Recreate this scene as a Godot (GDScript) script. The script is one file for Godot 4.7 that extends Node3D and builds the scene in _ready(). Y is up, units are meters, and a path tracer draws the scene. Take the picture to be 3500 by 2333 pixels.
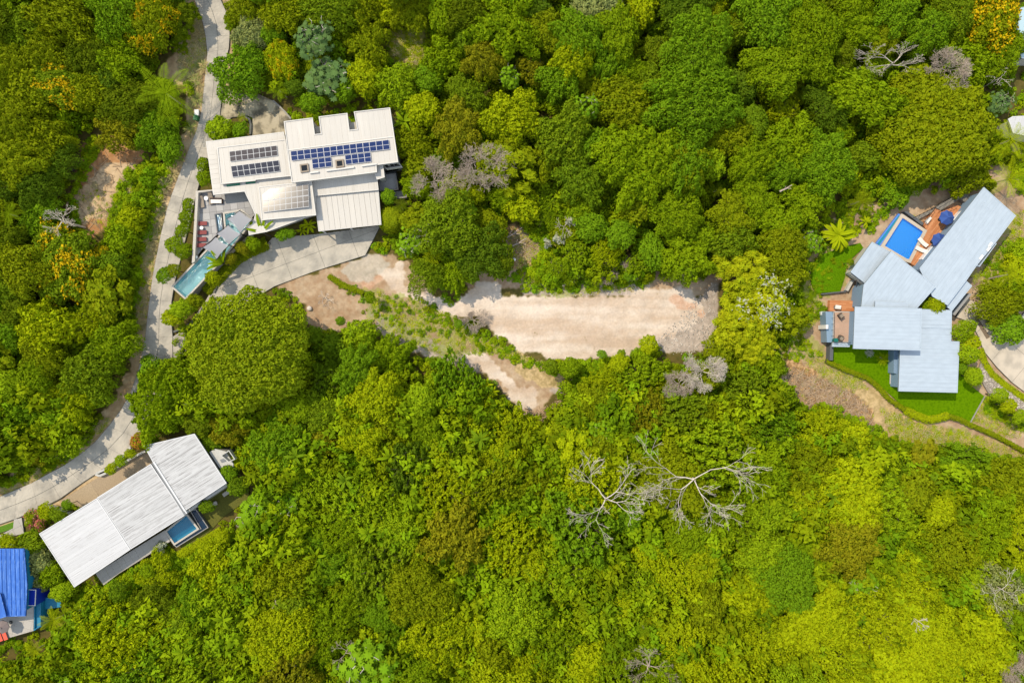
extends Node3D
# An aerial view of villas in tropical forest. y is up, x runs to the picture's right, z runs down the picture.
# Outlines are measured on a survey grid of 0.05 m at ground level, seen from a drone 116.7 m up;
# spot() turns a grid position and a height into a place in metres.

const DRONE := 116.7
const GRID := 0.05

# survey sheets: [grid x, grid y, grid units per sheet unit]
const FULL := [0.0, 0.0, 1.0]
const SH_A := [500.0, 330.0, 0.4656]
const SH_B := [2700.0, 600.0, 0.574]
const SH_C := [0.0, 1400.0, 0.542]
const SH_D := [500.0, 0.0, 0.4254]
const SH_E := [0.0, 700.0, 0.5102]
const SH_F := [900.0, 850.0, 0.765]
const SH_G := [1500.0, 0.0, 0.4254]
const SH_H := [2500.0, 0.0, 0.4254]
const SH_I := [1300.0, 500.0, 0.4254]
const SH_J := [2100.0, 500.0, 0.4254]
const SH_K := [500.0, 950.0, 0.4254]
const SH_L := [1500.0, 1150.0, 0.4254]
const SH_M := [1500.0, 1666.0, 0.4254]
const SH_N := [2500.0, 1666.0, 0.7446]
const SH_O := [2500.0, 1150.0, 0.4254]
const SH_Q := [500.0, 1666.0, 0.4254]
const SH_T := [0.0, 0.0, 0.574]
const SH_P := [640.0, 640.0, 0.4241]
const SH_R := [2980.0, 620.0, 0.3796]
const SH_U := [0.0, 1850.0, 0.4466]
const SH_V := [2800.0, 900.0, 0.3906]
const SH_W := [3200.0, 850.0, 0.7254]

var rng := RandomNumberGenerator.new()
var taken := {}
var M := {}
var marks := []          # landmarks for the labels: [phrase, grid position]
var hard := []           # outlines in metres that no undergrowth may cover
var crowns := []         # every tree placed: [grid position, crown radius in m]


func spot(gx: float, gy: float, h := 0.0) -> Vector3:
	var k := GRID * (DRONE - h) / DRONE
	return Vector3((gx - 1750.0) * k, h, (gy - 1166.5) * k)


func on(sheet: Array, x: float, y: float, h := 0.0) -> Vector3:
	return spot(sheet[0] + x * sheet[2], sheet[1] + y * sheet[2], h)


func grid_of(sheet: Array, x: float, y: float) -> Vector2:
	return Vector2(sheet[0] + x * sheet[2], sheet[1] + y * sheet[2])


func outline(sheet: Array, flat: Array, h := 0.0) -> PackedVector2Array:
	var out := PackedVector2Array()
	for k in range(0, flat.size(), 2):
		var p := on(sheet, flat[k], flat[k + 1], h)
		out.append(Vector2(p.x, p.z))
	return out


# ---------------------------------------------------------------- naming
func numbered(called: String) -> String:
	if not taken.has(called):
		taken[called] = 0
		return called
	taken[called] += 1
	return "%s_%03d" % [called, taken[called]]


func tag(o: Node, label := "", category := "", group := "", kind := "") -> Node:
	if label: o.set_meta("label", label)
	if category: o.set_meta("category", category)
	if group: o.set_meta("group", group)
	if kind: o.set_meta("kind", kind)
	return o


func thing(called: String, label: String, category: String, where := Vector3.ZERO, group := "") -> Node3D:
	var o := Node3D.new()
	o.name = numbered(called)
	add_child(o)
	o.position = where
	tag(o, label, category, group)
	return o


func put(mesh: Mesh, called: String, m: Material, parent: Node = null, where := Vector3.ZERO) -> MeshInstance3D:
	var o := MeshInstance3D.new()
	o.mesh = mesh
	o.material_override = m
	o.position = where
	if parent == null:
		o.name = numbered(called)
		add_child(o)
	else:
		o.name = called
		parent.add_child(o, true)
	return o


# ---------------------------------------------------------------- mesh building
class MB:
	var v := PackedVector3Array()
	var n := PackedVector3Array()
	var c := PackedColorArray()
	var u := PackedVector2Array()
	var i := PackedInt32Array()

	func tri(a: Vector3, b: Vector3, d: Vector3, out: Vector3, ua := Vector2.ZERO, ub := Vector2.ZERO, ud := Vector2.ZERO, col := Color.WHITE) -> void:
		var nn := (d - a).cross(b - a)
		if nn.length_squared() < 1e-14: return
		nn = nn.normalized()
		var k := v.size()
		if nn.dot(out) < 0.0:
			nn = -nn
			v.append(a); v.append(d); v.append(b)
			u.append(ua); u.append(ud); u.append(ub)
		else:
			v.append(a); v.append(b); v.append(d)
			u.append(ua); u.append(ub); u.append(ud)
		for q in 3:
			n.append(nn); c.append(col)
			i.append(k + q)

	func quad(a: Vector3, b: Vector3, d: Vector3, e: Vector3, out: Vector3, col := Color.WHITE) -> void:
		var w := (b - a).length()
		var h := (e - a).length()
		tri(a, b, d, out, Vector2.ZERO, Vector2(w, 0), Vector2(w, h), col)
		tri(a, d, e, out, Vector2.ZERO, Vector2(w, h), Vector2(0, h), col)

	# box from a frame: centre, three half axes
	func box(o: Vector3, x: Vector3, y: Vector3, z: Vector3, col := Color.WHITE) -> void:
		for s in [-1.0, 1.0]:
			quad(o + x * s - y - z, o + x * s + y - z, o + x * s + y + z, o + x * s - y + z, x * s, col)
			quad(o + y * s - x - z, o + y * s + x - z, o + y * s + x + z, o + y * s - x + z, y * s, col)
			quad(o + z * s - x - y, o + z * s + x - y, o + z * s + x + y, o + z * s - x + y, z * s, col)

	func tube(a: Vector3, b: Vector3, r0: float, r1: float, sides := 4, col := Color.WHITE) -> void:
		var d := (b - a).normalized()
		var x := d.cross(Vector3(0.31, 0.2, 0.93)).normalized()
		var y := d.cross(x)
		var k := v.size()
		for q in sides:
			var t := TAU * q / sides
			var o := x * cos(t) + y * sin(t)
			v.append(a + o * r0); v.append(b + o * r1)
			n.append(o); n.append(o)
			c.append(col); c.append(col)
			u.append(Vector2(float(q) / sides, 0)); u.append(Vector2(float(q) / sides, 1))
		for q in sides:
			var p := k + q * 2
			var s := k + ((q + 1) % sides) * 2
			var nn := (v[s] - v[p]).cross(v[p + 1] - v[p])
			if nn.dot(n[p]) >= 0.0:
				i.append_array(PackedInt32Array([p, p + 1, s, p + 1, s + 1, s]))
			else:
				i.append_array(PackedInt32Array([p, s, p + 1, p + 1, s, s + 1]))

	func leaf(p: Vector3, d: Vector3, nn: Vector3, l: float, w: float, sn: Vector3, col: Color) -> void:
		var s := d.cross(nn).normalized() * w * 0.5
		var m := p + d * l * 0.45 - nn * w * 0.12
		var k := v.size()
		v.append(p); v.append(m + s); v.append(p + d * l); v.append(m - s)
		for q in 4:
			n.append(sn); c.append(col); u.append(Vector2.ZERO)
		i.append_array(PackedInt32Array([k, k + 2, k + 1, k, k + 3, k + 2]))

	func done() -> ArrayMesh:
		var arrays := []
		arrays.resize(Mesh.ARRAY_MAX)
		arrays[Mesh.ARRAY_VERTEX] = v
		arrays[Mesh.ARRAY_NORMAL] = n
		arrays[Mesh.ARRAY_COLOR] = c
		arrays[Mesh.ARRAY_TEX_UV] = u
		arrays[Mesh.ARRAY_INDEX] = i
		var m := ArrayMesh.new()
		m.add_surface_from_arrays(Mesh.PRIMITIVE_TRIANGLES, arrays)
		return m


func turned(p: Vector2, ang: float) -> Vector2:
	return Vector2(p.x * cos(ang) + p.y * sin(ang), -p.x * sin(ang) + p.y * cos(ang))


# upright slab over an outline; uv in metres, turned by ang
func slab_into(mb: MB, poly: PackedVector2Array, y0: float, y1: float, ang := 0.0, cap := true) -> void:
	var cw := Geometry2D.is_polygon_clockwise(poly)
	if cap:
		var t := Geometry2D.triangulate_polygon(poly)
		for k in range(0, t.size(), 3):
			var a := poly[t[k]]; var b := poly[t[k + 1]]; var d := poly[t[k + 2]]
			mb.tri(Vector3(a.x, y1, a.y), Vector3(b.x, y1, b.y), Vector3(d.x, y1, d.y), Vector3.UP, turned(a, ang), turned(b, ang), turned(d, ang))
	for k in poly.size():
		var a := poly[k]; var b := poly[(k + 1) % poly.size()]
		var e := b - a
		var o := Vector2(e.y, -e.x) * (-1.0 if cw else 1.0)
		mb.quad(Vector3(a.x, y0, a.y), Vector3(b.x, y0, b.y), Vector3(b.x, y1, b.y), Vector3(a.x, y1, a.y), Vector3(o.x, 0, o.y))


func slab(poly: PackedVector2Array, y0: float, y1: float, ang := 0.0, cap := true) -> ArrayMesh:
	var mb := MB.new()
	slab_into(mb, poly, y0, y1, ang, cap)
	return mb.done()


func inset(poly: PackedVector2Array, d: float) -> PackedVector2Array:
	var out := PackedVector2Array()
	var s := -1.0 if Geometry2D.is_polygon_clockwise(poly) else 1.0
	for k in poly.size():
		var a := poly[(k - 1 + poly.size()) % poly.size()]; var b := poly[k]; var e := poly[(k + 1) % poly.size()]
		var e0 := (b - a).normalized(); var e1 := (e - b).normalized()
		var n0 := Vector2(-e0.y, e0.x) * s; var n1 := Vector2(-e1.y, e1.x) * s
		var m := (n0 + n1).normalized()
		out.append(b + m * d / maxf(m.dot(n0), 0.35))
	return out


# a raised border along an outline
func ring(poly: PackedVector2Array, w: float, y0: float, y1: float) -> ArrayMesh:
	var mb := MB.new()
	var q := inset(poly, w)
	for k in poly.size():
		var j := (k + 1) % poly.size()
		var a := poly[k]; var b := poly[j]; var d := q[j]; var e := q[k]
		mb.quad(Vector3(a.x, y1, a.y), Vector3(b.x, y1, b.y), Vector3(d.x, y1, d.y), Vector3(e.x, y1, e.y), Vector3.UP)
		var o := Vector3(a.x - e.x, 0, a.y - e.y)
		mb.quad(Vector3(a.x, y0, a.y), Vector3(b.x, y0, b.y), Vector3(b.x, y1, b.y), Vector3(a.x, y1, a.y), o)
		mb.quad(Vector3(e.x, y0, e.y), Vector3(d.x, y0, d.y), Vector3(d.x, y1, d.y), Vector3(e.x, y1, e.y), -o)
	return mb.done()


# cut an outline into strips (and cross pieces) and lay each as a piece of its own
func pieces(parent: Node, called: String, poly: PackedVector2Array, y0: float, y1: float, ang: float, w: float, gap: float, mats: Array, cross := 0.0, lift := 0.0) -> void:
	var lo := Vector2(1e9, 1e9); var hi := Vector2(-1e9, -1e9)
	for p in poly:
		var t := turned(p, ang)
		lo = lo.min(t); hi = hi.max(t)
	var rows := 1 if cross <= 0.0 else int(ceil((hi.y - lo.y) / cross))
	var cols := int(ceil((hi.x - lo.x) / w))
	for k in cols:
		for r in rows:
			var x0 := lo.x + k * w + gap * 0.5; var x1 := lo.x + (k + 1) * w - gap * 0.5
			var z0 := lo.y - 1.0; var z1 := hi.y + 1.0
			if cross > 0.0:
				z0 = lo.y + r * cross + gap * 0.5; z1 = lo.y + (r + 1) * cross - gap * 0.5
			var rect := PackedVector2Array([turned(Vector2(x0, z0), -ang), turned(Vector2(x1, z0), -ang), turned(Vector2(x1, z1), -ang), turned(Vector2(x0, z1), -ang)])
			for part in Geometry2D.intersect_polygons(poly, rect):
				if part.size() < 3 or Geometry2D.triangulate_polygon(part).is_empty(): continue
				var up := lift * rng.randf()
				put(slab(part, y0, y1 + up, ang), called, mats[rng.randi() % mats.size()], parent)


# ---------------------------------------------------------------- materials
func paint(col: Color, rough := 0.8, metal := 0.0) -> StandardMaterial3D:
	var m := StandardMaterial3D.new()
	m.albedo_color = col
	m.roughness = rough
	m.metallic = metal
	return m


func noise_pic(seed_: int, freq: float, stops: Array, size := 512, octaves := 4) -> NoiseTexture2D:
	var f := FastNoiseLite.new()
	f.seed = seed_
	f.frequency = freq
	f.fractal_octaves = octaves
	var t := NoiseTexture2D.new()
	t.width = size; t.height = size
	t.seamless = true
	t.noise = f
	var g := Gradient.new()
	g.offsets = PackedFloat32Array(); g.colors = PackedColorArray()
	var offs := PackedFloat32Array(); var cols := PackedColorArray()
	for s in stops:
		offs.append(s[0]); cols.append(s[1])
	g.offsets = offs; g.colors = cols
	t.color_ramp = g
	return t


func noise_normal(seed_: int, freq: float, strength: float, size := 512) -> NoiseTexture2D:
	var f := FastNoiseLite.new()
	f.seed = seed_
	f.frequency = freq
	f.fractal_octaves = 4
	var t := NoiseTexture2D.new()
	t.width = size; t.height = size
	t.seamless = true
	t.as_normal_map = true
	t.bump_strength = strength
	t.noise = f
	return t


func grained(col: Color, tex: Texture2D, metres: float, rough := 0.85, bump: Texture2D = null, amount := 0.5) -> StandardMaterial3D:
	var m := paint(col, rough)
	m.albedo_texture = tex
	m.uv1_triplanar = true
	m.uv1_world_triplanar = true
	m.uv1_scale = Vector3.ONE / metres
	if bump:
		m.normal_enabled = true
		m.normal_texture = bump
		m.normal_scale = amount
	return m


func leafy(r: float, g: float, b: float) -> StandardMaterial3D:
	var m := StandardMaterial3D.new()
	m.albedo_color = Color(r, g, b).linear_to_srgb()
	m.vertex_color_use_as_albedo = true
	m.roughness = 0.7
	m.metallic_specular = 0.12
	m.backlight_enabled = true
	m.backlight = Color(0.5, 0.5, 0.3)
	return m


# weathering of sheet metal: long thin stains that run down the sheets (u across, v along)
func streaks(seed_: int, base: Color, stain: Color, amount: float, cut: float, ribs := 0) -> ImageTexture:
	var f := FastNoiseLite.new()
	f.seed = seed_
	f.frequency = 0.11
	f.fractal_octaves = 3
	var a := f.get_seamless_image(512, 8)
	a.resize(512, 512, Image.INTERPOLATE_CUBIC)
	f.seed = seed_ + 9
	f.frequency = 0.012
	var b := f.get_seamless_image(512, 512)
	f.frequency = 0.2
	var d := f.get_seamless_image(512, 512)
	var da := a.get_data(); var dbb := b.get_data(); var dd := d.get_data()
	var px := PackedByteArray()
	px.resize(512 * 512 * 3)
	for k in 512 * 512:
		var s := clampf((da[k] / 255.0 - cut) * 3.2, 0.0, 1.0) * clampf((dbb[k] / 255.0 - 0.25) * 2.2, 0.0, 1.0) * amount
		var g := 0.96 + 0.07 * (dd[k] / 255.0 - 0.5) + 0.05 * (dbb[k] / 255.0 - 0.5)
		if ribs > 0:
			var t := fmod(float(k % 512) * ribs / 512.0, 1.0)
			if t < 0.22: g *= 0.975
		px[k * 3] = int(clampf(lerpf(base.r, stain.r, s) * g, 0, 1) * 255.0)
		px[k * 3 + 1] = int(clampf(lerpf(base.g, stain.g, s) * g, 0, 1) * 255.0)
		px[k * 3 + 2] = int(clampf(lerpf(base.b, stain.b, s) * g, 0, 1) * 255.0)
	return ImageTexture.create_from_image(Image.create_from_data(512, 512, false, Image.FORMAT_RGB8, px))


func sheet_metal(tex: Texture2D, tone: float, metres: float, rough := 0.6) -> StandardMaterial3D:
	var m := paint(Color(tone, tone, tone), rough)
	m.albedo_texture = tex
	m.uv1_scale = Vector3(1.0 / metres, 1.0 / (metres * 1.6), 1)
	return m


func boards(seed_: int, a: Color, b: Color, count: int) -> ImageTexture:
	var f := FastNoiseLite.new()
	f.seed = seed_
	f.frequency = 0.02
	var n := f.get_seamless_image(256, 16)
	n.resize(256, 256, Image.INTERPOLATE_CUBIC)
	var im := Image.create(256, 256, false, Image.FORMAT_RGB8)
	var r := RandomNumberGenerator.new()
	r.seed = seed_
	var tones := []
	for k in count * 3: tones.append(r.randf())
	for x in 256:
		var w := x * count / 256
		var edge := fmod(float(x) * count / 256.0, 1.0) < 0.08
		for y in 256:
			var seg := (y + w * 61) % 256 / 86
			var t: float = tones[w * 3 + seg]
			var col := a.lerp(b, clampf(0.25 * n.get_pixel((x * 7) % 256, y).r + 0.75 * t, 0, 1))
			if edge: col = col.darkened(0.55)
			im.set_pixel(x, y, col)
	return ImageTexture.create_from_image(im)


func make_materials() -> void:
	var W := Color.WHITE
	var gray := func(t): return Color(t, t, t)
	# concrete of roads and drives: pale, blotched, with dark weather stains
	var blot := noise_pic(3, 0.006, [[0.0, Color(0.80, 0.785, 0.76)], [0.38, Color(0.90, 0.885, 0.85)], [0.6, Color(0.96, 0.94, 0.90)], [1.0, Color(1, 0.98, 0.94)]], 1024, 6)
	var rough_n := noise_normal(5, 0.06, 6.0)
	M.concrete = []
	for t in [0.705, 0.72, 0.73]:
		M.concrete.append(grained(Color(t, t * 0.975, t * 0.935), blot, 22.0, 0.9, rough_n, 0.3))
	var grime := noise_pic(8, 0.008, [[0.0, Color(0.45, 0.44, 0.41)], [0.35, Color(0.72, 0.70, 0.64)], [0.55, Color(0.95, 0.92, 0.85)], [1.0, Color(1, 0.98, 0.92)]], 512, 6)
	M.old_concrete = [grained(Color(0.72, 0.69, 0.62), grime, 12.0, 0.9, rough_n, 0.3), grained(Color(0.69, 0.66, 0.6), grime, 12.0, 0.9, rough_n, 0.3)]
	var fine := noise_pic(11, 0.03, [[0.0, gray.call(0.86)], [1.0, gray.call(1.0)]], 512, 4)
	M.plaster = grained(Color(0.76, 0.75, 0.72), fine, 4.0, 0.85)
	M.cream_wall = grained(Color(0.76, 0.73, 0.68), fine, 4.0, 0.85)
	M.gray_wall = grained(Color(0.60, 0.59, 0.57), fine, 4.0, 0.85)
	M.dark_wall = grained(Color(0.36, 0.37, 0.38), fine, 4.0, 0.85)
	M.kerb = grained(Color(0.62, 0.60, 0.56), fine, 3.0, 0.9)
	M.stone_kerb = grained(Color(0.42, 0.42, 0.40), fine, 3.0, 0.9)
	M.gray_tile = [grained(Color(0.62, 0.61, 0.60), fine, 2.0, 0.6), grained(Color(0.66, 0.65, 0.64), fine, 2.0, 0.6), grained(Color(0.58, 0.57, 0.565), fine, 2.0, 0.6)]
	M.pink_tile = [grained(Color(0.74, 0.61, 0.52), fine, 2.0, 0.7), grained(Color(0.755, 0.62, 0.53), fine, 2.0, 0.7), grained(Color(0.725, 0.60, 0.51), fine, 2.0, 0.7)]
	M.pale_tile = [grained(Color(0.73, 0.705, 0.67), fine, 2.0, 0.7), grained(Color(0.715, 0.69, 0.655), fine, 2.0, 0.7)]
	M.coping = grained(Color(0.78, 0.73, 0.66), fine, 2.0, 0.7)
	M.tan_court = [grained(Color(0.66, 0.58, 0.47), fine, 5.0, 0.9), grained(Color(0.68, 0.60, 0.485), fine, 5.0, 0.9)]
	# roofs
	var cream := streaks(21, Color(0.96, 0.935, 0.895), Color(0.72, 0.67, 0.60), 0.35, 0.5)
	M.cream_roof = [sheet_metal(cream, 0.80, 9.0), sheet_metal(cream, 0.81, 7.0), sheet_metal(cream, 0.79, 11.0)]
	M.cream_under = paint(Color(0.62, 0.60, 0.57), 0.8)
	M.cream_edge = paint(Color(0.78, 0.765, 0.74), 0.7)
	var stained := streaks(33, Color(0.93, 0.93, 0.93), Color(0.40, 0.38, 0.37), 0.75, 0.45)
	M.white_roof = [sheet_metal(stained, 0.80, 10.0), sheet_metal(stained, 0.815, 8.0), sheet_metal(stained, 0.785, 13.0)]
	var clean := streaks(35, Color(0.95, 0.95, 0.955), Color(0.62, 0.60, 0.59), 0.5, 0.52)
	M.clean_roof = [sheet_metal(clean, 0.815, 10.0), sheet_metal(clean, 0.80, 8.0)]
	M.white_under = paint(Color(0.60, 0.59, 0.58), 0.8)
	M.white_edge = paint(Color(0.79, 0.79, 0.79), 0.7)
	var sky_blue := streaks(41, Color(0.80, 0.858, 0.912), Color(0.90, 0.92, 0.93), 0.18, 0.55, 14)
	M.blue_roof = [sheet_metal(sky_blue, 0.845, 7.0, 0.6), sheet_metal(sky_blue, 0.848, 9.0, 0.6), sheet_metal(sky_blue, 0.842, 8.0, 0.6)]
	M.blue_under = paint(Color(0.60, 0.65, 0.70), 0.7)
	M.blue_edge = paint(Color(0.65, 0.70, 0.745), 0.6)
	M.blue_wall = grained(Color(0.50, 0.60, 0.70), fine, 4.0, 0.8)
	M.slate_metal = [paint(Color(0.47, 0.56, 0.64), 0.5), paint(Color(0.49, 0.58, 0.66), 0.5)]
	var royal := streaks(51, Color(0.19, 0.41, 0.76), Color(0.42, 0.57, 0.82), 0.8, 0.42, 0)
	M.royal_roof = [sheet_metal(royal, 1.0, 7.0, 0.45), sheet_metal(royal, 0.95, 9.0, 0.45)]
	M.royal_under = paint(Color(0.06, 0.16, 0.45), 0.6)
	M.deep_blue = paint(Color(0.06, 0.17, 0.62), 0.4)
	M.teal_wall = grained(Color(0.10, 0.50, 0.64), fine, 4.0, 0.6)
	# glass and panels
	M.glass = paint(Color(0.06, 0.07, 0.08), 0.08)
	M.green_glass = paint(Color(0.02, 0.36, 0.28), 0.15)
	M.cells_blue = paint(Color(0.07, 0.15, 0.34), 0.12)
	M.cells_slate = paint(Color(0.16, 0.165, 0.21), 0.12)
	M.cells_brown = paint(Color(0.25, 0.225, 0.23), 0.12)
	M.cells_glare = paint(Color(0.20, 0.19, 0.215), 0.11)
	M.panel_frame = paint(Color(0.78, 0.78, 0.78), 0.8)
	M.dark_metal = paint(Color(0.10, 0.11, 0.12), 0.5)
	M.gray_metal = paint(Color(0.45, 0.46, 0.47), 0.5)
	M.white_metal = paint(Color(0.86, 0.86, 0.86), 0.5)
	M.white_plastic = paint(Color(0.88, 0.87, 0.85), 0.5)
	M.green_plastic = paint(Color(0.02, 0.40, 0.16), 0.5)
	M.teal_plastic = paint(Color(0.03, 0.40, 0.36), 0.5)
	# water
	var ripple := noise_normal(61, 0.025, 5.0)
	for w in [["cyan_water", Color(0.36, 0.66, 0.70), 0.25], ["blue_water", Color(0.05, 0.50, 0.90), 0.22], ["teal_water", Color(0.03, 0.50, 0.68), 0.3], ["navy_water", Color(0.02, 0.16, 0.26), 0.7]]:
		var m := paint(Color(w[1].r, w[1].g, w[1].b, w[2]), 0.06)
		m.transparency = BaseMaterial3D.TRANSPARENCY_ALPHA
		m.normal_enabled = true
		m.normal_texture = ripple
		m.normal_scale = 0.6
		m.uv1_triplanar = true
		m.uv1_world_triplanar = true
		m.uv1_scale = Vector3.ONE / 5.0
		M[w[0]] = m
	var mosaic := noise_pic(63, 0.09, [[0.0, gray.call(0.70)], [0.5, gray.call(0.92)], [1.0, gray.call(1.0)]], 256, 2)
	M.cyan_basin = grained(Color(0.50, 0.73, 0.76), mosaic, 3.0, 0.5)
	M.blue_basin = grained(Color(0.14, 0.62, 0.96), mosaic, 3.0, 0.5)
	M.teal_basin = grained(Color(0.06, 0.54, 0.66), mosaic, 3.0, 0.5)
	M.navy_basin = grained(Color(0.05, 0.16, 0.24), mosaic, 3.0, 0.5)
	M.blue_sill = paint(Color(0.30, 0.50, 0.82), 0.4)
	# wood, cloth
	var deck := boards(71, Color(0.70, 0.43, 0.25), Color(0.83, 0.60, 0.42), 12)
	M.deck = paint(Color.WHITE, 0.7)
	M.deck.albedo_texture = deck
	M.deck.uv1_scale = Vector3(1.0 / 2.0, 1.0 / 6.0, 1)
	var gdeck := boards(73, Color(0.42, 0.40, 0.37), Color(0.56, 0.54, 0.50), 12)
	M.gray_deck = paint(Color.WHITE, 0.8)
	M.gray_deck.albedo_texture = gdeck
	M.gray_deck.uv1_scale = Vector3(1.0 / 2.0, 1.0 / 6.0, 1)
	M.navy_cloth = paint(Color(0.16, 0.27, 0.52), 0.9)
	M.navy_cloth2 = paint(Color(0.20, 0.32, 0.58), 0.9)
	M.sail = paint(Color(0.56, 0.56, 0.575), 0.9)
	M.sail.backlight_enabled = true
	M.sail.backlight = Color(0.3, 0.3, 0.3)
	M.red_cloth = paint(Color(0.50, 0.25, 0.24), 0.9)
	M.coral_cloth = paint(Color(0.85, 0.36, 0.28), 0.9)
	M.taupe_cloth = paint(Color(0.55, 0.50, 0.44), 0.9)
	M.white_cloth = paint(Color(0.86, 0.84, 0.81), 0.9)
	M.taupe_umbrella = paint(Color(0.48, 0.43, 0.42), 0.9)
	M.wicker = paint(Color(0.34, 0.29, 0.25), 0.9)
	M.dark_wood = paint(Color(0.30, 0.22, 0.17), 0.8)
	# plants
	M.bark = grained(Color(0.36, 0.31, 0.25), noise_pic(81, 0.02, [[0.0, gray.call(0.6)], [1.0, gray.call(1.0)]], 256), 1.5, 0.95)
	M.pale_bark = grained(Color(0.88, 0.83, 0.77), noise_pic(82, 0.02, [[0.0, gray.call(0.75)], [1.0, gray.call(1.0)]], 256), 1.5, 0.95)
	M.gray_bark = grained(Color(0.78, 0.71, 0.64), noise_pic(83, 0.02, [[0.0, gray.call(0.7)], [1.0, gray.call(1.0)]], 256), 1.5, 0.95)
	M.o = leafy(0.205, 0.250, 0.0040)
	M.d = leafy(0.120, 0.165, 0.0040)
	M.m = leafy(0.186, 0.272, 0.0040)
	M.y = leafy(0.305, 0.365, 0.0040)
	M.v = leafy(0.165, 0.295, 0.0080)
	M.b = leafy(0.235, 0.235, 0.0070)
	M.g = leafy(0.105, 0.180, 0.0480)
	M.w = leafy(0.400, 0.409, 0.2976)
	M.s = leafy(0.274, 0.307, 0.0878)
	M.k = leafy(0.135, 0.215, 0.0060)
	M.big = leafy(0.220, 0.285, 0.0060)
	M.straw = leafy(0.461, 0.373, 0.1646)
	M.blossom = leafy(0.560, 0.380, 0.0060)
	M.pink = leafy(0.494, 0.132, 0.1207)
	M.clipped = leafy(0.274, 0.329, 0.0066)
	M.rusty = leafy(0.439, 0.142, 0.0329)
	for t in ["o", "d", "m", "y"]:
		var c: Color = (M[t] as StandardMaterial3D).albedo_color.srgb_to_linear()
		M[t + "s"] = [M[t], leafy(c.r * 1.05, c.g * 1.05, c.b), leafy(c.r * 0.82, c.g * 0.98, c.b * 1.6)]
	M.bright = leafy(0.380, 0.420, 0.0080)
	M.stalk = leafy(0.430, 0.310, 0.2000)
	for m in M.white_roof: m.uv1_scale = Vector3(1.0 / 4.0, 1.0 / 20.0, 1)
	for m in M.cream_roof: m.uv1_scale = Vector3(1.0 / 5.0, 1.0 / 16.0, 1)
	M.cream_concrete = [grained(Color(0.78, 0.745, 0.695), M.concrete[0].albedo_texture, 18.0, 0.9), grained(Color(0.765, 0.73, 0.685), M.concrete[0].albedo_texture, 18.0, 0.9)]


# ---------------------------------------------------------------- ground
const GW := 1050
const GH := 750
const GX := 210.0
const GZ := 150.0


func fill_polygon(im: Image, poly: PackedVector2Array) -> void:
	var w := im.get_width(); var h := im.get_height()
	var q := PackedVector2Array()
	var lo := 1e9; var hi := -1e9
	for p in poly:
		var t := Vector2((p.x / GX + 0.5) * w, (p.y / GZ + 0.5) * h)
		q.append(t)
		lo = minf(lo, t.y); hi = maxf(hi, t.y)
	for y in range(maxi(0, int(lo)), mini(h - 1, int(hi)) + 1):
		var xs := []
		for k in q.size():
			var a := q[k]; var b := q[(k + 1) % q.size()]
			if (a.y <= y + 0.5) != (b.y <= y + 0.5):
				xs.append(a.x + (y + 0.5 - a.y) / (b.y - a.y) * (b.x - a.x))
		xs.sort()
		for k in range(0, xs.size() - 1, 2):
			var x0 := clampi(int(round(xs[k])), 0, w); var x1 := clampi(int(round(xs[k + 1])), 0, w)
			if x1 > x0: im.fill_rect(Rect2i(x0, y, x1 - x0, 1), Color.WHITE)


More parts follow.
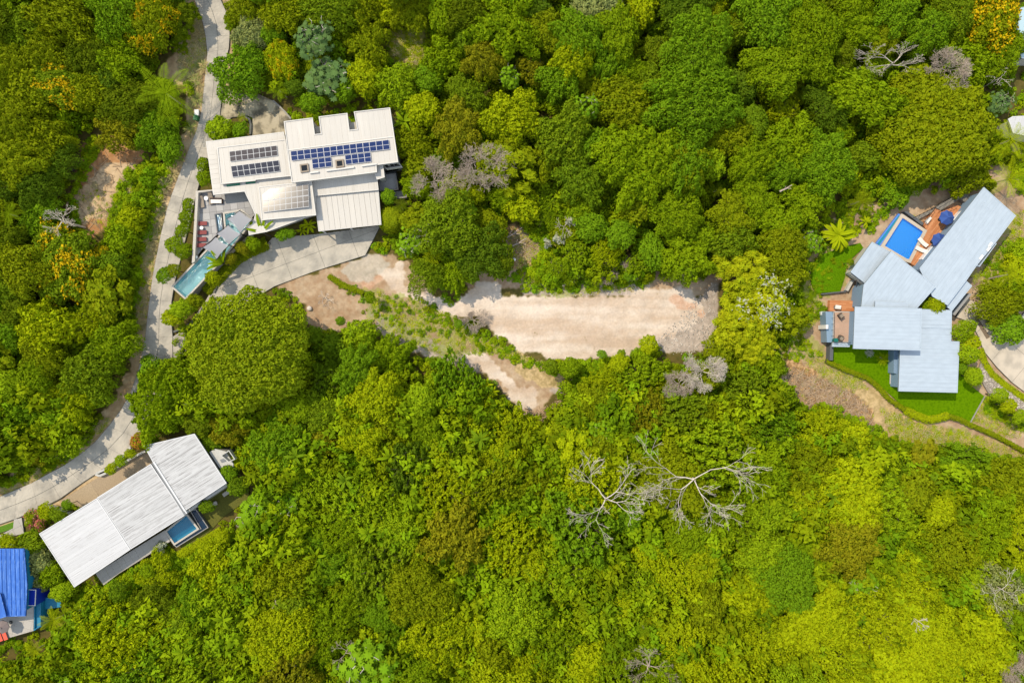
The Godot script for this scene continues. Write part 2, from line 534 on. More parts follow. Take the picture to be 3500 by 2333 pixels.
# [material colour, colour it is mottled with, roughness of the outline, cover, outlines]
func ground_layers() -> Array:
	var soil := Color(0.60, 0.49, 0.38); var soil2 := Color(0.70, 0.615, 0.51)
	var dry := Color(0.62, 0.54, 0.36); var dry2 := Color(0.74, 0.64, 0.46)
	var green := Color(0.36, 0.44, 0.09); var green2 := Color(0.50, 0.55, 0.18)
	var sand := Color(0.72, 0.635, 0.55); var sand2 := Color(0.805, 0.745, 0.68)
	var rubble := Color(0.58, 0.53, 0.48); var rubble2 := Color(0.72, 0.66, 0.605)
	var mulch := Color(0.50, 0.38, 0.24); var mulch2 := Color(0.74, 0.60, 0.43)
	var verge := Color(0.63, 0.52, 0.38); var verge2 := Color(0.76, 0.67, 0.52)
	return [
		[verge, verge2, 0.5, 1.0, [
			outline(FULL, [600, -60, 800, -60, 830, 80, 800, 240, 720, 440, 640, 700, 600, 900, 580, 1130, 560, 1260, 480, 1500, 300, 1680, 0, 1830, -200, 1900, -200, 1680, 0, 1640, 220, 1530, 380, 1380, 440, 1250, 460, 1050, 480, 880, 520, 720, 590, 560, 640, 420, 640, 300, 560, 300, 540, 230, 640, 100]),
			outline(SH_T, [960, 460, 1000, 330, 1100, 210, 1180, 200, 1220, 380, 1140, 520, 1050, 480])]],
		[Color(0.60, 0.43, 0.28), Color(0.72, 0.56, 0.40), 0.5, 1.0, [outline(SH_T, [400, 1180, 470, 990, 500, 830, 640, 790, 860, 900, 830, 980, 780, 1060, 730, 1250, 640, 1330, 560, 1430, 440, 1350])]],
		[Color(0.70, 0.59, 0.45), Color(0.75, 0.655, 0.525), 0.5, 1.0, [outline(SH_T, [600, 990, 840, 950, 780, 1060, 720, 1250, 640, 1310, 460, 1330, 410, 1200])]],
		[soil, soil2, 0.45, 1.0, [
			outline(FULL, [930, 960, 1090, 930, 1270, 860, 1400, 890, 1480, 1010, 1640, 1150, 1860, 1280, 1900, 1340, 1840, 1420, 1770, 1400, 1680, 1300, 1560, 1220, 1380, 1160, 1240, 1120, 1060, 1130, 1030, 1040]),
			outline(FULL, [2440, 930, 2760, 900, 2840, 760, 2960, 700, 3100, 660, 3300, 560, 3420, 480, 3800, 480, 3800, 1640, 3500, 1560, 3100, 1540, 2960, 1520, 2760, 1400, 2660, 1280, 2600, 1140]),
			outline(FULL, [1440, 880, 1700, 760, 1900, 820, 2300, 900, 2460, 930, 2440, 1000, 1900, 1010, 1600, 980])]],
		[rubble, rubble2, 0.5, 1.0, [
			outline(SH_F, [1700, 430, 1760, 380, 1960, 200, 2040, 120, 2030, 420, 1980, 470, 1860, 470, 1720, 480]),
			outline(SH_F, [1160, 150, 1720, 120, 1740, 190, 1560, 215, 1300, 220, 1170, 200]),
			outline(SH_F, [430, 250, 640, 340, 900, 480, 980, 560, 800, 520, 560, 410]),
			outline(SH_F, [1300, 600, 1420, 590, 1400, 650, 1290, 640])]],
		[sand, sand2, 0.65, 1.0, [
			outline(SH_F, [820, 290, 880, 235, 950, 150, 1060, 130, 1060, 200, 1350, 225, 1600, 215, 1720, 175, 1900, 190, 1990, 260, 1900, 370, 1740, 400, 1650, 480, 1480, 500, 1300, 495, 1150, 450, 1020, 370, 960, 320]),
			outline(SH_F, [480, 90, 620, 60, 640, 170, 780, 200, 850, 260, 800, 290, 640, 220, 560, 170]),
			outline(SH_F, [880, 450, 1020, 480, 1130, 600, 1230, 640, 1220, 720, 1150, 715, 1060, 600, 960, 540])]],
		[Color(0.74, 0.57, 0.46), Color(0.77, 0.63, 0.53), 0.6, 0.7, [outline(SH_F, [1790, 200, 1950, 240, 1960, 290, 1880, 280]), outline(SH_F, [420, 110, 520, 130, 480, 180, 420, 160])]],
		[Color(0.66, 0.63, 0.57), Color(0.72, 0.68, 0.62), 0.5, 0.8, [outline(SH_F, [330, 90, 470, 10, 560, 60, 500, 130, 420, 160, 360, 130])]],
		[dry, dry2, 0.6, 0.8, [
			outline(SH_F, [1140, 470, 1350, 560, 1380, 620, 1240, 630, 1130, 540]),
			outline(SH_O, [760, 200, 1000, 300, 1200, 440, 1300, 560, 1500, 680, 1800, 760, 2100, 800, 2350, 940, 2350, 1040, 1700, 1000, 1200, 860, 760, 560]),
			outline(FULL, [1300, 90, 1440, 90, 1450, 220, 1380, 230]),
			outline(SH_W, [240, 100, 330, 40, 290, 160, 230, 260])]],
		[green, green2, 2.2, 0.45, [
			outline(SH_F, [420, 180, 560, 200, 700, 260, 880, 330, 1040, 420, 1130, 480, 1000, 470, 800, 480, 620, 400, 500, 330]),
			outline(SH_F, [1180, 160, 1280, 170, 1480, 180, 1420, 205, 1200, 190]),
			outline(SH_J, [1560, 900, 1700, 860, 1900, 800, 1960, 900, 1860, 1100, 1700, 1180, 1560, 1230, 1480, 1180]),
			outline(SH_J, [1460, 1180, 1640, 1240, 1700, 1330, 1600, 1440, 1460, 1520, 1300, 1540, 1350, 1440, 1440, 1340]),
			outline(SH_O, [1380, 730, 1860, 740, 2100, 820, 1860, 860, 1600, 860]),
			outline(SH_O, [700, 0, 760, 180, 600, 180, 500, 60]),
			outline(SH_O, [1900, 640, 2050, 560, 2000, 740, 1920, 700]),
			outline(FULL, [1290, 100, 1470, 60, 1500, 240, 1360, 250]),
			outline(SH_B, [1240, 300, 1320, 260, 1394, 150, 1394, 420, 1280, 520, 1140, 560])]],
		[mulch, mulch2, 0.6, 0.95, [outline(SH_O, [330, 150, 560, 180, 760, 320, 960, 420, 1120, 560, 1180, 760, 1050, 760, 820, 660, 560, 640, 470, 520, 440, 300]), outline(SH_I, [1000, 660, 1300, 620, 1400, 760, 1340, 960, 1060, 980, 1010, 800])]],
	]


func make_ground() -> void:
	var px := PackedByteArray()
	px.resize(GW * GH * 3)
	var f := FastNoiseLite.new()
	f.seed = 101; f.frequency = 0.035; f.fractal_octaves = 5
	var big := f.get_image(GW, GH).get_data()
	f.seed = 102; f.frequency = 0.16; f.fractal_octaves = 4
	var small := f.get_image(GW, GH).get_data()
	f.seed = 103; f.frequency = 0.45; f.fractal_octaves = 2
	var grit := f.get_image(GW, GH).get_data()
	f.seed = 104; f.frequency = 0.05; f.fractal_octaves = 4
	var ruts_im := f.get_image(GW / 10, GH)
	ruts_im.resize(GW, GH, Image.INTERPOLATE_CUBIC)
	var ruts := ruts_im.get_data()
	var layers := ground_layers()
	var masks := []
	for l in layers: hard.append_array(l[4])
	for l in layers:
		var im := Image.create(525, 375, false, Image.FORMAT_L8)
		for poly in l[4]: fill_polygon(im, poly)
		im.resize(175, 125, Image.INTERPOLATE_BILINEAR)
		im.resize(GW, GH, Image.INTERPOLATE_CUBIC)
		masks.append(im.get_data())
	var base := [0.30, 0.29, 0.13]
	var base2 := [0.42, 0.36, 0.20]
	for k in GW * GH:
		var nb := big[k] / 255.0
		var ns := small[k] / 255.0
		var r: float = lerpf(base[0], base2[0], ns); var g: float = lerpf(base[1], base2[1], ns); var b: float = lerpf(base[2], base2[2], ns)
		for j in layers.size():
			var w: int = masks[j][k]
			if w < 12: continue
			var l: Array = layers[j]
			var rag: float = l[2]
			var s: float = clampf((w / 255.0 - 0.5 + ((ns * 0.55 + nb * 0.45) - 0.5) * rag * 2.0) * 3.5 + 0.5, 0.0, 1.0) * l[3]
			if s <= 0.0: continue
			var t := clampf((nb * 0.5 + ns * 0.5 - 0.5) * 2.2 + 0.5, 0.0, 1.0)
			if j == 5: t = clampf((ruts[k] / 255.0 * 0.6 + nb * 0.25 + ns * 0.15 - 0.5) * 3.0 + 0.5, 0.0, 1.0)
			elif rag == 0.6: t = clampf((ns * 0.6 + grit[k] / 255.0 * 0.4 - 0.5) * 4.5 + 0.5, 0.0, 1.0)
			r = lerpf(r, lerpf(l[0].r, l[1].r, t), s); g = lerpf(g, lerpf(l[0].g, l[1].g, t), s); b = lerpf(b, lerpf(l[0].b, l[1].b, t), s)
		var q := 0.94 + 0.12 * (grit[k] / 255.0)
		px[k * 3] = int(clampf(r * q, 0, 1) * 255.0); px[k * 3 + 1] = int(clampf(g * q, 0, 1) * 255.0); px[k * 3 + 2] = int(clampf(b * q, 0, 1) * 255.0)
	var m := StandardMaterial3D.new()
	m.albedo_texture = ImageTexture.create_from_image(Image.create_from_data(GW, GH, false, Image.FORMAT_RGB8, px))
	m.roughness = 0.95
	m.metallic_specular = 0.2
	m.normal_enabled = true
	m.normal_texture = noise_normal(105, 0.05, 10.0, 1024)
	m.normal_scale = 0.16
	# one sheet with slight relief; it lies lowest under what is paved
	var mb := MB.new()
	var relief := FastNoiseLite.new()
	relief.seed = 7; relief.frequency = 0.06; relief.fractal_octaves = 4
	var nx := 211; var nz := 151
	for j in nz:
		for i in nx:
			var x := (i / 210.0 - 0.5) * GX * 2.0
			var z := (j / 150.0 - 0.5) * GZ * 2.0
			mb.v.append(Vector3(x, -0.25 + 0.22 * relief.get_noise_2d(x, z), z))
			mb.n.append(Vector3.UP)
			mb.c.append(Color.WHITE)
			mb.u.append(Vector2(x / GX + 0.5, z / GZ + 0.5))
	for j in nz - 1:
		for i in nx - 1:
			var a := j * nx + i
			mb.i.append_array(PackedInt32Array([a, a + 1, a + nx, a + 1, a + nx + 1, a + nx]))
	for j in nz:
		for i in nx:
			var k := j * nx + i
			var l := mb.v[k - 1 if i > 0 else k]; var r := mb.v[k + 1 if i < nx - 1 else k]
			var d := mb.v[k - nx if j > 0 else k]; var e := mb.v[k + nx if j < nz - 1 else k]
			mb.n[k] = (e - d).cross(r - l).normalized()
	var o := put(mb.done(), "ground", m)
	tag(o, "sandy clearings, dirt and forest floor under everything", "ground", "", "structure")


func paved(called: String, label: String, poly: PackedVector2Array, y: float, mats: Array, ang: float, w: float, cross: float, gap := 0.05) -> Node3D:
	var o := thing(called, label, called.replace("_", " "))
	o.set_meta("kind", "structure")
	hard.append(poly)
	put(slab(poly, -0.5, y - 0.03, ang), "bed", M.stone_kerb, o)
	pieces(o, "slab", inset(poly, 0.02), y - 0.2, y, ang, w, gap, mats, cross, 0.006)
	return o


func make_roads() -> void:
	# concrete road: stations of [left edge, right edge]
	var st := [
		[640, -140, 735, -150], [655, -60, 745, -65], [664, 0, 755, 0], [680, 40, 772, 38], [693, 81, 784, 78], [702, 125, 785, 120], [708, 179, 782, 165], [704, 228, 770, 215],
		[698, 276, 763, 272], [693, 330, 758, 330], [687, 383, 752, 390], [670, 447, 740, 455], [648, 500, 722, 512], [628, 552, 700, 570], [606, 610, 680, 630], [585, 667, 664, 690], [569, 715, 652, 745], [549, 800, 632, 825],
		[530, 894, 612, 905], [518, 960, 596, 970], [510, 1026, 586, 1030], [502, 1090, 585, 1090], [495, 1150, 590, 1150], [485, 1205, 590, 1215], [470, 1270, 575, 1290], [445, 1340, 545, 1370], [412, 1400, 505, 1440],
		[370, 1455, 475, 1500], [325, 1508, 420, 1555], [275, 1550, 350, 1604], [217, 1590, 280, 1650], [160, 1620, 206, 1703], [108, 1649, 130, 1742], [55, 1672, 49, 1774], [0, 1695, -10, 1794], [-80, 1720, -80, 1815], [-170, 1745, -170, 1840]]
	var road := thing("road", "pale concrete road winding down the left side", "road")
	road.set_meta("kind", "structure")
	var bed := PackedVector2Array()
	for s in st: bed.append(Vector2(spot(s[0], s[1]).x, spot(s[0], s[1]).z))
	for k in range(st.size() - 1, -1, -1): bed.append(Vector2(spot(st[k][2], st[k][3]).x, spot(st[k][2], st[k][3]).z))
	hard.append(bed)
	put(slab(bed, -0.5, 0.02), "bed", M.stone_kerb, road)
	for k in st.size() - 1:
		var a: Array = st[k]; var b: Array = st[k + 1]
		for lane in 2:
			var t0 := 0.012 if lane == 0 else 0.508
			var t1 := 0.492 if lane == 0 else 0.988
			var la := Vector2(a[0], a[1]); var ra := Vector2(a[2], a[3]); var lb := Vector2(b[0], b[1]); var rb := Vector2(b[2], b[3])
			var q := PackedVector2Array()
			for g in [la.lerp(ra, t0).lerp(lb.lerp(rb, t0), 0.008), la.lerp(ra, t1).lerp(lb.lerp(rb, t1), 0.008), lb.lerp(rb, t1), lb.lerp(rb, t0)]:
				var p := spot(g.x, g.y)
				q.append(Vector2(p.x, p.z))
			put(slab(q, -0.1, 0.05 + 0.008 * rng.randf()), "slab", M.concrete[rng.randi() % 3], road)
	paved("upper_driveway", "stained concrete parking apron beside the road above the solar roof", outline(FULL, [768, 292, 800, 318, 885, 322, 945, 350, 1004, 410, 975, 460, 860, 470, 862, 402, 845, 396, 790, 402, 765, 440, 752, 400]), 0.035, M.old_concrete, -0.125, 5.0, 5.5)
	paved("lower_driveway", "wide pale concrete driveway sweeping below the carport roof", outline(FULL, [1300, 770, 1248, 872, 1160, 900, 1068, 929, 938, 978, 800, 1060, 690, 1150, 592, 1240, 590, 1150, 640, 1118, 700, 1030, 735, 970, 779, 912, 826, 879, 900, 847, 930, 812, 1080, 800]), 0.03, M.concrete, -0.36, 6.0, 5.0)
	paved("villa_court", "tan paved court between the road and the long white roof", outline(SH_C, [380, 572, 620, 425, 930, 262, 975, 300, 960, 360, 520, 620, 470, 600]), 0.035, M.tan_court, -0.53, 6.0, 6.0, 0.02)
	paved("garden_path", "cream paved path near the bougainvillea bush", outline(SH_C, [-60, 820, 80, 745, 85, 690, 135, 680, 150, 780, 60, 800, -60, 850]), 0.03, M.pale_tile, -0.45, 1.5, 1.5, 0.03)
	paved("curving_driveway", "cream concrete driveway curving down beside the blue roofed villa", outline(SH_W, [150, 232, 95, 322, 165, 345, 205, 420, 225, 480, 290, 560, 360, 630, 440, 690, 560, 740, 560, 420, 410, 420, 395, 410, 300, 425, 255, 370, 215, 290, 185, 250]), 0.03, M.cream_concrete, 0.7, 5.0, 5.5)
	paved("side_path", "narrow concrete strip at the far edge beside the round bush", outline(SH_W, [392, 330, 425, 290, 440, 300, 412, 400, 392, 410]), 0.06, M.concrete, 0.3, 2.0, 2.0)
	# gravel strip beside that drive, and the dark gravel bed set in it
	var path := put(slab(outline(SH_W, [205, 560, 225, 500, 250, 560, 300, 610, 380, 680, 500, 760, 500, 850, 400, 760, 310, 715, 255, 690, 225, 640]), -0.5, 0.02), "gravel_path", grained(Color(0.70, 0.66, 0.62), noise_pic(91, 0.12, [[0.0, Color(0.55, 0.53, 0.5)], [1.0, Color.WHITE]], 512), 5.0, 0.95))
	tag(path, "grey gravel strip curving under the cream driveway", "gravel path", "", "structure")
	var bed2 := put(slab(outline(SH_W, [180, 328, 195, 318, 255, 415, 238, 425]), 0.0, 0.05), "pebble_bed", grained(Color(0.62, 0.55, 0.47), noise_pic(92, 0.15, [[0.0, Color(0.5, 0.48, 0.45)], [1.0, Color.WHITE]], 512), 2.0, 0.95))
	tag(bed2, "narrow brown pebble bed set into the cream driveway", "pebble bed", "", "structure")
	# lawns
	hard.append(outline(SH_B, [230, 990, 400, 995, 700, 1000, 1000, 1000, 1040, 1120, 1065, 1150, 1062, 1235, 1165, 1312, 1080, 1480, 950, 1440, 835, 1456, 690, 1405, 555, 1290, 470, 1215, 320, 1165, 225, 1110]))
	hard.append(outline(SH_B, [190, 470, 300, 430, 420, 400, 440, 430, 340, 520, 330, 600, 300, 690, 160, 700, 130, 640, 130, 540]))
	hard.append(outline(SH_C, [1180, 600, 1420, 460, 1568, 420, 1568, 560, 1400, 680, 1330, 760, 1250, 830, 1130, 880, 1180, 760]))
	hard.append(outline(SH_W, [205, 500, 225, 480, 500, 740, 500, 850, 300, 715, 225, 640]))
	var turf := noise_pic(93, 0.02, [[0.0, Color(0.74, 0.80, 0.7)], [0.5, Color(0.93, 0.95, 0.9)], [1.0, Color.WHITE]], 512, 6)
	var lawn := put(slab(outline(SH_B, [240, 995, 400, 995, 700, 1000, 1000, 1000, 1040, 1120, 1065, 1150, 1062, 1235, 1158, 1312, 1074, 1466, 950, 1420, 835, 1436, 690, 1385, 565, 1275, 480, 1200, 330, 1145, 238, 1100]), -0.5, 0.04), "lawn", grained(Color(0.395, 0.535, 0.02), turf, 6.0, 0.95, noise_normal(94, 0.2, 8.0), 0.6))
	for t in [lawn]: (t.material_override as StandardMaterial3D).metallic_specular = 0.1
	tag(lawn, "smooth bright green artificial lawn wrapped round the blue roofed villa", "lawn", "", "structure")
	var turf2 := noise_pic(95, 0.035, [[0.0, Color(0.6, 0.66, 0.5)], [0.5, Color(0.9, 0.95, 0.8)], [1.0, Color.WHITE]], 512, 5)
	var g2 := put(slab(outline(SH_B, [190, 470, 300, 430, 420, 400, 440, 430, 340, 520, 330, 600, 300, 690, 160, 700, 130, 640, 130, 540]), -0.5, 0.0), "grass_slope", grained(Color(0.42, 0.57, 0.05), turf2, 5.0, 0.95, noise_normal(96, 0.2, 10.0), 0.8))
	(g2.material_override as StandardMaterial3D).metallic_specular = 0.1
	tag(g2, "bright grass slope between the banana clump and the villa", "grass", "", "structure")
	var g3 := put(slab(outline(SH_C, [-80, 770, 0, 735, 85, 705, 92, 745, 0, 775, -80, 810]), -0.5, 0.02), "grass_strip", grained(Color(0.36, 0.50, 0.06), turf2, 5.0, 0.95))
	tag(g3, "small strip of grass below the road near the flowering bush", "grass", "", "structure")
	var g4 := put(slab(outline(SH_W, [402, 352, 500, 320, 500, 440, 402, 418]), -0.5, 0.02), "side_lawn", grained(Color(0.36, 0.52, 0.06), turf2, 5.0, 0.95))
	tag(g4, "patch of lawn at the far edge beside the cream driveway", "grass", "", "structure")
	var g5 := put(slab(outline(SH_C, [1180, 600, 1420, 460, 1568, 420, 1568, 560, 1400, 680, 1330, 760, 1250, 830, 1130, 880, 1180, 760]), -0.5, -0.02), "yard", grained(Color(0.40, 0.38, 0.14), turf2, 5.0, 0.95))
	tag(g5, "shaded grassy yard beside the plunge pool of the long white roof", "yard", "", "structure")


# ---------------------------------------------------------------- buildings
func level(house: Node3D, poly: PackedVector2Array, y0: float, y: float, wall: Material, under: Material, edge: Material, mats: Array, ang: float, w: float, eave := 0.45, lip := 0.06, thick := 0.22, seam := 0.010) -> MeshInstance3D:
	hard.append(poly)
	put(slab(inset(poly, eave), y0, y - thick + 0.01, 0.0, false), "wall", wall, house)
	var roof := put(slab(poly, y - thick, y, ang), "roof", under, house)
	pieces(roof, "roof_sheet", inset(poly, 0.14), y - 0.01, y + 0.035, ang, w, seam, mats, 0.0, 0.004)
	put(ring(poly, 0.13, y - thick + 0.02, y + lip), "fascia", edge, roof)
	return roof


# a field of solar panels between four corners
func solar(house: Node3D, sheet: Array, corners: Array, h: float, cols: int, rows: int, cells: Material, skip := [], tilt := Vector3.ZERO) -> void:
	var a := on(sheet, corners[0], corners[1], h); var b := on(sheet, corners[2], corners[3], h); var d := on(sheet, corners[4], corners[5], h)
	var u := (b - a) / cols; var v := (d - a) / rows
	u = u.rotated(Vector3.RIGHT, tilt.x).rotated(Vector3.BACK, tilt.z); v = v.rotated(Vector3.RIGHT, tilt.x).rotated(Vector3.BACK, tilt.z)
	var up := v.cross(u).normalized()
	var fr := MB.new()
	fr.box(Vector3.ZERO, u * 0.492, up * 0.02, v * 0.492)
	var frame := fr.done()
	var ce := MB.new()
	for s in [-0.24, 0.24]:
		ce.box(v * s, u * 0.458, up * 0.024, v * 0.222)
	var cell := ce.done()
	for r in rows:
		for k in cols:
			if [k, r] in skip: continue
			var p := a + (b - a) / cols * (k + 0.5) + (d - a) / rows * (r + 0.5) + up * 0.08
			var mid := (b + d) / 2.0
			p.y = mid.y + 0.08 - (up.x * (p.x - mid.x) + up.z * (p.z - mid.z)) / up.y
			var o := put(frame, "solar_panel", M.panel_frame, house, p)
			put(cell, "cells", cells, o)


func window_on(house: Node3D, a: Vector2, b: Vector2, y0: float, y1: float, t0: float, t1: float, out: float, mat: Material) -> void:
	var e := (b - a).normalized()
	var o := Vector2(-e.y, e.x) * out
	var p := a.lerp(b, t0) + o; var q := a.lerp(b, t1) + o
	var mb := MB.new()
	var c := Vector3((p.x + q.x) / 2, (y0 + y1) / 2, (p.y + q.y) / 2)
	var ex := Vector3(e.x, 0, e.y) * p.distance_to(q) / 2
	var nz := Vector3(-e.y, 0, e.x) * 0.03
	mb.box(c, ex, Vector3.UP * (y1 - y0) / 2, nz)
	var w := put(mb.done(), "window", M.white_metal, house)
	var g := MB.new()
	for s in [-0.5, 0.5]:
		g.box(c + ex * s, ex * 0.46, Vector3.UP * (y1 - y0) * 0.45, nz * 1.3)
	put(g.done(), "pane", mat, w)


func box_part(house: Node, called: String, poly: PackedVector2Array, y0: float, y1: float, m: Material, ang := 0.0) -> MeshInstance3D:
	hard.append(poly)
	return put(slab(poly, y0, y1, ang), called, m, house)


func pool(called: String, label: String, rim: PackedVector2Array, edge: float, base: float, top: float, depth: float, wall: Material, cope: Material, basin: Material, water: Material) -> Node3D:
	var o := thing(called, label, "pool")
	hard.append(rim)
	put(slab(rim, base, top - 0.16, 0.0, false), "wall", wall, o)
	put(ring(rim, edge, top - 0.16, top), "coping", cope, o)
	var inner := inset(rim, edge)
	var mb := MB.new()
	slab_into(mb, inner, top - depth, top - 0.1, 0.0, false)
	for k in mb.n.size(): mb.n[k] = -mb.n[k]
	for k in range(0, mb.i.size(), 3):
		var t := mb.i[k]; mb.i[k] = mb.i[k + 1]; mb.i[k + 1] = t
	slab_into(mb, inner, top - depth - 0.2, top - depth)
	put(mb.done(), "basin", basin, o)
	put(slab(inset(rim, edge + 0.004), top - 0.13, top - 0.12), "water", water, o)
	return o


func make_solar_house() -> void:
	var z := SH_A
	var ang := -0.125
	var h := thing("solar_villa", "cream flat roofed villa carrying fields of solar panels beside the road", "house")
	# low roof with the wedge shaped canopy
	var low := outline(z, [437, 330, 1008, 258, 1024, 330, 1240, 590, 1243, 868, 1170, 888, 884, 992, 752, 1017, 744, 957, 780, 935, 797, 866, 720, 697, 490, 722], 4.2)
	level(h, low, 0.0, 4.2, M.plaster, M.cream_under, M.cream_edge, M.cream_roof, ang, 0.9, 0.9)
	# sheets laid crosswise along the west band
	pieces(h, "roof_sheet", outline(z, [448, 395, 512, 388, 548, 700, 492, 706], 4.26), 4.22, 4.262, ang + PI / 2, 0.8, 0.04, M.cream_roof)
	# raised roof field with its two rows of panels
	var mid := outline(z, [520, 374, 1022, 314, 1062, 584, 802, 612, 802, 618, 546, 644], 4.75)
	level(h, mid, 4.2, 4.75, M.plaster, M.cream_under, M.cream_edge, M.cream_roof, ang, 0.9, 0.1, 0.14)
	solar(h, z, [609, 403, 957, 358, 617, 480], 4.85, 8, 1, M.cells_brown)
	solar(h, z, [620, 510, 970, 466, 634, 594], 4.85, 8, 1, M.cells_slate)
	for q in [[588, 645, 684, 632, 684, 650, 588, 661], [730, 627, 798, 618, 799, 634, 730, 642]]:
		var mb := MB.new()
		var a := on(z, q[0], q[1], 4.62); var b := on(z, q[2], q[3], 4.62); var c := on(z, q[4], q[5], 4.3); var d := on(z, q[6], q[7], 4.3)
		mb.quad(a, b, c, d, Vector3(0, 1, 1))
		mb.quad(a, b, b - Vector3(0, 0.38, 0), a - Vector3(0, 0.38, 0), Vector3(0, 0, -1))
		var s := put(mb.done(), "skylight", M.green_glass, h)
		for k in 7:
			var t := k / 6.0
			var bar := MB.new()
			bar.tube(a.lerp(b, t) + Vector3(0, 0.02, 0), d.lerp(c, t) + Vector3(0, 0.02, 0), 0.025, 0.025, 4)
			put(bar.done(), "bar", M.teal_plastic, s)
	# high block with three bays
	var high := outline(z, [1010, 183, 1221, 156, 1238, 277, 1283, 272, 1266, 148, 1476, 122, 1492, 246, 1548, 240, 1524, 112, 1790, 82, 1850, 482, 1690, 504, 1694, 556, 1206, 618, 1068, 632, 1052, 520], 6.0)
	level(h, high, 0.0, 6.0, M.plaster, M.cream_under, M.cream_edge, M.cream_roof, ang, 0.9, 0.25, 0.16)
	for q in [[1238, 222, 1274, 218, 1283, 272, 1240, 277], [1490, 190, 1534, 186, 1546, 240, 1492, 246]]:
		box_part(h, "bay_roof", outline(z, q, 4.9), 0.0, 4.9, M.cream_wall)
	box_part(h, "parapet", outline(z, [1580, 503, 1692, 489, 1692, 498, 1580, 513], 6.3), 6.0, 6.35, M.cream_edge)
	box_part(h, "parapet", outline(z, [1320, 538, 1524, 512, 1524, 522, 1320, 548], 6.3), 6.0, 6.35, M.cream_edge)
	box_part(h, "parapet", outline(z, [1198, 554, 1264, 546, 1264, 556, 1198, 564], 6.3), 6.0, 6.35, M.cream_edge)
	box_part(h, "ridge_cap", outline(z, [1040, 388, 1815, 288, 1816, 296, 1041, 396], 6.15), 6.03, 6.13, M.cream_edge)
	for q in [[1124, 497, 1186, 489, 1194, 548, 1132, 558], [1384, 465, 1444, 457, 1452, 514, 1392, 523]]:
		var s := put(ring(outline(z, q, 6.3), 0.22, 6.0, 6.3), "roof_hatch", M.taupe_cloth, h)
		put(slab(inset(outline(z, q, 6.2), 0.2), 6.05, 6.2), "pane", M.glass, s)
	# the blue field: 15 columns, and two short rows under it
	solar(h, z, [1058, 401, 1780, 316, 1066, 473], 6.15, 15, 1, M.cells_blue)
	solar(h, z, [1214, 459, 1356, 442, 1222, 531], 6.15, 3, 1, M.cells_blue)
	solar(h, z, [1457, 430, 1645, 408, 1465, 501], 6.15, 4, 1, M.cells_blue)
	# stepped roof and carport roof
	level(h, outline(z, [1660, 512, 1738, 503, 1750, 592, 1692, 610], 5.2), 0.0, 5.2, M.plaster, M.cream_under, M.cream_edge, M.cream_roof, ang, 0.9, 0.3)
	var car := outline(z, [1218, 622, 1690, 560, 1705, 686, 1232, 730], 4.1)
	level(h, car, 0.0, 4.1, M.plaster, M.cream_under, M.cream_edge, M.cream_roof, ang, 0.9, 0.5)
	var car2 := outline(z, [1232, 734, 1705, 690, 1725, 940, 1264, 989], 3.7)
	hard.append(car2)
	hard.append(terrace_area())
	var roof := put(slab(car2, 3.5, 3.7, ang), "roof", M.cream_under, h)
	pieces(roof, "roof_sheet", inset(car2, 0.12), 3.69, 3.735, ang, 0.9, 0.045, M.cream_roof, 0.0, 0.012)
	put(ring(car2, 0.1, 3.48, 3.75), "fascia", M.cream_edge, roof)
	for q in [[1275, 975], [1480, 952], [1712, 928], [1700, 700]]:
		var p := on(z, q[0], q[1], 3.5)
		var mb := MB.new()
		mb.tube(Vector3(p.x, 0, p.z), Vector3(p.x, 3.5, p.z), 0.12, 0.12, 8)
		put(mb.done(), "post", M.white_metal, h)
	# raised block with the glaring field
	level(h, outline(z, [824, 663, 1214, 621, 1246, 871, 848, 908], 5.0), 4.2, 5.0, M.plaster, M.cream_under, M.cream_edge, M.cream_roof, ang, 0.9, 0.12, 0.1)
	solar(h, z, [846, 682, 1190, 642, 856, 852], 5.2, 8, 2, M.cells_glare, [], Vector3(-0.07, 0, 0.058))
	# east side: windows, balcony, terrace
	window_on(h, high[10] * 1.0, high[11] * 1.0, 3.4, 5.0, 0.1, 0.45, 0.2, M.glass)
	window_on(h, high[10] * 1.0, high[11] * 1.0, 3.4, 5.0, 0.55, 0.9, 0.2, M.glass)
	window_on(h, high[10] * 1.0, high[11] * 1.0, 0.6, 2.4, 0.2, 0.8, 0.2, M.glass)
	box_part(h, "balcony", outline(z, [1735, 500, 1850, 484, 1876, 515, 1760, 530], 3.4), 3.1, 3.4, M.plaster)
	put(ring(outline(z, [1735, 498, 1852, 482, 1878, 514, 1760, 530], 4.3), 0.1, 3.4, 4.3), "balustrade", M.plaster, h)
	box_part(h, "terrace", outline(z, [1690, 570, 1832, 545, 1850, 682, 1704, 698], 1.6), -0.3, 1.6, M.gray_wall)
	pieces(h, "tile", outline(z, [1696, 580, 1812, 560, 1826, 676, 1706, 690], 1.6), 1.5, 1.63, ang, 0.9, 0.03, M.gray_tile, 0.9)
	put(ring(outline(z, [1690, 570, 1832, 545, 1850, 682, 1704, 698], 2.5), 0.08, 1.6, 2.5), "balustrade", M.dark_metal, h)
	box_part(h, "steps", outline(z, [1700, 700, 1905, 690, 1912, 740, 1870, 745, 1720, 740], 0.8), -0.3, 0.8, M.gray_wall)
	# pool terrace on retaining walls
	var terrace := outline(z, [362, 692, 490, 690, 720, 697, 800, 866, 780, 935, 744, 957, 750, 1012, 560, 1185, 410, 1150, 338, 1220], 2.0)
	put(slab(terrace, -0.4, 1.9, 0.0, false), "terrace", M.cream_wall, h)
	pieces(h, "tile", inset(outline(z, [368, 700, 490, 700, 720, 700, 796, 866, 740, 930, 640, 850, 560, 860, 575, 960, 500, 1030, 400, 1130, 345, 1205], 2.0), 0.05), 1.8, 2.0, ang, 1.2, 0.03, M.gray_tile, 1.2)
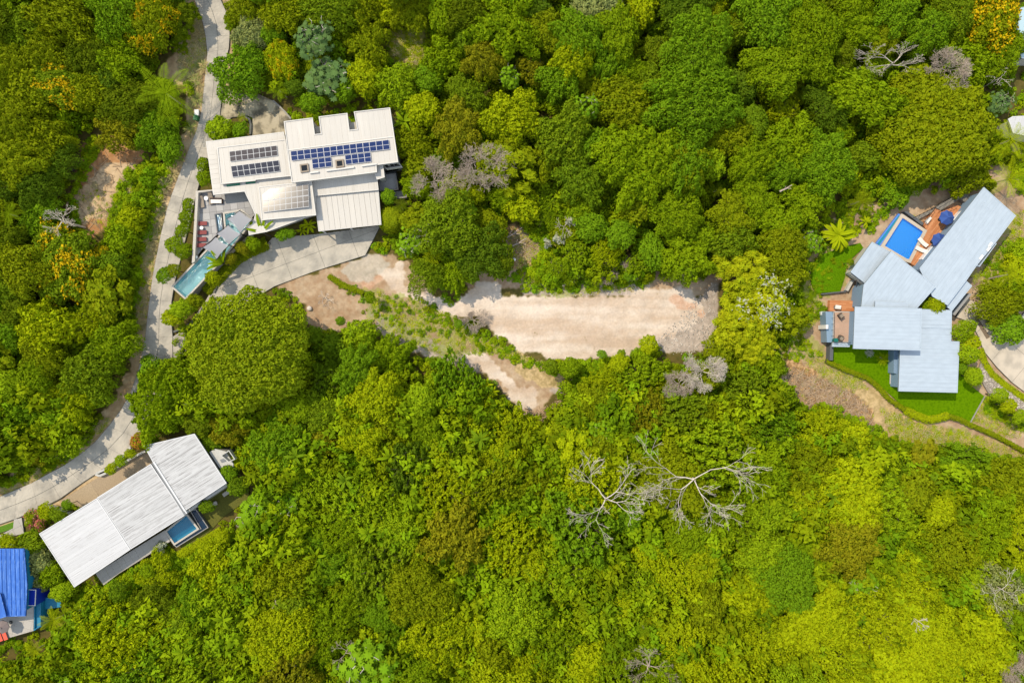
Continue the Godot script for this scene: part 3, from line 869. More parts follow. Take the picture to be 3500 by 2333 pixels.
	box_part(h, "parapet", outline(z, [362, 692, 490, 680, 490, 690, 380, 704, 354, 1210, 332, 1222], 2.9), 1.9, 2.9, M.cream_wall)
	box_part(h, "floor_mat", outline(z, [568, 712, 722, 700, 752, 772, 575, 785], 2.0), 2.0, 2.03, M.gray_wall)
	marks.append(["solar panel roof", grid_of(z, 1100, 480)])
	# pools
	pool("lap_pool", "long narrow turquoise lap pool pointing down toward the road", outline(z, [178, 1396, 286, 1492, 545, 1215, 790, 905, 700, 826, 560, 850, 572, 975, 450, 1108], 2.1), 0.28, -0.3, 2.1, 1.3, M.gray_wall, M.cream_wall, M.cyan_basin, M.cyan_water)
	pool("plunge_tub", "small dark rectangular tub beside the head of the lap pool", outline(z, [498, 862, 550, 852, 566, 985, 518, 1000], 2.25), 0.2, 1.9, 2.25, 0.18, M.dark_wall, M.dark_wall, M.navy_basin, M.teal_water)
	marks.append(["lap pool", grid_of(z, 330, 1320)])
	# three shade sails on poles
	var sails := [[[590, 897, 682, 838, 776, 902, 690, 1003], "topmost of three grey shade sails stretched over the lap pool"], [[514, 1006, 598, 942, 694, 1010, 604, 1088], "middle one of three grey shade sails over the lap pool"], [[412, 1106, 508, 1030, 602, 1094, 516, 1192], "lowest of three grey shade sails over the lap pool"]]
	for s in sails:
		var q: Array = s[0]
		var c := on(z, (q[0] + q[4]) / 2.0, (q[1] + q[5]) / 2.0, 4.3)
		var o := thing("shade_sail", s[1], "shade sail", Vector3(c.x, 2.1, c.z), "shade sails over the pool")
		var mb := MB.new()
		var pts := []
		for k in 4: pts.append(on(z, q[k * 2], q[k * 2 + 1], 4.9 if k % 2 == 0 else 4.3) - o.position)
		var n := 8
		var gridp := []
		for j in n + 1:
			for i in n + 1:
				var s0 := i / float(n); var t0 := j / float(n)
				var p: Vector3 = (pts[0] as Vector3).lerp(pts[1], s0).lerp((pts[3] as Vector3).lerp(pts[2], s0), t0)
				var mid2: Vector3 = (pts[0] + pts[1] + pts[2] + pts[3]) / 4.0
				var pull := 0.12 * (4.0 * s0 * (1.0 - s0) * pow(absf(2 * t0 - 1), 2.0) + 4.0 * t0 * (1.0 - t0) * pow(absf(2 * s0 - 1), 2.0))
				gridp.append(p.lerp(mid2, pull))
		for j in n:
			for i in n:
				var k := j * (n + 1) + i
				mb.quad(gridp[k], gridp[k + 1], gridp[k + n + 2], gridp[k + n + 1], Vector3.UP)
		put(mb.done(), "cloth", M.sail, o)
		for k in 4:
			var pm := MB.new()
			var p: Vector3 = pts[k]
			pm.tube(Vector3(p.x, 0, p.z), p + Vector3(0, 0.1, 0), 0.06, 0.05, 6)
			put(pm.done(), "pole", M.dark_metal, o)
		var bar := MB.new()
		bar.tube(pts[0], pts[1] + (pts[1] - pts[0]) * 0.1, 0.05, 0.05, 5)
		bar.tube(pts[3] - (pts[2] - pts[3]) * 0.1, pts[2], 0.05, 0.05, 5)
		put(bar.done(), "boom", M.dark_metal, o)
	var rows := ["first", "second", "third", "fourth"]
	var ys := [933, 999, 1048, 1092]
	for k in 4:
		lounger(on(z, 408 - k * 2, ys[k], 2.0), PI + 0.03, M.red_cloth, "dusty red sun lounger on the pool terrace, %s from the top" % rows[k], "red loungers on the pool terrace")
	lounger(on(z, 412, 775, 2.0), PI / 2 + 0.15, M.taupe_cloth, "grey lounger in the top corner of the pool terrace", "grey terrace seats")
	lounger(on(z, 478, 752, 2.0), PI / 2 + 0.1, M.taupe_cloth, "grey lounger near the dark sofa on the pool terrace", "grey terrace seats")
	sofa(on(z, 520, 770, 2.0), 0.0, "dark framed sofa under the roof edge on the pool terrace")
	round_table(on(z, 445, 750, 2.0), "small white round table between grey terrace loungers", 0.35)
	round_table(on(z, 412, 966, 2.0), "small white table between the red loungers", 0.3)
	var lamp := thing("globe_lamp", "white globe lamp at the foot of the pool terrace", "lamp", on(z, 372, 1180, 2.0))
	var lm := SphereMesh.new(); lm.radius = 0.28; lm.height = 0.56; lm.radial_segments = 16; lm.rings = 8
	put(lm, "globe", M.white_plastic, lamp, Vector3(0, 0.36, 0))
	var lb := MB.new(); lb.tube(Vector3(0, 0, 0), Vector3(0, 0.12, 0), 0.12, 0.1, 8)
	put(lb.done(), "base", M.dark_metal, lamp)
	# planter and kerbs
	wall_line("stone_kerb", "dark stone kerb round the small bed above the solar roof", z, [728, 150, 758, 165, 770, 205, 768, 250, 764, 282], 0.16, 0.35, M.stone_kerb)
	wall_line("garden_kerb", "curved grey kerb between the pool planting and the driveway", z, [498, 1440, 530, 1370, 580, 1290, 640, 1225, 720, 1175, 800, 1140, 870, 1108, 910, 1075], 0.14, 0.3, M.stone_kerb)
	wall_line("apron_kerb", "pale kerb along the parking apron's curved upper edge", z, [930, 30, 975, 70, 1020, 115, 1062, 165], 0.14, 0.25, M.kerb)
	wall_line("corner_kerb", "short stone kerb round the planting at the driveway mouth", SH_E, [1165, 850, 1215, 830, 1265, 800, 1300, 775], 0.16, 0.3, M.stone_kerb)


func terrace_area() -> PackedVector2Array:
	return outline(SH_A, [340, 680, 490, 680, 800, 700, 800, 866, 780, 1000, 560, 1210, 286, 1500, 160, 1396, 330, 1220])


func wall_line(called: String, label: String, sheet: Array, flat: Array, half: float, top: float, m: Material) -> Node3D:
	var mb := MB.new()
	var pts := outline(sheet, flat)
	for k in pts.size() - 1:
		var a := pts[k]; var b := pts[k + 1]
		var e := (b - a)
		var n := Vector2(-e.y, e.x).normalized() * half
		mb.box(Vector3((a.x + b.x) / 2, top / 2 - 0.2 + 0.001 * k, (a.y + b.y) / 2), Vector3(e.x, 0, e.y) * 0.5, Vector3.UP * (top / 2 + 0.2), Vector3(n.x, 0, n.y))
	var o := put(mb.done(), called, m)
	tag(o, label, called.split("_")[-1])
	return o


func lounger(p: Vector3, turn: float, cloth: Material, label: String, group: String) -> void:
	var o := thing("sun_lounger", label, "sun lounger", p, group)
	o.rotation.y = turn
	var f := MB.new()
	for s in [-1, 1]: f.box(Vector3(0, 0.24, s * 0.3), Vector3(0.95, 0, 0), Vector3(0, 0.035, 0), Vector3(0, 0, 0.03))
	put(f.done(), "frame", M.gray_metal, o)
	for q in [[-0.85, -0.3], [-0.85, 0.3], [0.85, -0.3], [0.85, 0.3]]:
		var l := MB.new(); l.box(Vector3(q[0], 0.105, q[1]), Vector3(0.025, 0, 0), Vector3(0, 0.105, 0), Vector3(0, 0, 0.025))
		put(l.done(), "leg", M.gray_metal, o)
	var c := MB.new(); c.box(Vector3(-0.33, 0.31, 0), Vector3(0.62, 0, 0), Vector3(0, 0.04, 0), Vector3(0, 0, 0.33))
	put(c.done(), "mattress", cloth, o)
	var b := MB.new(); b.box(Vector3(0.62, 0.45, 0), Vector3(0.32, 0.16, 0), Vector3(-0.018, 0.036, 0), Vector3(0, 0, 0.33))
	put(b.done(), "backrest", cloth, o)


func armchair(p: Vector3, turn: float, label: String) -> void:
	var o := thing("armchair", label, "armchair", p, "armchairs on the tiled terrace")
	o.rotation.y = turn
	var mb := MB.new(); mb.box(Vector3(0, 0.22, 0), Vector3(0.36, 0, 0), Vector3(0, 0.2, 0), Vector3(0, 0, 0.36))
	put(mb.done(), "seat", M.wicker, o)
	mb = MB.new(); mb.box(Vector3(0.05, 0.47, 0), Vector3(0.28, 0, 0), Vector3(0, 0.06, 0), Vector3(0, 0, 0.28))
	put(mb.done(), "cushion", M.taupe_cloth, o)
	mb = MB.new(); mb.box(Vector3(-0.4, 0.45, 0), Vector3(0.06, 0, 0), Vector3(-0.05, 0.42, 0), Vector3(0, 0, 0.4))
	put(mb.done(), "backrest", M.wicker, o)
	for s in [-1, 1]:
		mb = MB.new(); mb.box(Vector3(0, 0.32, s * 0.4), Vector3(0.34, 0, 0), Vector3(0, 0.3, 0), Vector3(0, 0, 0.05))
		put(mb.done(), "arm", M.wicker, o)


func sofa(p: Vector3, turn: float, label: String) -> void:
	var o := thing("sofa", label, "sofa", p)
	o.rotation.y = turn
	var mb := MB.new(); mb.box(Vector3(0, 0.2, 0), Vector3(1.0, 0, 0), Vector3(0, 0.18, 0), Vector3(0, 0, 0.4))
	put(mb.done(), "frame", M.dark_wood, o)
	mb = MB.new(); mb.box(Vector3(0, 0.45, 0.05), Vector3(0.9, 0, 0), Vector3(0, 0.07, 0), Vector3(0, 0, 0.32))
	put(mb.done(), "cushion", M.white_cloth, o)
	mb = MB.new(); mb.box(Vector3(0, 0.6, -0.38), Vector3(1.0, 0, 0), Vector3(0, 0.2, -0.04), Vector3(0, 0, 0.06))
	put(mb.done(), "backrest", M.dark_wood, o)


func round_table(p: Vector3, label: String, r: float) -> void:
	var o := thing("side_table", label, "table", p)
	var mb := MB.new()
	var ringp := PackedVector2Array()
	for k in 16: ringp.append(Vector2(cos(TAU * k / 16), sin(TAU * k / 16)) * r)
	put(slab(ringp, 0.42, 0.46), "top", M.white_plastic, o)
	mb.tube(Vector3.ZERO, Vector3(0, 0.42, 0), 0.05, 0.05, 6)
	put(mb.done(), "leg", M.white_metal, o)


func parasol(p: Vector3, r: float, hgt: float, cloth: Material, cloth2: Material, label: String, group := "") -> void:
	var o := thing("parasol", label, "umbrella", p, group)
	var mb := MB.new(); mb.tube(Vector3.ZERO, Vector3(0, hgt, 0), 0.035, 0.03, 6)
	put(mb.done(), "pole", M.white_metal, o)
	var bp := PackedVector2Array()
	for k in 12: bp.append(Vector2(cos(TAU * k / 12), sin(TAU * k / 12)) * 0.3)
	put(slab(bp, 0.0, 0.08), "base", M.dark_metal, o)
	for k in 8:
		var a := TAU * k / 8; var b := TAU * (k + 1) / 8
		var g := MB.new()
		var t := Vector3(0, hgt, 0)
		var pa := Vector3(cos(a) * r, hgt - 0.5, sin(a) * r); var pb := Vector3(cos(b) * r, hgt - 0.5, sin(b) * r)
		var pm := (pa + pb) / 2.0 * Vector3(0.95, 1, 0.95)
		var n := Vector3(cos((a + b) / 2), 2, sin((a + b) / 2))
		g.tri(t, pa, pm, n); g.tri(t, pm, pb, n)
		g.quad(pa, pm, pm - Vector3(0, 0.12, 0), pa - Vector3(0, 0.12, 0), Vector3(n.x, 0, n.z)); g.quad(pm, pb, pb - Vector3(0, 0.12, 0), pm - Vector3(0, 0.12, 0), Vector3(n.x, 0, n.z))
		put(g.done(), "canopy_panel", cloth if k % 2 == 0 else cloth2, o)
		var rb := MB.new(); rb.tube(t - Vector3(0, 0.04, 0), pa - Vector3(0, 0.03, 0), 0.015, 0.015, 4)
		put(rb.done(), "rib", M.white_metal, o)
	var cap := PackedVector2Array()
	for k in 8: cap.append(Vector2(cos(TAU * k / 8), sin(TAU * k / 8)) * 0.16)
	put(slab(cap, hgt - 0.02, hgt + 0.06), "cap", cloth2, o)


func make_blue_house() -> void:
	var z := SH_B
	var h := thing("blue_roofed_villa", "villa of angled pale blue metal roofs with a wood pool deck", "house")
	var wall: Material = M.blue_wall
	var ang := 0.64
	# long roof above the deck
	level(h, outline(z, [1156, 68, 1347, 238, 1232, 392, 1110, 540, 1050, 628, 940, 772, 850, 720, 772, 552], 4.0), 0.0, 4.0, wall, M.blue_under, M.blue_edge, M.blue_roof, ang, 1.0, 0.5)
	level(h, outline(z, [1052, 626, 1086, 656, 966, 806, 934, 780], 3.4), 0.0, 3.4, wall, M.blue_under, M.blue_edge, M.blue_roof, ang, 1.0, 0.3)
	box_part(h, "wall", outline(z, [1066, 700, 1085, 705, 985, 832, 966, 822], 1.8), -0.3, 1.8, M.gray_wall)
	# bay with three air conditioners
	box_part(h, "service_bay", outline(z, [1205, 392, 1232, 404, 1130, 540, 1094, 520], 3.0), 0.0, 3.0, M.blue_wall)
	put(ring(outline(z, [1200, 390, 1234, 404, 1132, 542, 1092, 520], 3.9), 0.1, 3.0, 3.9), "parapet", M.blue_edge, h)
	var k0 := 0
	for q in [[1196, 410], [1186, 436], [1142, 486]]:
		var p := on(z, q[0], q[1], 4.1)
		var ac := thing("air_conditioner", "white air conditioner box in the roof bay, %s from the top" % ["first", "second", "third"][k0], "air conditioner", Vector3(p.x, 3.0, p.z), "air conditioners in the roof bay")
		ac.rotation.y = -ang + PI / 2
		k0 += 1
		var mb := MB.new(); mb.box(Vector3(0, 0.75, 0), Vector3(0.42, 0, 0), Vector3(0, 0.4, 0), Vector3(0, 0, 0.18))
		put(mb.done(), "casing", M.white_plastic, ac)
		mb = MB.new()
		for t in [-0.25, 0.25]: mb.box(Vector3(t, 0.175, 0), Vector3(0.05, 0, 0), Vector3(0, 0.175, 0), Vector3(0, 0, 0.16))
		put(mb.done(), "stand", M.gray_metal, ac)
		mb = MB.new()
		for t in 12: mb.tube(Vector3(-0.1 + 0.22 * cos(TAU * t / 12), 0.75 + 0.22 * sin(TAU * t / 12), 0.2), Vector3(-0.1 + 0.22 * cos(TAU * (t + 1) / 12), 0.75 + 0.22 * sin(TAU * (t + 1) / 12), 0.2), 0.015, 0.015, 4)
		put(mb.done(), "fan_grille", M.dark_metal, ac)
	# middle roof, small pool-house roof
	level(h, outline(z, [605, 448, 872, 660, 756, 792, 424, 792, 440, 650], 4.6), 0.0, 4.6, wall, M.blue_under, M.blue_edge, M.blue_roof, ang, 1.0, 0.5)
	level(h, outline(z, [490, 394, 604, 456, 446, 640, 362, 574], 3.6), 0.4, 3.6, M.plaster, M.blue_under, M.blue_edge, M.blue_roof, ang, 1.0, 0.5)
	box_part(h, "louver_panel", outline(z, [360, 585, 372, 576, 446, 632, 438, 644], 3.0), 2.2, 3.0, M.plaster)
	for q in [[370, 590, 430, 660], [430, 640, 380, 690], [400, 620, 395, 690]]:
		var mb := MB.new()
		var a := on(z, q[0], q[1], 2.6); var b := on(z, q[2], q[3], 0.1)
		mb.tube(a, b, 0.09, 0.09, 5)
		put(mb.done(), "brace", M.dark_wall, h)
	# front roof and the stepped roof beside it
	level(h, outline(z, [388, 779, 786, 790, 778, 1041, 378, 1030], 5.5), 0.0, 5.5, wall, M.blue_under, M.blue_edge, M.blue_roof, PI / 2 + 0.025, 1.0, 0.7)
	level(h, outline(z, [509, 747, 704, 756, 703, 790, 508, 784], 5.0), 0.0, 5.0, wall, M.blue_under, M.blue_edge, M.blue_roof, PI / 2 + 0.025, 1.0, 0.2)
	level(h, outline(z, [780, 794, 966, 800, 962, 985, 1011, 986, 999, 1292, 648, 1283, 657, 1036, 780, 1030], 3.6), 0.0, 3.6, wall, M.blue_under, M.blue_edge, M.blue_roof, PI / 2 + 0.025, 0.8, 0.6)
	box_part(h, "ridge_cap", outline(z, [788, 900, 962, 906, 962, 910, 788, 904], 3.7), 3.64, 3.72, M.blue_edge)
	# entry at the lawn: pale path, blue door wall
	box_part(h, "porch", outline(z, [602, 1036, 630, 1040, 622, 1180, 648, 1180, 645, 1242, 596, 1240], 0.12), -0.3, 0.12, M.pale_tile[0])
	box_part(h, "porch_wall", outline(z, [622, 1040, 657, 1040, 654, 1180, 620, 1176], 1.8), 0.0, 1.8, M.blue_wall)
	window_on(h, Vector2(on(z, 652, 1052, 1.0).x, on(z, 652, 1052, 1.0).z), Vector2(on(z, 650, 1170, 1.0).x, on(z, 650, 1170, 1.0).z), 0.3, 2.4, 0.05, 0.95, 0.1, M.glass)
	# wood deck above, with balustrade
	box_part(h, "deck", outline(z, [868, 196, 905, 212, 1000, 176, 1038, 192, 776, 556, 716, 518, 818, 326, 794, 290], 0.5), -0.4, 0.5, M.deck, ang)
	box_part(h, "deck_bench", outline(z, [812, 268, 838, 244, 848, 252, 822, 286], 1.0), 0.5, 1.0, M.white_cloth)
	box_part(h, "ramp", outline(z, [866, 188, 1032, 92, 1050, 118, 900, 206], 0.6), -0.3, 0.6, M.gray_deck, 0.5)
	for q in [[1040, 104, 1070, 118, 1046, 158, 1018, 140], [1074, 112, 1096, 126, 1072, 166, 1052, 152]]:
		box_part(h, "landing", outline(z, q, 0.7), -0.3, 0.7, M.gray_deck, 0.5)
	box_part(h, "walkway", outline(z, [740, 250, 862, 192, 872, 206, 752, 268], 0.3), -0.3, 0.3, M.gray_deck, 0.5)
	for q in [[868, 196, 794, 290], [905, 212, 1000, 176], [866, 188, 1032, 92], [742, 250, 862, 192]]:
		var rail := MB.new()
		var a := on(z, q[0], q[1], 1.4); var b := on(z, q[2], q[3], 1.4)
		rail.tube(a, b, 0.035, 0.035, 5)
		for t in 6:
			var p := a.lerp(b, t / 5.0)
			rail.tube(p, Vector3(p.x, 0.4, p.z), 0.03, 0.03, 4)
		put(rail.done(), "railing", M.dark_metal, h)
	for q in [[965, 268, 1036, 196], [788, 496, 850, 420]]:
		box_part(h, "glass_door", outline(z, [q[0], q[1], q[0] + 6, q[1] + 5, q[2] + 6, q[3] + 5, q[2], q[3]], 1.6), 0.5, 1.6, M.white_metal)
	# planted ledge by the pool
	box_part(h, "planter", outline(z, [684, 214, 700, 210, 800, 282, 790, 298], 0.75), -0.3, 0.75, M.dark_wall)
	# west terraces
	box_part(h, "deck", outline(z, [240, 742, 424, 746, 388, 806, 236, 806], 0.6), -0.4, 0.6, M.deck, PI / 2)
	box_part(h, "terrace", outline(z, [262, 806, 392, 810, 384, 996, 258, 994], 2.4), -0.4, 2.38, M.pale_tile[0])
	pieces(h, "tile", outline(z, [266, 812, 392, 814, 384, 988, 262, 988], 2.4), 2.3, 2.4, 0.02, 0.9, 0.02, M.pink_tile, 0.9)
	box_part(h, "roof", outline(z, [214, 809, 264, 811, 258, 992, 222, 992], 2.2), 0.0, 2.2, M.slate_metal[0])
	box_part(h, "ledge", outline(z, [255, 992, 360, 996, 358, 1020, 253, 1018], 2.2), 1.9, 2.2, M.blue_edge)
	for q in [[266, 812, 262, 990], [262, 990, 384, 994]]:
		var rail := MB.new()
		var a := on(z, q[0], q[1], 3.3); var b := on(z, q[2], q[3], 3.3)
		rail.tube(a, b, 0.035, 0.035, 5)
		for t in 6:
			var p := a.lerp(b, t / 5.0)
			rail.tube(p, Vector3(p.x, 2.4, p.z), 0.03, 0.03, 4)
		put(rail.done(), "railing", M.dark_metal, h)
	box_part(h, "cabinet", outline(z, [216, 888, 230, 888, 230, 912, 216, 912], 2.9), 0.0, 2.9, M.white_plastic)
	wall_line("dark_fence", "dark solid fence at the narrow end of the artificial lawn", z, [232, 996, 228, 1098], 0.28, 1.2, M.dark_wall)
	wall_line("lawn_kerb", "thin pale kerb along the lawn's lower corner", z, [830, 1440, 950, 1424, 1074, 1470, 1160, 1314], 0.08, 0.14, M.kerb)
	wall_line("terrace_wall", "white broken garden wall below the pool house roof", z, [330, 686, 350, 650, 364, 626], 0.2, 0.7, M.plaster)
	wall_line("garden_wall", "low dark garden wall crossing the grass slope", z, [184, 706, 250, 698, 330, 690], 0.1, 0.35, M.dark_wall)
	wall_line("white_frame", "small white frame beside the slate porch roof", z, [178, 830, 178, 812, 206, 812], 0.06, 0.8, M.white_metal)
	# furniture
	parasol(on(z, 892, 262, 0.5) , 2.55 * 0.5 * 1.0, 2.5, M.navy_cloth, M.navy_cloth2, "upper one of two navy blue parasols on the wood deck", "navy parasols on the deck")
	parasol(on(z, 846, 394, 0.5), 2.5 * 0.5 * 1.0, 2.5, M.navy_cloth, M.navy_cloth2, "lower one of two navy blue parasols on the wood deck", "navy parasols on the deck")
	lounger(on(z, 786, 398, 0.5), 0.75 - PI / 2, M.white_cloth, "pale lounger tucked under the lower navy parasol", "pale loungers on the deck")
	lounger(on(z, 776, 442, 0.5), -0.45, M.white_cloth, "pale lounger on the deck below the lower navy parasol", "pale loungers on the deck")
	armchair(on(z, 300, 836, 2.4), 0.6, "brown armchair in the upper corner of the tiled terrace")
	armchair(on(z, 376, 846, 2.4), PI - 0.5, "brown armchair in front of the roof edge, upper one on the tiles")
	armchair(on(z, 298, 968, 2.4), -0.4, "brown armchair in the lower corner of the tiled terrace")
	armchair(on(z, 378, 962, 2.4), PI + 0.4, "brown armchair half under the roof, lower one on the tiles")
	var tb := thing("coffee_table", "dark square table at the roof edge of the tiled terrace", "table", on(z, 370, 920, 2.4))
	var tm := MB.new(); tm.box(Vector3(0, 0.42, 0), Vector3(0.32, 0, 0), Vector3(0, 0.03, 0), Vector3(0, 0, 0.5))
	put(tm.done(), "top", M.dark_wood, tb)
	for q in [[-0.27, -0.45], [0.27, -0.45], [-0.27, 0.45], [0.27, 0.45]]:
		var lg := MB.new(); lg.box(Vector3(q[0], 0.195, q[1]), Vector3(0.03, 0, 0), Vector3(0, 0.195, 0), Vector3(0, 0, 0.03))
		put(lg.done(), "leg", M.dark_wood, tb)
	var gr := thing("covered_grill", "grey covered grill on the small wood deck", "grill", on(z, 276, 784, 0.6))
	var gm := MB.new()
	gm.box(Vector3(0, 0.3, 0), Vector3(0.4, 0, 0), Vector3(0, 0.3, 0), Vector3(0, 0, 0.28))
	put(gm.done(), "cabinet", M.gray_metal, gr)
	gm = MB.new()
	gm.box(Vector3(0, 0.72, 0), Vector3(0.46, 0, 0.05), Vector3(0, 0.12, 0), Vector3(-0.04, 0, 0.32))
	gm.box(Vector3(0, 0.9, 0), Vector3(0.36, 0, 0.04), Vector3(0, 0.06, 0), Vector3(-0.03, 0, 0.2))
	put(gm.done(), "cover", M.white_cloth, gr)
	var bin := thing("water_barrel", "small teal barrel beside the slate porch roof", "barrel", on(z, 228, 980, 0.0))
	var bm := MB.new()
	bm.tube(Vector3.ZERO, Vector3(0, 0.5, 0), 0.34, 0.42, 12); bm.tube(Vector3(0, 0.5, 0), Vector3(0, 2.9, 0), 0.42, 0.36, 12)
	put(bm.done(), "body", M.teal_plastic, bin)
	var lidp := PackedVector2Array()
	for k in 12: lidp.append(Vector2(cos(TAU * k / 12), sin(TAU * k / 12)) * 0.38)
	put(slab(lidp, 2.88, 2.96), "lid", M.teal_plastic, bin)
	# pool
	var p := pool("tiled_pool", "bright blue pool with cream coping beside the wood deck", outline(z, [668, 224, 820, 326, 722, 520, 690, 512, 540, 424], 0.55), 0.55, -0.4, 0.55, 0.6, M.coping, M.coping, M.blue_basin, M.blue_water)
	put(slab(outline(z, [690, 452, 722, 476, 708, 502, 664, 478], 0.35), -0.3, 0.38), "step", M.blue_basin, p)
	put(slab(outline(z, [652, 224, 672, 240, 544, 420, 516, 402], 0.4), -0.4, 0.3), "overflow_basin", M.blue_sill, p)
	put(slab(outline(z, [652, 236, 661, 242, 534, 412, 524, 404], 0.42), 0.3, 0.34), "overflow_water", M.teal_basin, p)
	marks.append(["blue tiled pool", grid_of(z, 660, 360)])
	marks.append(["artificial lawn", grid_of(z, 500, 1200)])
	marks.append(["blue roofed villa", grid_of(z, 1100, 330)])


func make_white_house() -> void:
	var z := SH_C
	var h := thing("long_white_villa", "villa under a long streaked white metal roof below the road", "house")
	var ang := 1.02
	level(h, outline(z, [246, 780, 610, 556, 822, 880, 468, 1118], 3.8), 0.0, 3.8, M.plaster, M.white_under, M.white_edge, M.clean_roof, ang, 0.62, 1.1, 0.1)
	level(h, outline(z, [610, 553, 950, 340, 1166, 664, 824, 878], 3.76), 0.0, 3.76, M.plaster, M.white_under, M.white_edge, M.white_roof, ang, 0.62, 1.1, 0.06)
	level(h, outline(z, [906, 226, 1226, 150, 1428, 462, 1160, 640, 966, 336], 4.2), 0.0, 4.2, M.plaster, M.white_under, M.white_edge, M.white_roof, ang, 0.62, 0.9, 0.06)
	box_part(h, "gutter", outline(z, [952, 336, 966, 330, 1172, 656, 1160, 668], 4.0), 3.75, 3.92, M.gray_metal)
	box_part(h, "gutter_lip", outline(z, [966, 330, 972, 328, 1178, 652, 1172, 656], 4.4), 3.8, 4.38, M.white_edge)
	box_part(h, "wall", outline(z, [1160, 645, 1430, 462, 1446, 472, 1170, 658], 3.0), 0.0, 3.0, M.plaster)
	# terrace below the eave
	box_part(h, "terrace", outline(z, [596, 1030, 650, 1106, 742, 1036, 1070, 830, 1036, 760], 1.0), -0.4, 0.95, M.cream_wall)
	pieces(h, "tile", outline(z, [600, 1030, 650, 1100, 740, 1032, 1066, 828, 1036, 764], 1.0), 0.85, 1.0, ang, 1.2, 0.02, M.pale_tile, 1.2)
	# annex with its roof box
	box_part(h, "annex", outline(z, [1318, 268, 1352, 246, 1420, 262, 1470, 340, 1468, 365, 1408, 404], 3.2), 0.0, 3.2, M.plaster)
	put(ring(outline(z, [1388, 288, 1442, 254, 1482, 312, 1440, 332], 4.1), 0.14, 3.2, 4.1), "roof_box", M.plaster, h)
	put(slab(outline(z, [1384, 316, 1414, 305, 1422, 324, 1394, 334], 3.4), 3.2, 3.32), "hatch", M.gray_metal, h)
	box_part(h, "court_wall", outline(z, [1310, 266, 1326, 262, 1410, 398, 1398, 404], 2.6), 0.0, 2.6, M.dark_wall)
	# planter wall between road and court
	wall_line("planter_wall", "white planter wall between the road and the tan court", z, [614, 402, 640, 412, 700, 385, 790, 330, 860, 290, 926, 256], 0.18, 0.7, M.plaster)
	wall_line("planter_edge", "outer white planter wall along the road's lower edge", z, [618, 396, 660, 378, 720, 340, 790, 285, 832, 232], 0.16, 0.6, M.plaster)
	wall_line("court_kerb", "stepped white kerb below the tan court", z, [300, 600, 340, 612, 400, 630, 450, 648], 0.2, 0.5, M.plaster)
	pool("plunge_pool", "teal plunge pool tucked under the corner of the long white roof", outline(z, [1036, 766, 1176, 650, 1256, 752, 1096, 856], 0.95), 0.3, -0.4, 1.0, 0.9, M.dark_wall, M.cream_wall, M.teal_basin, M.teal_water)
	pool("overflow_trough", "dark slate water trough round the teal plunge pool", outline(z, [1196, 636, 1234, 624, 1314, 742, 1112, 868, 1092, 850, 1262, 748], 0.7), 0.14, -0.4, 0.75, 0.7, M.dark_wall, M.gray_wall, M.navy_basin, M.navy_water)
	for q in [[1430, 524, "pale stone bench in the shaded yard, upper one", 0.6], [1352, 590, "pale stone bench in the shaded yard, lower one", 0.35]]:
		var b := thing("stone_bench", q[2], "bench", on(z, q[0], q[1], 0.0), "stone benches in the yard")
		b.rotation.y = q[3]
		var mb := MB.new(); mb.box(Vector3(0, 0.42, 0), Vector3(0.6, 0, 0), Vector3(0, 0.06, 0), Vector3(0, 0, 0.32))
		put(mb.done(), "seat", M.cream_wall, b)
		for s in [-1, 1]:
			mb = MB.new(); mb.box(Vector3(s * 0.42, 0.17, 0), Vector3(0.08, 0, 0), Vector3(0, 0.19, 0), Vector3(0, 0, 0.25))
			put(mb.done(), "leg", M.kerb, b)
	marks.append(["long white roof", grid_of(z, 700, 720)])
	marks.append(["teal plunge pool", grid_of(z, 1150, 760)])


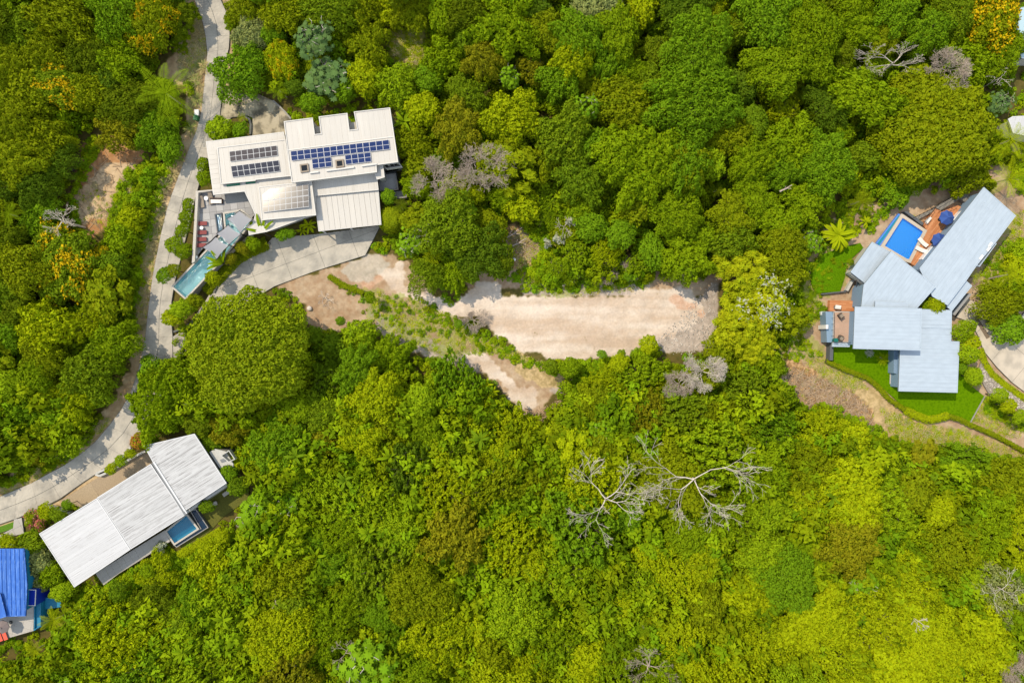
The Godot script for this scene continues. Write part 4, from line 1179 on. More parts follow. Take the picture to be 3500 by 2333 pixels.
func make_royal_house() -> void:
	var z := SH_U
	var h := thing("royal_blue_villa", "villa with a royal blue ribbed roof at the corner of the picture", "house")
	level(h, outline(z, [-400, 54, 182, 54, 206, 330, 194, 570, -400, 590], 5.0), 0.0, 5.0, M.teal_wall, M.royal_under, M.royal_roof[0], M.royal_roof, 0.06, 1.0, 0.6, 0.03)
	level(h, outline(z, [-400, 380, 0, 400, 46, 574, 0, 588, -400, 640], 5.5), 5.0, 5.5, M.deep_blue, M.royal_under, M.royal_roof[0], M.royal_roof, 0.2, 1.0, 0.3, 0.03)
	var ribs := MB.new()
	for k in 12:
		var a := on(z, -200 + k * 34.0, 58, 5.08); var b := on(z, -200 + k * 34.0 + 12.0, 566, 5.08)
		ribs.box((a + b) / 2, (b - a) / 2, Vector3(0, 0.05, 0), Vector3(0.05, 0, 0))
		put(ribs.done(), "roof_rib", M.royal_roof[1], h)
		ribs = MB.new()
	box_part(h, "roof", outline(z, [204, 368, 270, 370, 264, 494, 200, 492], 3.6), 0.0, 3.6, M.deep_blue)
	put(ring(outline(z, [204, 368, 270, 370, 264, 494, 200, 492], 3.75), 0.08, 3.6, 3.72), "fascia", M.white_metal, h)
	box_part(h, "wall", outline(z, [270, 385, 322, 392, 320, 650, 254, 684], 1.7), -0.4, 1.7, M.teal_wall)
	put(ring(outline(z, [256, 440, 308, 436, 306, 650, 254, 680], 2.1), 0.1, 1.7, 2.05), "parapet", M.teal_wall, h)
	box_part(h, "terrace", outline(z, [-400, 570, 260, 480, 252, 684, -20, 762, -400, 880], 1.5), -0.4, 1.46, M.cream_wall)
	pieces(h, "tile", outline(z, [-400, 575, 256, 486, 250, 678, -20, 756, -400, 870], 1.5), 1.4, 1.5, 0.25, 1.4, 0.02, M.pale_tile, 1.4)
	box_part(h, "annex", outline(z, [318, 430, 450, 430, 470, 500, 330, 520], 1.0), -0.3, 1.0, M.teal_wall)
	window_on(h, Vector2(on(z, 322, 400, 0.8).x, on(z, 322, 400, 0.8).z), Vector2(on(z, 320, 640, 0.8).x, on(z, 320, 640, 0.8).z), 0.2, 1.4, 0.2, 0.6, -0.05, M.glass)
	parasol(on(z, 80, 618, 1.5), 1.15, 2.4, M.taupe_umbrella, M.taupe_umbrella, "taupe parasol at the edge of the royal blue roof")
	lounger(on(z, 40, 706, 1.5), PI / 2 + 0.35, M.coral_cloth, "coral striped lounger on the white terrace, one farther from the corner", "coral loungers")
	lounger(on(z, 2, 716, 1.5), PI / 2 + 0.35, M.coral_cloth, "coral striped lounger at the very edge of the picture", "coral loungers")
	marks.append(["royal blue roof", grid_of(z, 100, 350)])


func make_small_things() -> void:
	# green waste bin with a pale box behind it, on the verge
	var p := on(SH_D, 414, 958, 0.0)
	var b := thing("waste_bin", "green wheeled waste bin standing on the verge beside the road", "bin", p)
	b.rotation.y = -0.15
	var mb := MB.new()
	mb.box(Vector3(0, 0.5, 0), Vector3(0.3, 0, 0), Vector3(0, 0.45, 0), Vector3(0, 0, 0.34))
	put(mb.done(), "body", M.green_plastic, b)
	mb = MB.new(); mb.box(Vector3(0, 0.99, 0), Vector3(0.36, 0, 0), Vector3(0, 0.04, 0), Vector3(0, 0, 0.42))
	put(mb.done(), "lid", M.green_plastic, b)
	for s in [-1, 1]:
		mb = MB.new(); mb.tube(Vector3(s * 0.3, 0.1, -0.3), Vector3(s * 0.36, 0.1, -0.3), 0.1, 0.1, 10)
		put(mb.done(), "wheel", M.dark_metal, b)
	p = on(SH_D, 418, 914, 0.0)
	b = thing("utility_box", "pale concrete utility box behind the green waste bin", "utility box", p)
	mb = MB.new(); mb.box(Vector3(0, 0.35, 0), Vector3(0.32, 0, 0), Vector3(0, 0.35, 0), Vector3(0, 0, 0.46))
	put(mb.done(), "body", M.kerb, b)
	mb = MB.new(); mb.box(Vector3(0, 0.73, 0), Vector3(0.37, 0, 0), Vector3(0, 0.03, 0), Vector3(0, 0, 0.5))
	put(mb.done(), "lid", M.white_plastic, b)
	# houses cut by the frame on the far edge
	var h := thing("edge_house", "pale blue grey roof cut off at the top corner beside the yellow flowering tree", "house")
	level(h, outline(SH_H, [2330, 60, 2600, 0, 2600, 470, 2330, 470, 2300, 250, 2270, 130], 4.0), 0.0, 4.0, M.plaster, M.blue_under, M.blue_edge, [paint(Color(0.66, 0.76, 0.80), 0.5)], 0.4, 1.0)
	h = thing("edge_shed", "white roof cut off at the picture's edge behind palm fronds", "house")
	level(h, outline(SH_H, [2225, 955, 2260, 935, 2360, 930, 2560, 980, 2560, 1130, 2340, 1085, 2265, 1070], 3.6), 0.0, 3.6, M.plaster, M.white_under, M.white_edge, M.clean_roof, 0.3, 1.0)
	marks.append(["white shed roof at the edge", grid_of(SH_H, 2300, 1000)])
	# stones, logs
	boulder(on(SH_K, 1308, 245), 0.45, "pale round boulder beside the largest tree", M.pale_bark)
	boulder(on(SH_I, 1076, 908), 0.3, "small white boulder at the edge of the sandy clearing", M.white_plastic)
	log_thing("fallen pale log in the brush, upper of two", on(SH_I, 980, 750, 0.2), on(SH_I, 1140, 655, 1.0), 0.2)
	log_thing("fallen pale log in the brush, lower of two", on(SH_I, 1035, 812, 0.2), on(SH_I, 1180, 738, 0.8), 0.17)
	log_thing("pale snapped trunk among the trees below the dark ravine", on(SH_J, 1330, 362, 6.5), on(SH_J, 1430, 312, 7.2), 0.16)
	log_thing("weathered trunk standing out of the forest near the yellow treetop", on(SH_M, 1168, 400, 3.0), on(SH_M, 1180, 240, 8.5), 0.22)
	log_thing("stout pale stub below the broad leaved patch", on(SH_K, 1960, 1480, 5.0), on(SH_K, 2090, 1400, 6.0), 0.18)
	log_thing("cut forked limb lying beside the largest tree", on(SH_K, 300, 1010, 4.0), on(SH_K, 410, 1015, 4.3), 0.2)
	log_thing("long fallen trunk in the forest below the long white roof", on(SH_Q, 1035, 820, 6.0), on(SH_Q, 1050, 1000, 6.5), 0.18)
	log_thing("thin dead trunk leaning over the brown gully", on(SH_L, 1060, 880, 4.5), on(SH_L, 1165, 610, 2.0), 0.12)


func boulder(p: Vector3, r: float, label: String, m: Material) -> void:
	var s := SphereMesh.new(); s.radius = r; s.height = r * 1.5; s.radial_segments = 12; s.rings = 6
	var a := s.get_mesh_arrays()
	var f := FastNoiseLite.new(); f.seed = 5; f.frequency = 1.2 / r
	var v: PackedVector3Array = a[Mesh.ARRAY_VERTEX]
	for k in v.size(): v[k] *= 1.0 + 0.35 * f.get_noise_3dv(v[k])
	a[Mesh.ARRAY_VERTEX] = v
	var am := ArrayMesh.new(); am.add_surface_from_arrays(Mesh.PRIMITIVE_TRIANGLES, a)
	var o := put(am, "boulder", m, null, p + Vector3(0, r * 0.3 - 0.2, 0))
	tag(o, label, "boulder")


func log_thing(label: String, a: Vector3, b: Vector3, r: float) -> void:
	var mb := MB.new()
	var d := b - a
	var side := d.cross(Vector3.UP).normalized()
	var p := a
	for k in 4:
		var q := a + d * (k + 1) / 4.0 + side * d.length() * 0.03 * sin(k * 1.9)
		mb.tube(p, q, r * (1.0 - k * 0.16), r * (1.0 - (k + 1) * 0.16), 7)
		p = q
	mb.tube(a + d * 0.55, a + d * 0.8 + side * d.length() * 0.2 + Vector3(0, 0.2, 0), r * 0.5, r * 0.2, 5)
	mb.tube(a + d * 0.35, a + d * 0.55 - side * d.length() * 0.16 + Vector3(0, 0.2, 0), r * 0.45, r * 0.2, 5)
	var o := put(mb.done(), "fallen_log", M.gray_bark)
	tag(o, label, "log", "fallen logs")


# ---------------------------------------------------------------- plants
func ball_dir(up_bias := 0.0) -> Vector3:
	while true:
		var p := Vector3(rng.randf_range(-1, 1), rng.randf_range(-1, 1), rng.randf_range(-1, 1))
		var l := p.length()
		if l > 1.0 or l < 0.05: continue
		p /= l
		p.y += up_bias
		return p.normalized()
	return Vector3.UP


func tint(spread := 0.22, warm := 0.12) -> Color:
	var k := 1.0 + rng.randf_range(-spread, spread)
	var w := rng.randf_range(-warm, warm)
	return Color(k * (1.0 + w), k * (1.0 + w * 0.35), k * (1.0 - w * 0.4))


# A crown of many leaf-sized faces: many small lobes spread over an uneven dome, bumps on the lobes, leaves on the bumps.
# Returns [foliage mesh, blossom mesh or null, radius]
func crown(seed_: int, r: float, flat: float, lobes: int, leaves: int, leaf: float, slim: float, bump: float, droop := 0.0, blossom := 0.0, loose := 0.0, rough := 1.0) -> Array:
	rng.seed = seed_
	var noise := FastNoiseLite.new()
	noise.seed = seed_
	noise.frequency = 0.75
	noise.fractal_octaves = 2
	var gaps := FastNoiseLite.new()
	gaps.seed = seed_ + 50
	gaps.frequency = 0.38
	gaps.fractal_octaves = 2
	var edge := FastNoiseLite.new()
	edge.seed = seed_ + 90
	edge.frequency = 0.9
	var balls := []
	var lobe := r * 0.98 / sqrt(float(lobes))
	var guard := 0
	while balls.size() < lobes and guard < lobes * 60:
		guard += 1
		var a := rng.randf() * TAU
		var t := sqrt(rng.randf())
		var wobble := 1.0 + 0.22 * rough * edge.get_noise_2d(cos(a) * 1.3, sin(a) * 1.3) * 2.0
		var d := (r - lobe * 0.6) * t * wobble
		var lr := lobe * rng.randf_range(0.85, 1.4)
		var c := Vector3(cos(a) * d, r * flat * (1.0 - pow(t, 2.2)) + rng.randf_range(-0.09, 0.10) * r * rough, sin(a) * d)
		var close := false
		for q in balls:
			if Vector2(q[0].x - c.x, q[0].z - c.z).length() < (q[1] + lr) * 0.46:
				close = true
				break
		if close and guard < lobes * 50: continue
		balls.append([c, lr])
	var weights := PackedFloat32Array()
	var total := 0.0
	var tints := []
	var near := []
	for k in balls.size():
		var q: Array = balls[k]
		total += q[1] * q[1]
		weights.append(total)
		tints.append(tint(0.13, 0.13))
		var list := []
		for j in balls.size():
			if j != k and balls[j][0].distance_to(q[0]) < balls[j][1] + q[1]: list.append(j)
		near.append(list)
	var mb := MB.new()
	var fb := MB.new()
	var made := 0
	var tries := 0
	while made < leaves and tries < leaves * 5:
		tries += 1
		var bi := weights.bsearch(rng.randf() * total)
		bi = mini(bi, balls.size() - 1)
		var c: Vector3 = balls[bi][0]
		var lr: float = balls[bi][1]
		var dir := ball_dir(0.4)
		if dir.y < -0.35: continue
		var base := c + dir * lr
		var depth := 1.0 + bump * noise.get_noise_3dv(base) * 2.0
		if rng.randf() < 0.3: depth *= rng.randf_range(0.6, 0.95)
		if loose > 0.0 and gaps.get_noise_3dv(base) > 0.34 - loose: continue
		var p := c + dir * lr * depth
		var inside := false
		for j in near[bi]:
			if p.distance_squared_to(balls[j][0]) < pow(balls[j][1] * 0.74, 2.0):
				inside = true
				break
		if inside: continue
		var nn := (dir * 0.8 + Vector3.UP * 0.25 + ball_dir() * 0.8).normalized()
		if nn.dot(dir) < 0.0: nn = -nn
		var ax := ball_dir().cross(nn).normalized()
		if droop > 0.0:
			ax = (ax + dir * 0.4 + Vector3(0, -droop, 0)).normalized()
			nn = ax.cross(nn).cross(ax).normalized()
		var l := leaf * rng.randf_range(0.55, 1.5)
		var sn := (nn * 0.75 + dir * 0.25).normalized()
		var tc: Color = tints[bi]
		var lc := tint(0.27, 0.16) * tc
		if blossom > 0.0 and dir.y > 0.1 and gaps.get_noise_3dv(base * 0.9) > 0.42 - blossom and rng.randf() < 0.42:
			fb.leaf(p + dir * 0.06, ax, nn, l * 0.8, l * 0.7, sn, tint(0.2, 0.12))
		else:
			mb.leaf(p - ax * l * 0.4, ax, nn, l, l * slim, sn, lc)
		made += 1
	return [mb.done(), fb.done() if fb.v.size() > 0 else null, r]


# A crown seen as a rolling canopy: billows over a dome, small clumps on the billows, leaves on the clumps.
func canopy(seed_: int, r: float, flat: float, leaves: int, leaf: float, slim: float, billow: float, amp: float, fuzz: float, holes := 0.0, blossom := 0.0, ragged := 0.16) -> Array:
	rng.seed = seed_
	var cell := FastNoiseLite.new()
	cell.seed = seed_
	cell.noise_type = FastNoiseLite.TYPE_CELLULAR
	cell.cellular_return_type = FastNoiseLite.RETURN_DISTANCE
	cell.frequency = 1.0 / billow
	cell.fractal_type = FastNoiseLite.FRACTAL_NONE
	cell.domain_warp_enabled = true
	cell.domain_warp_amplitude = billow * 0.9
	cell.domain_warp_frequency = 0.4 / billow
	var tone: FastNoiseLite = cell.duplicate()
	tone.cellular_return_type = FastNoiseLite.RETURN_CELL_VALUE
	var fine := FastNoiseLite.new()
	fine.seed = seed_ + 3
	fine.frequency = 0.8
	fine.fractal_octaves = 3
	var edge := FastNoiseLite.new()
	edge.seed = seed_ + 9
	edge.frequency = 0.8
	edge.fractal_octaves = 3
	var patch := FastNoiseLite.new()
	patch.seed = seed_ + 50
	patch.frequency = 0.3
	patch.fractal_octaves = 3
	var rise := func(x: float, z: float) -> float:
		var l := sqrt(x * x + z * z)
		var rim := r * (1.0 + ragged * 2.0 * edge.get_noise_2d(x / (l + 0.01) * 1.6, z / (l + 0.01) * 1.6))
		var t := l / rim
		if t >= 1.0: return -99.0
		var d := cell.get_noise_2d(x, z) + 1.0
		return flat * r * sqrt(1.0 - pow(t, 2.4)) + amp * (0.6 - 1.1 * d * d) + fuzz * fine.get_noise_2d(x, z) * 1.6
	var mb := MB.new()
	var fb := MB.new()
	var made := 0
	var tries := 0
	while made < leaves and tries < leaves * 4:
		tries += 1
		var a := rng.randf() * TAU
		var q := sqrt(rng.randf()) * r * (1.0 + ragged)
		var x := cos(a) * q; var z := sin(a) * q
		var y: float = rise.call(x, z)
		if y < -50.0: continue
		if holes > 0.0 and patch.get_noise_2d(x * 2.2 + 40.0, z * 2.2) > 0.30 - holes: continue
		var yx: float = rise.call(x + 0.2, z); var yz: float = rise.call(x, z + 0.2)
		var out := Vector3(cos(a) * 2.0, 0.6, sin(a) * 2.0).normalized()
		if yx > -50.0 and yz > -50.0: out = Vector3(clampf((y - yx) * 5.0, -1.6, 1.6), 1.0, clampf((y - yz) * 5.0, -1.6, 1.6)).normalized()
		var drop := rng.randf()
		y -= drop * drop * (0.55 + leaf)
		if q > r * 0.78 and rng.randf() < 0.5: y -= rng.randf() * r * 0.35
		var p := Vector3(x, y, z)
		var nn := (out * 0.9 + ball_dir() * 0.85).normalized()
		if nn.dot(out) < 0.0: nn = -nn
		var ax := ball_dir().cross(nn).normalized()
		var l := leaf * rng.randf_range(0.55, 1.5)
		var sn := (nn * 0.7 + out * 0.3).normalized()
		var tv := tone.get_noise_2d(x, z)
		var lc := tint(0.26, 0.15) * Color(1.0 + 0.14 * tv, 1.0 + 0.10 * tv, 1.0)
		if blossom > 0.0 and patch.get_noise_2d(x, z) > 0.40 - blossom and rng.randf() < 0.42:
			fb.leaf(p + out * 0.08, ax, nn, l * 0.8, l * 0.7, sn, tint(0.2, 0.12))
		else:
			mb.leaf(p - ax * l * 0.4, ax, nn, l, l * slim, sn, lc)
		made += 1
	return [mb.done(), fb.done() if fb.v.size() > 0 else null, r]


func trunk_mesh(seed_: int, r: float, low: float) -> ArrayMesh:
	rng.seed = seed_
	var mb := MB.new()
	var tr := 0.10 + r * 0.035
	mb.tube(Vector3(0, -low, 0), Vector3(0, -low * 0.45, 0), tr * 1.35, tr, 7)
	mb.tube(Vector3(0, -low * 0.45, 0), Vector3(0, r * 0.1, 0), tr, tr * 0.7, 7)
	for k in 6:
		var a := TAU * (k + rng.randf() * 0.6) / 6.0
		var p := Vector3(0, -low * rng.randf_range(0.15, 0.4), 0)
		var q := Vector3(cos(a) * r * 0.35, r * 0.05, sin(a) * r * 0.35)
		mb.tube(p, q, tr * 0.55, tr * 0.35, 5)
		mb.tube(q, q + Vector3(cos(a + 0.3) * r * 0.28, r * 0.22, sin(a + 0.3) * r * 0.28), tr * 0.35, tr * 0.12, 4)
		mb.tube(q, q + Vector3(cos(a - 0.6) * r * 0.25, r * 0.28, sin(a - 0.6) * r * 0.25), tr * 0.3, tr * 0.1, 4)
	return mb.done()


# umbrella-leaved crown: stars of leaflets at the ends of pale branches
func star_crown(seed_: int, r: float, stars: int, bare: float) -> Array:
	rng.seed = seed_
	var mb := MB.new()
	var br := MB.new()
	var low := r * 0.9 + 2.5
	br.tube(Vector3(0, -low, 0), Vector3(0, -r * 0.4, 0), 0.16, 0.12, 6)
	var hubs := []
	for k in 9:
		var a := TAU * (k + rng.randf() * 0.6) / 9.0
		var d := r * rng.randf_range(0.3, 0.62)
		var h := Vector3(cos(a) * d, r * rng.randf_range(0.05, 0.4), sin(a) * d)
		hubs.append(h)
		var mid := Vector3(h.x * 0.55, h.y * 0.2 - r * 0.05, h.z * 0.55) + ball_dir() * r * 0.08
		br.tube(Vector3(0, -r * 0.4, 0), mid, 0.10, 0.08, 5)
		br.tube(mid, h, 0.08, 0.06, 5)
	for k in stars:
		var hub: Vector3 = hubs[k % 9]
		var p := hub + ball_dir(0.25) * r * rng.randf_range(0.18, 0.5)
		p.y += r * 0.1
		if rng.randf() < bare:
			br.tube(hub, p, 0.05, 0.035, 4)
			if rng.randf() < 0.5:
				br.tube(p, p + ball_dir(0.3) * r * 0.16, 0.04, 0.03, 4)
				continue
		var up := (Vector3(p.x, r * 1.2, p.z).normalized() + ball_dir() * 0.35).normalized()
		var x := up.cross(Vector3(0.3, 0.1, 0.9)).normalized()
		var y := up.cross(x)
		var sz := rng.randf_range(0.42, 0.68)
		var tc := tint(0.25, 0.12)
		var n := 8
		var a0 := rng.randf() * TAU
		for q in n:
			var a := a0 + TAU * q / n
			var d := (x * cos(a) + y * sin(a) - up * 0.28).normalized()
			var nn := d.cross(up).cross(d).normalized()
			mb.leaf(p, d, nn, sz, sz * 0.52, (nn * 0.6 + up * 0.4).normalized(), tc * tint(0.1, 0.04))
		for q in 3:
			var d2 := ball_dir(0.1)
			mb.leaf(p - up * 0.3 + d2 * 0.2, d2, up, sz * 0.8, sz * 0.4, up, tc * 0.95)
	return [mb.done(), br.done(), r, low]


# leafless tree; twiggy ones end in a haze of fine twigs
func bare_mesh(seed_: int, r: float, low: float, depth: int, split: int, thick: float, flat: float, twist := 0.45) -> Array:
	rng.seed = seed_
	var tk := MB.new()
	tk.tube(Vector3(0, -low, 0), Vector3(0, -low * 0.3, 0), thick * 1.25, thick, 7)
	tk.tube(Vector3(0, -low * 0.3, 0), Vector3(0, 0, 0), thick, thick * 0.85, 7)
	var mb := MB.new()
	var todo := []
	for k in split + 2:
		var a := TAU * (k + rng.randf() * 0.7) / (split + 2)
		todo.append([Vector3(0, -low * rng.randf_range(0.0, 0.22), 0), Vector3(cos(a), rng.randf_range(0.25, 0.7) * flat, sin(a)).normalized(), r * rng.randf_range(0.26, 0.38), thick * 0.6, depth])
	while todo.size() > 0:
		var s: Array = todo.pop_back()
		var p: Vector3 = s[0]; var d: Vector3 = s[1]; var l: float = s[2]; var t: float = s[3]; var k: int = s[4]
		var q := p
		for g in 2:
			d = (d + ball_dir() * twist * 0.45).normalized()
			var q2 := q + d * l * 0.5
			mb.tube(q, q2, maxf(t * (1.0 - g * 0.18), 0.019), maxf(t * (0.82 - g * 0.18), 0.016), 5 if t > 0.08 else 3, tint(0.08, 0.03))
			if g == 0 and k > 1 and rng.randf() < 0.7:
				todo.append([q2, (d + ball_dir() * twist * 2.0).normalized(), l * 0.6, t * 0.5, k - 2])
			q = q2
		if k > 0:
			for c in (split if k > 2 else 2):
				var nd := (d + ball_dir(0.12 * flat) * twist * 1.5).normalized()
				if nd.y < -0.15: nd.y *= -0.5
				todo.append([q, nd.normalized(), l * rng.randf_range(0.66, 0.92), t * 0.60, k - 1])
	return [mb.done(), tk.done()]


func frond_mesh(seed_: int, l: float, pairs: int, hang: float, wide: float, blade: float) -> ArrayMesh:
	rng.seed = seed_
	var mb := MB.new()
	var p := Vector3.ZERO
	var d := Vector3(0.86, 0.5, 0).normalized()
	var prev := p
	for k in pairs:
		var t := float(k) / pairs
		d = (d + Vector3(0, -hang / pairs * (0.4 + t), 0)).normalized()
		p = prev + d * l / pairs
		mb.tube(prev, p, 0.045 * (1.1 - t), 0.045 * (1.05 - t), 3, Color(1.3, 1.25, 1.2))
		var up := Vector3(0, 0, 1).cross(d) * -1.0
		if up.y < 0: up = -up
		var w := wide * sin(PI * clampf(0.12 + t * 0.88, 0, 1)) + 0.12
		for s in [-1.0, 1.0]:
			var ax := (Vector3(0, 0, s) + d * 0.55 + Vector3(0, -0.35 - rng.randf() * 0.3, 0)).normalized()
			var nn := ax.cross(d.cross(ax)).normalized()
			nn = d.cross(ax) * (-1.0)
			if nn.y < 0: nn = -nn
			nn = nn.normalized()
			mb.leaf(p, ax, nn, w * rng.randf_range(0.85, 1.1), blade, (nn + Vector3.UP * 0.4).normalized(), tint(0.2, 0.12))
		prev = p
	return mb.done()


func blade_mesh(seed_: int, l: float, w: float, rise: float, hang: float) -> ArrayMesh:
	rng.seed = seed_
	var mb := MB.new()
	var p := Vector3.ZERO
	var d := Vector3(1.0, rise, 0).normalized()
	var n := 7
	var rows := []
	for k in n + 1:
		var t := float(k) / n
		var hw := w * 0.5 * pow(sin(PI * clampf(t * 0.92 + 0.04, 0, 1)), 0.7) * (0.08 if k == 0 else 1.0)
		var up := Vector3(-d.y, d.x, 0)
		rows.append([p + Vector3(0, 0, hw) + up * hw * 0.25, p, p + Vector3(0, 0, -hw) + up * hw * 0.25])
		d = (d + Vector3(0, -hang / n * (0.5 + t), 0)).normalized()
		p += d * l / n
	var c := tint(0.12, 0.08)
	for k in n:
		for s in 2:
			mb.quad(rows[k][s], rows[k][s + 1], rows[k + 1][s + 1], rows[k + 1][s], Vector3.UP, c * tint(0.08, 0.03))
	for k in n:
		mb.tube(rows[k][1] + Vector3(0, 0.015, 0), rows[k + 1][1] + Vector3(0, 0.015, 0), 0.028, 0.02, 3, Color(1.6, 1.5, 1.3))
	return mb.done()


func tuft_mesh(seed_: int, r: float, n: int, w: float) -> ArrayMesh:
	rng.seed = seed_
	var mb := MB.new()
	for k in n:
		var a := rng.randf() * TAU
		var out := Vector3(cos(a), 0, sin(a))
		var l := r * rng.randf_range(0.7, 1.15)
		var steep := rng.randf_range(0.35, 1.5)
		var d := (out + Vector3.UP * steep).normalized()
		var p := out * rng.randf() * r * 0.12
		var c := tint(0.25, 0.14)
		var nn := d.cross(Vector3(-sin(a), 0, cos(a)))
		if nn.y < 0: nn = -nn
		mb.leaf(p, d, nn, l * 0.62, w, (nn + Vector3.UP).normalized(), c)
		var q := p + d * l * 0.5
		var d2 := (out + Vector3.UP * (steep * 0.25 - 0.35)).normalized()
		var n2 := d2.cross(Vector3(-sin(a), 0, cos(a)))
		if n2.y < 0: n2 = -n2
		mb.leaf(q, d2, n2, l * 0.6, w * 0.9, (n2 + Vector3.UP).normalized(), c)
	return mb.done()


var bank := {}      # crown meshes by kind: arrays of [foliage, blossom, radius]
var trunks := []


func make_bank() -> void:
	bank.small = []; bank.medium = []; bank.large = []; bank.vine = []; bank.flower = []; bank.feather = []
	bank.coarse = []
	for k in 6: bank.small.append(canopy(200 + k, 2.4, 0.62, 2300, 0.38, 0.55, [1.0, 1.5, 0.8][k % 3], [0.35, 0.5, 0.25][k % 3], 0.25))
	for k in 12: bank.medium.append(canopy(220 + k, 4.3, [0.55, 0.48, 0.62][k % 3], 6600, [0.36, 0.44, 0.33][k % 3], 0.55, [1.8, 2.4, 1.2][k % 3], [0.8, 1.1, 0.55][k % 3], 0.45, 0.0, 0.0, [0.24, 0.34, 0.28][k % 3]))
	for k in 9: bank.large.append(canopy(240 + k, 6.4, [0.50, 0.44, 0.55][k % 3], 13500, [0.38, 0.46, 0.34][k % 3], 0.55, [2.2, 3.0, 1.5][k % 3], [0.9, 1.35, 0.65][k % 3], 0.5, 0.0, 0.0, [0.2, 0.3, 0.24][k % 3]))
	for k in 12: bank.vine.append(canopy(260 + k, 5.4, [0.30, 0.40, 0.24][k % 3], 9200, [0.40, 0.34, 0.46][k % 3], 0.5, [1.5, 2.6, 1.0][k % 3], [0.6, 0.95, 0.4][k % 3], [0.85, 0.65, 1.05][k % 3], [0.08, 0.04, 0.12][k % 3], 0.0, 0.34))
	for k in 4: bank.coarse.append(crown(275 + k, 4.2, 0.5, 24, 2900, 0.72, 0.5, 0.22))
	for k in 4: bank.flower.append(canopy(280 + k, 4.8, 0.52, 8200, 0.38, 0.55, 1.8, 0.7, 0.4, 0.0, 0.16 + 0.12 * k))
	for k in 3: bank.feather.append(crown(290 + k, 4.2, 0.55, 60, 6800, 0.75, 0.20, 0.20, 0.7))
	bank.star = []
	for k in 4: bank.star.append(star_crown(300 + k, 4.0, 230, 0.3))
	bank.giant = [canopy(320, 9.6, 0.46, 30000, 0.42, 0.55, 2.5, 1.15, 0.55, 0.0, 0.0, 0.11), canopy(321, 9.6, 0.50, 26000, 0.48, 0.55, 2.1, 0.95, 0.5, 0.0, 0.0, 0.13)]
	for k in 4: trunks.append(trunk_mesh(330 + k, 4.0, 5.0))


const TONES := {"o": "olive", "d": "dark green", "m": "mid green", "y": "yellow green", "v": "vivid green", "b": "brownish", "g": "grey green", "w": "whitish", "s": "pale sage", "k": "deep green", "bright": "bright yellow green", "big": "green"}
var clear_list := []
var wanted := []     # things whose labels are worked out at the end: [node, kind words, grid position]


func tree(gp: Vector2, rm: float, tone: String, kind := "", label := "", lift := 0.0) -> Node3D:
	var store := kind
	if store == "": store = "small" if rm < 3.1 else ("medium" if rm < 5.4 else "large")
	var list: Array = bank[store]
	var which := rng.randi() % list.size()
	if kind == "giant": which = 0 if tone == "big" else 1
	var pick: Array = list[which]
	var shade: Material = M[tone]
	if M.has(tone + "s"): shade = M[tone + "s"][which % 3]
	var s: float = rm / pick[2]
	var hc := 2.2 + 0.62 * rm + lift
	if clear_list.is_empty(): clear_list = clear_areas()
	if rm > 1.9 and kind != "giant":
		var room := room_at(clear_list, gp)
		if room < 220.0: hc *= lerpf(0.44, 1.0, clampf(room / 220.0, 0.0, 1.0))
	var flowering := store == "flower"
	var base := spot(gp.x, gp.y, hc)
	var called := "flowering_tree" if flowering else ("umbrella_leaf_tree" if store == "star" else ("feathery_tree" if store == "feather" else "broad_leaf_tree" if store == "coarse" else ("shrub" if rm < 1.9 else ("small_tree" if rm < 3.1 else ("vine_clad_tree" if store == "vine" else "forest_tree")))))
	var o := thing(called, label, "shrub" if rm < 1.9 else "tree", Vector3(base.x, -0.25, base.z), "shrubs" if rm < 1.9 else "trees of the forest")
	o.rotation.y = rng.randf() * TAU
	var stretch := rng.randf_range(0.84, 1.2) if kind != "giant" else 1.0
	var flatten := rng.randf_range(0.85, 1.15)
	if store == "star":
		var br := put(pick[1], "trunk", M.pale_bark, o, Vector3(0, hc + 0.25, 0))
		var cr := put(pick[0], "crown", shade, o, Vector3(0, hc + 0.25, 0))
		br.scale = Vector3(s, (hc + 0.5) / pick[3], s); cr.scale = Vector3(s, (hc + 0.5) / pick[3], s)
	else:
		var tr := put(trunks[rng.randi() % 4], "trunk", M.bark, o, Vector3(0, hc + 0.25, 0))
		tr.scale = Vector3(rm / 4.0, (hc + 0.4) / 5.0, rm / 4.0)
		var cr := put(pick[0], "crown", shade, o, Vector3(0, hc + 0.25, 0))
		cr.scale = Vector3(s * stretch, s * flatten, s / stretch)
		if pick[1] != null:
			var bl := put(pick[1], "blossom", M.blossom, o, Vector3(0, hc + 0.25, 0))
			bl.scale = cr.scale
	crowns.append([gp, rm])
	if label == "":
		var size := "small" if rm < 3.1 else ("mid-size" if rm < 5.0 else "broad")
		if rm < 1.9: size = "low"
		var words: String = "%s %s %s" % [size, TONES[tone], "shrub" if rm < 1.9 else ("umbrella leaved tree" if store == "star" else ("feathery tree" if store == "feather" else ("vine clad tree" if store == "vine" else "tree")))]
		if flowering: words = "%s tree with orange yellow blossom" % size
		wanted.append([o, words, gp])
	return o


func bare_tree(gp: Vector2, rm: float, style: int, m: Material, label: String, hc: float, squash := Vector3.ONE, turn := 0.0) -> void:
	var b: Array
	if style == 0: b = bare_mesh(int(gp.x) + 3, rm, hc, 6, 3, 0.12, 1.0, 0.5)
	elif style == 1: b = bare_mesh(int(gp.x) + 3, rm, hc, 6, 2, 0.17, 0.45, 0.40)
	else: b = bare_mesh(int(gp.x) + 3, rm, hc, 4, 2, 0.08, 0.6, 0.5)
	var p := spot(gp.x, gp.y, hc)
	var o := thing("bare_tree", label, "bare tree", Vector3(p.x, -0.25, p.z), "leafless trees")
	o.rotation.y = turn
	put(b[1], "trunk", m, o, Vector3(0, hc + 0.25, 0))
	var c := put(b[0], "branches", m, o, Vector3(0, hc + 0.25, 0))
	c.scale = squash


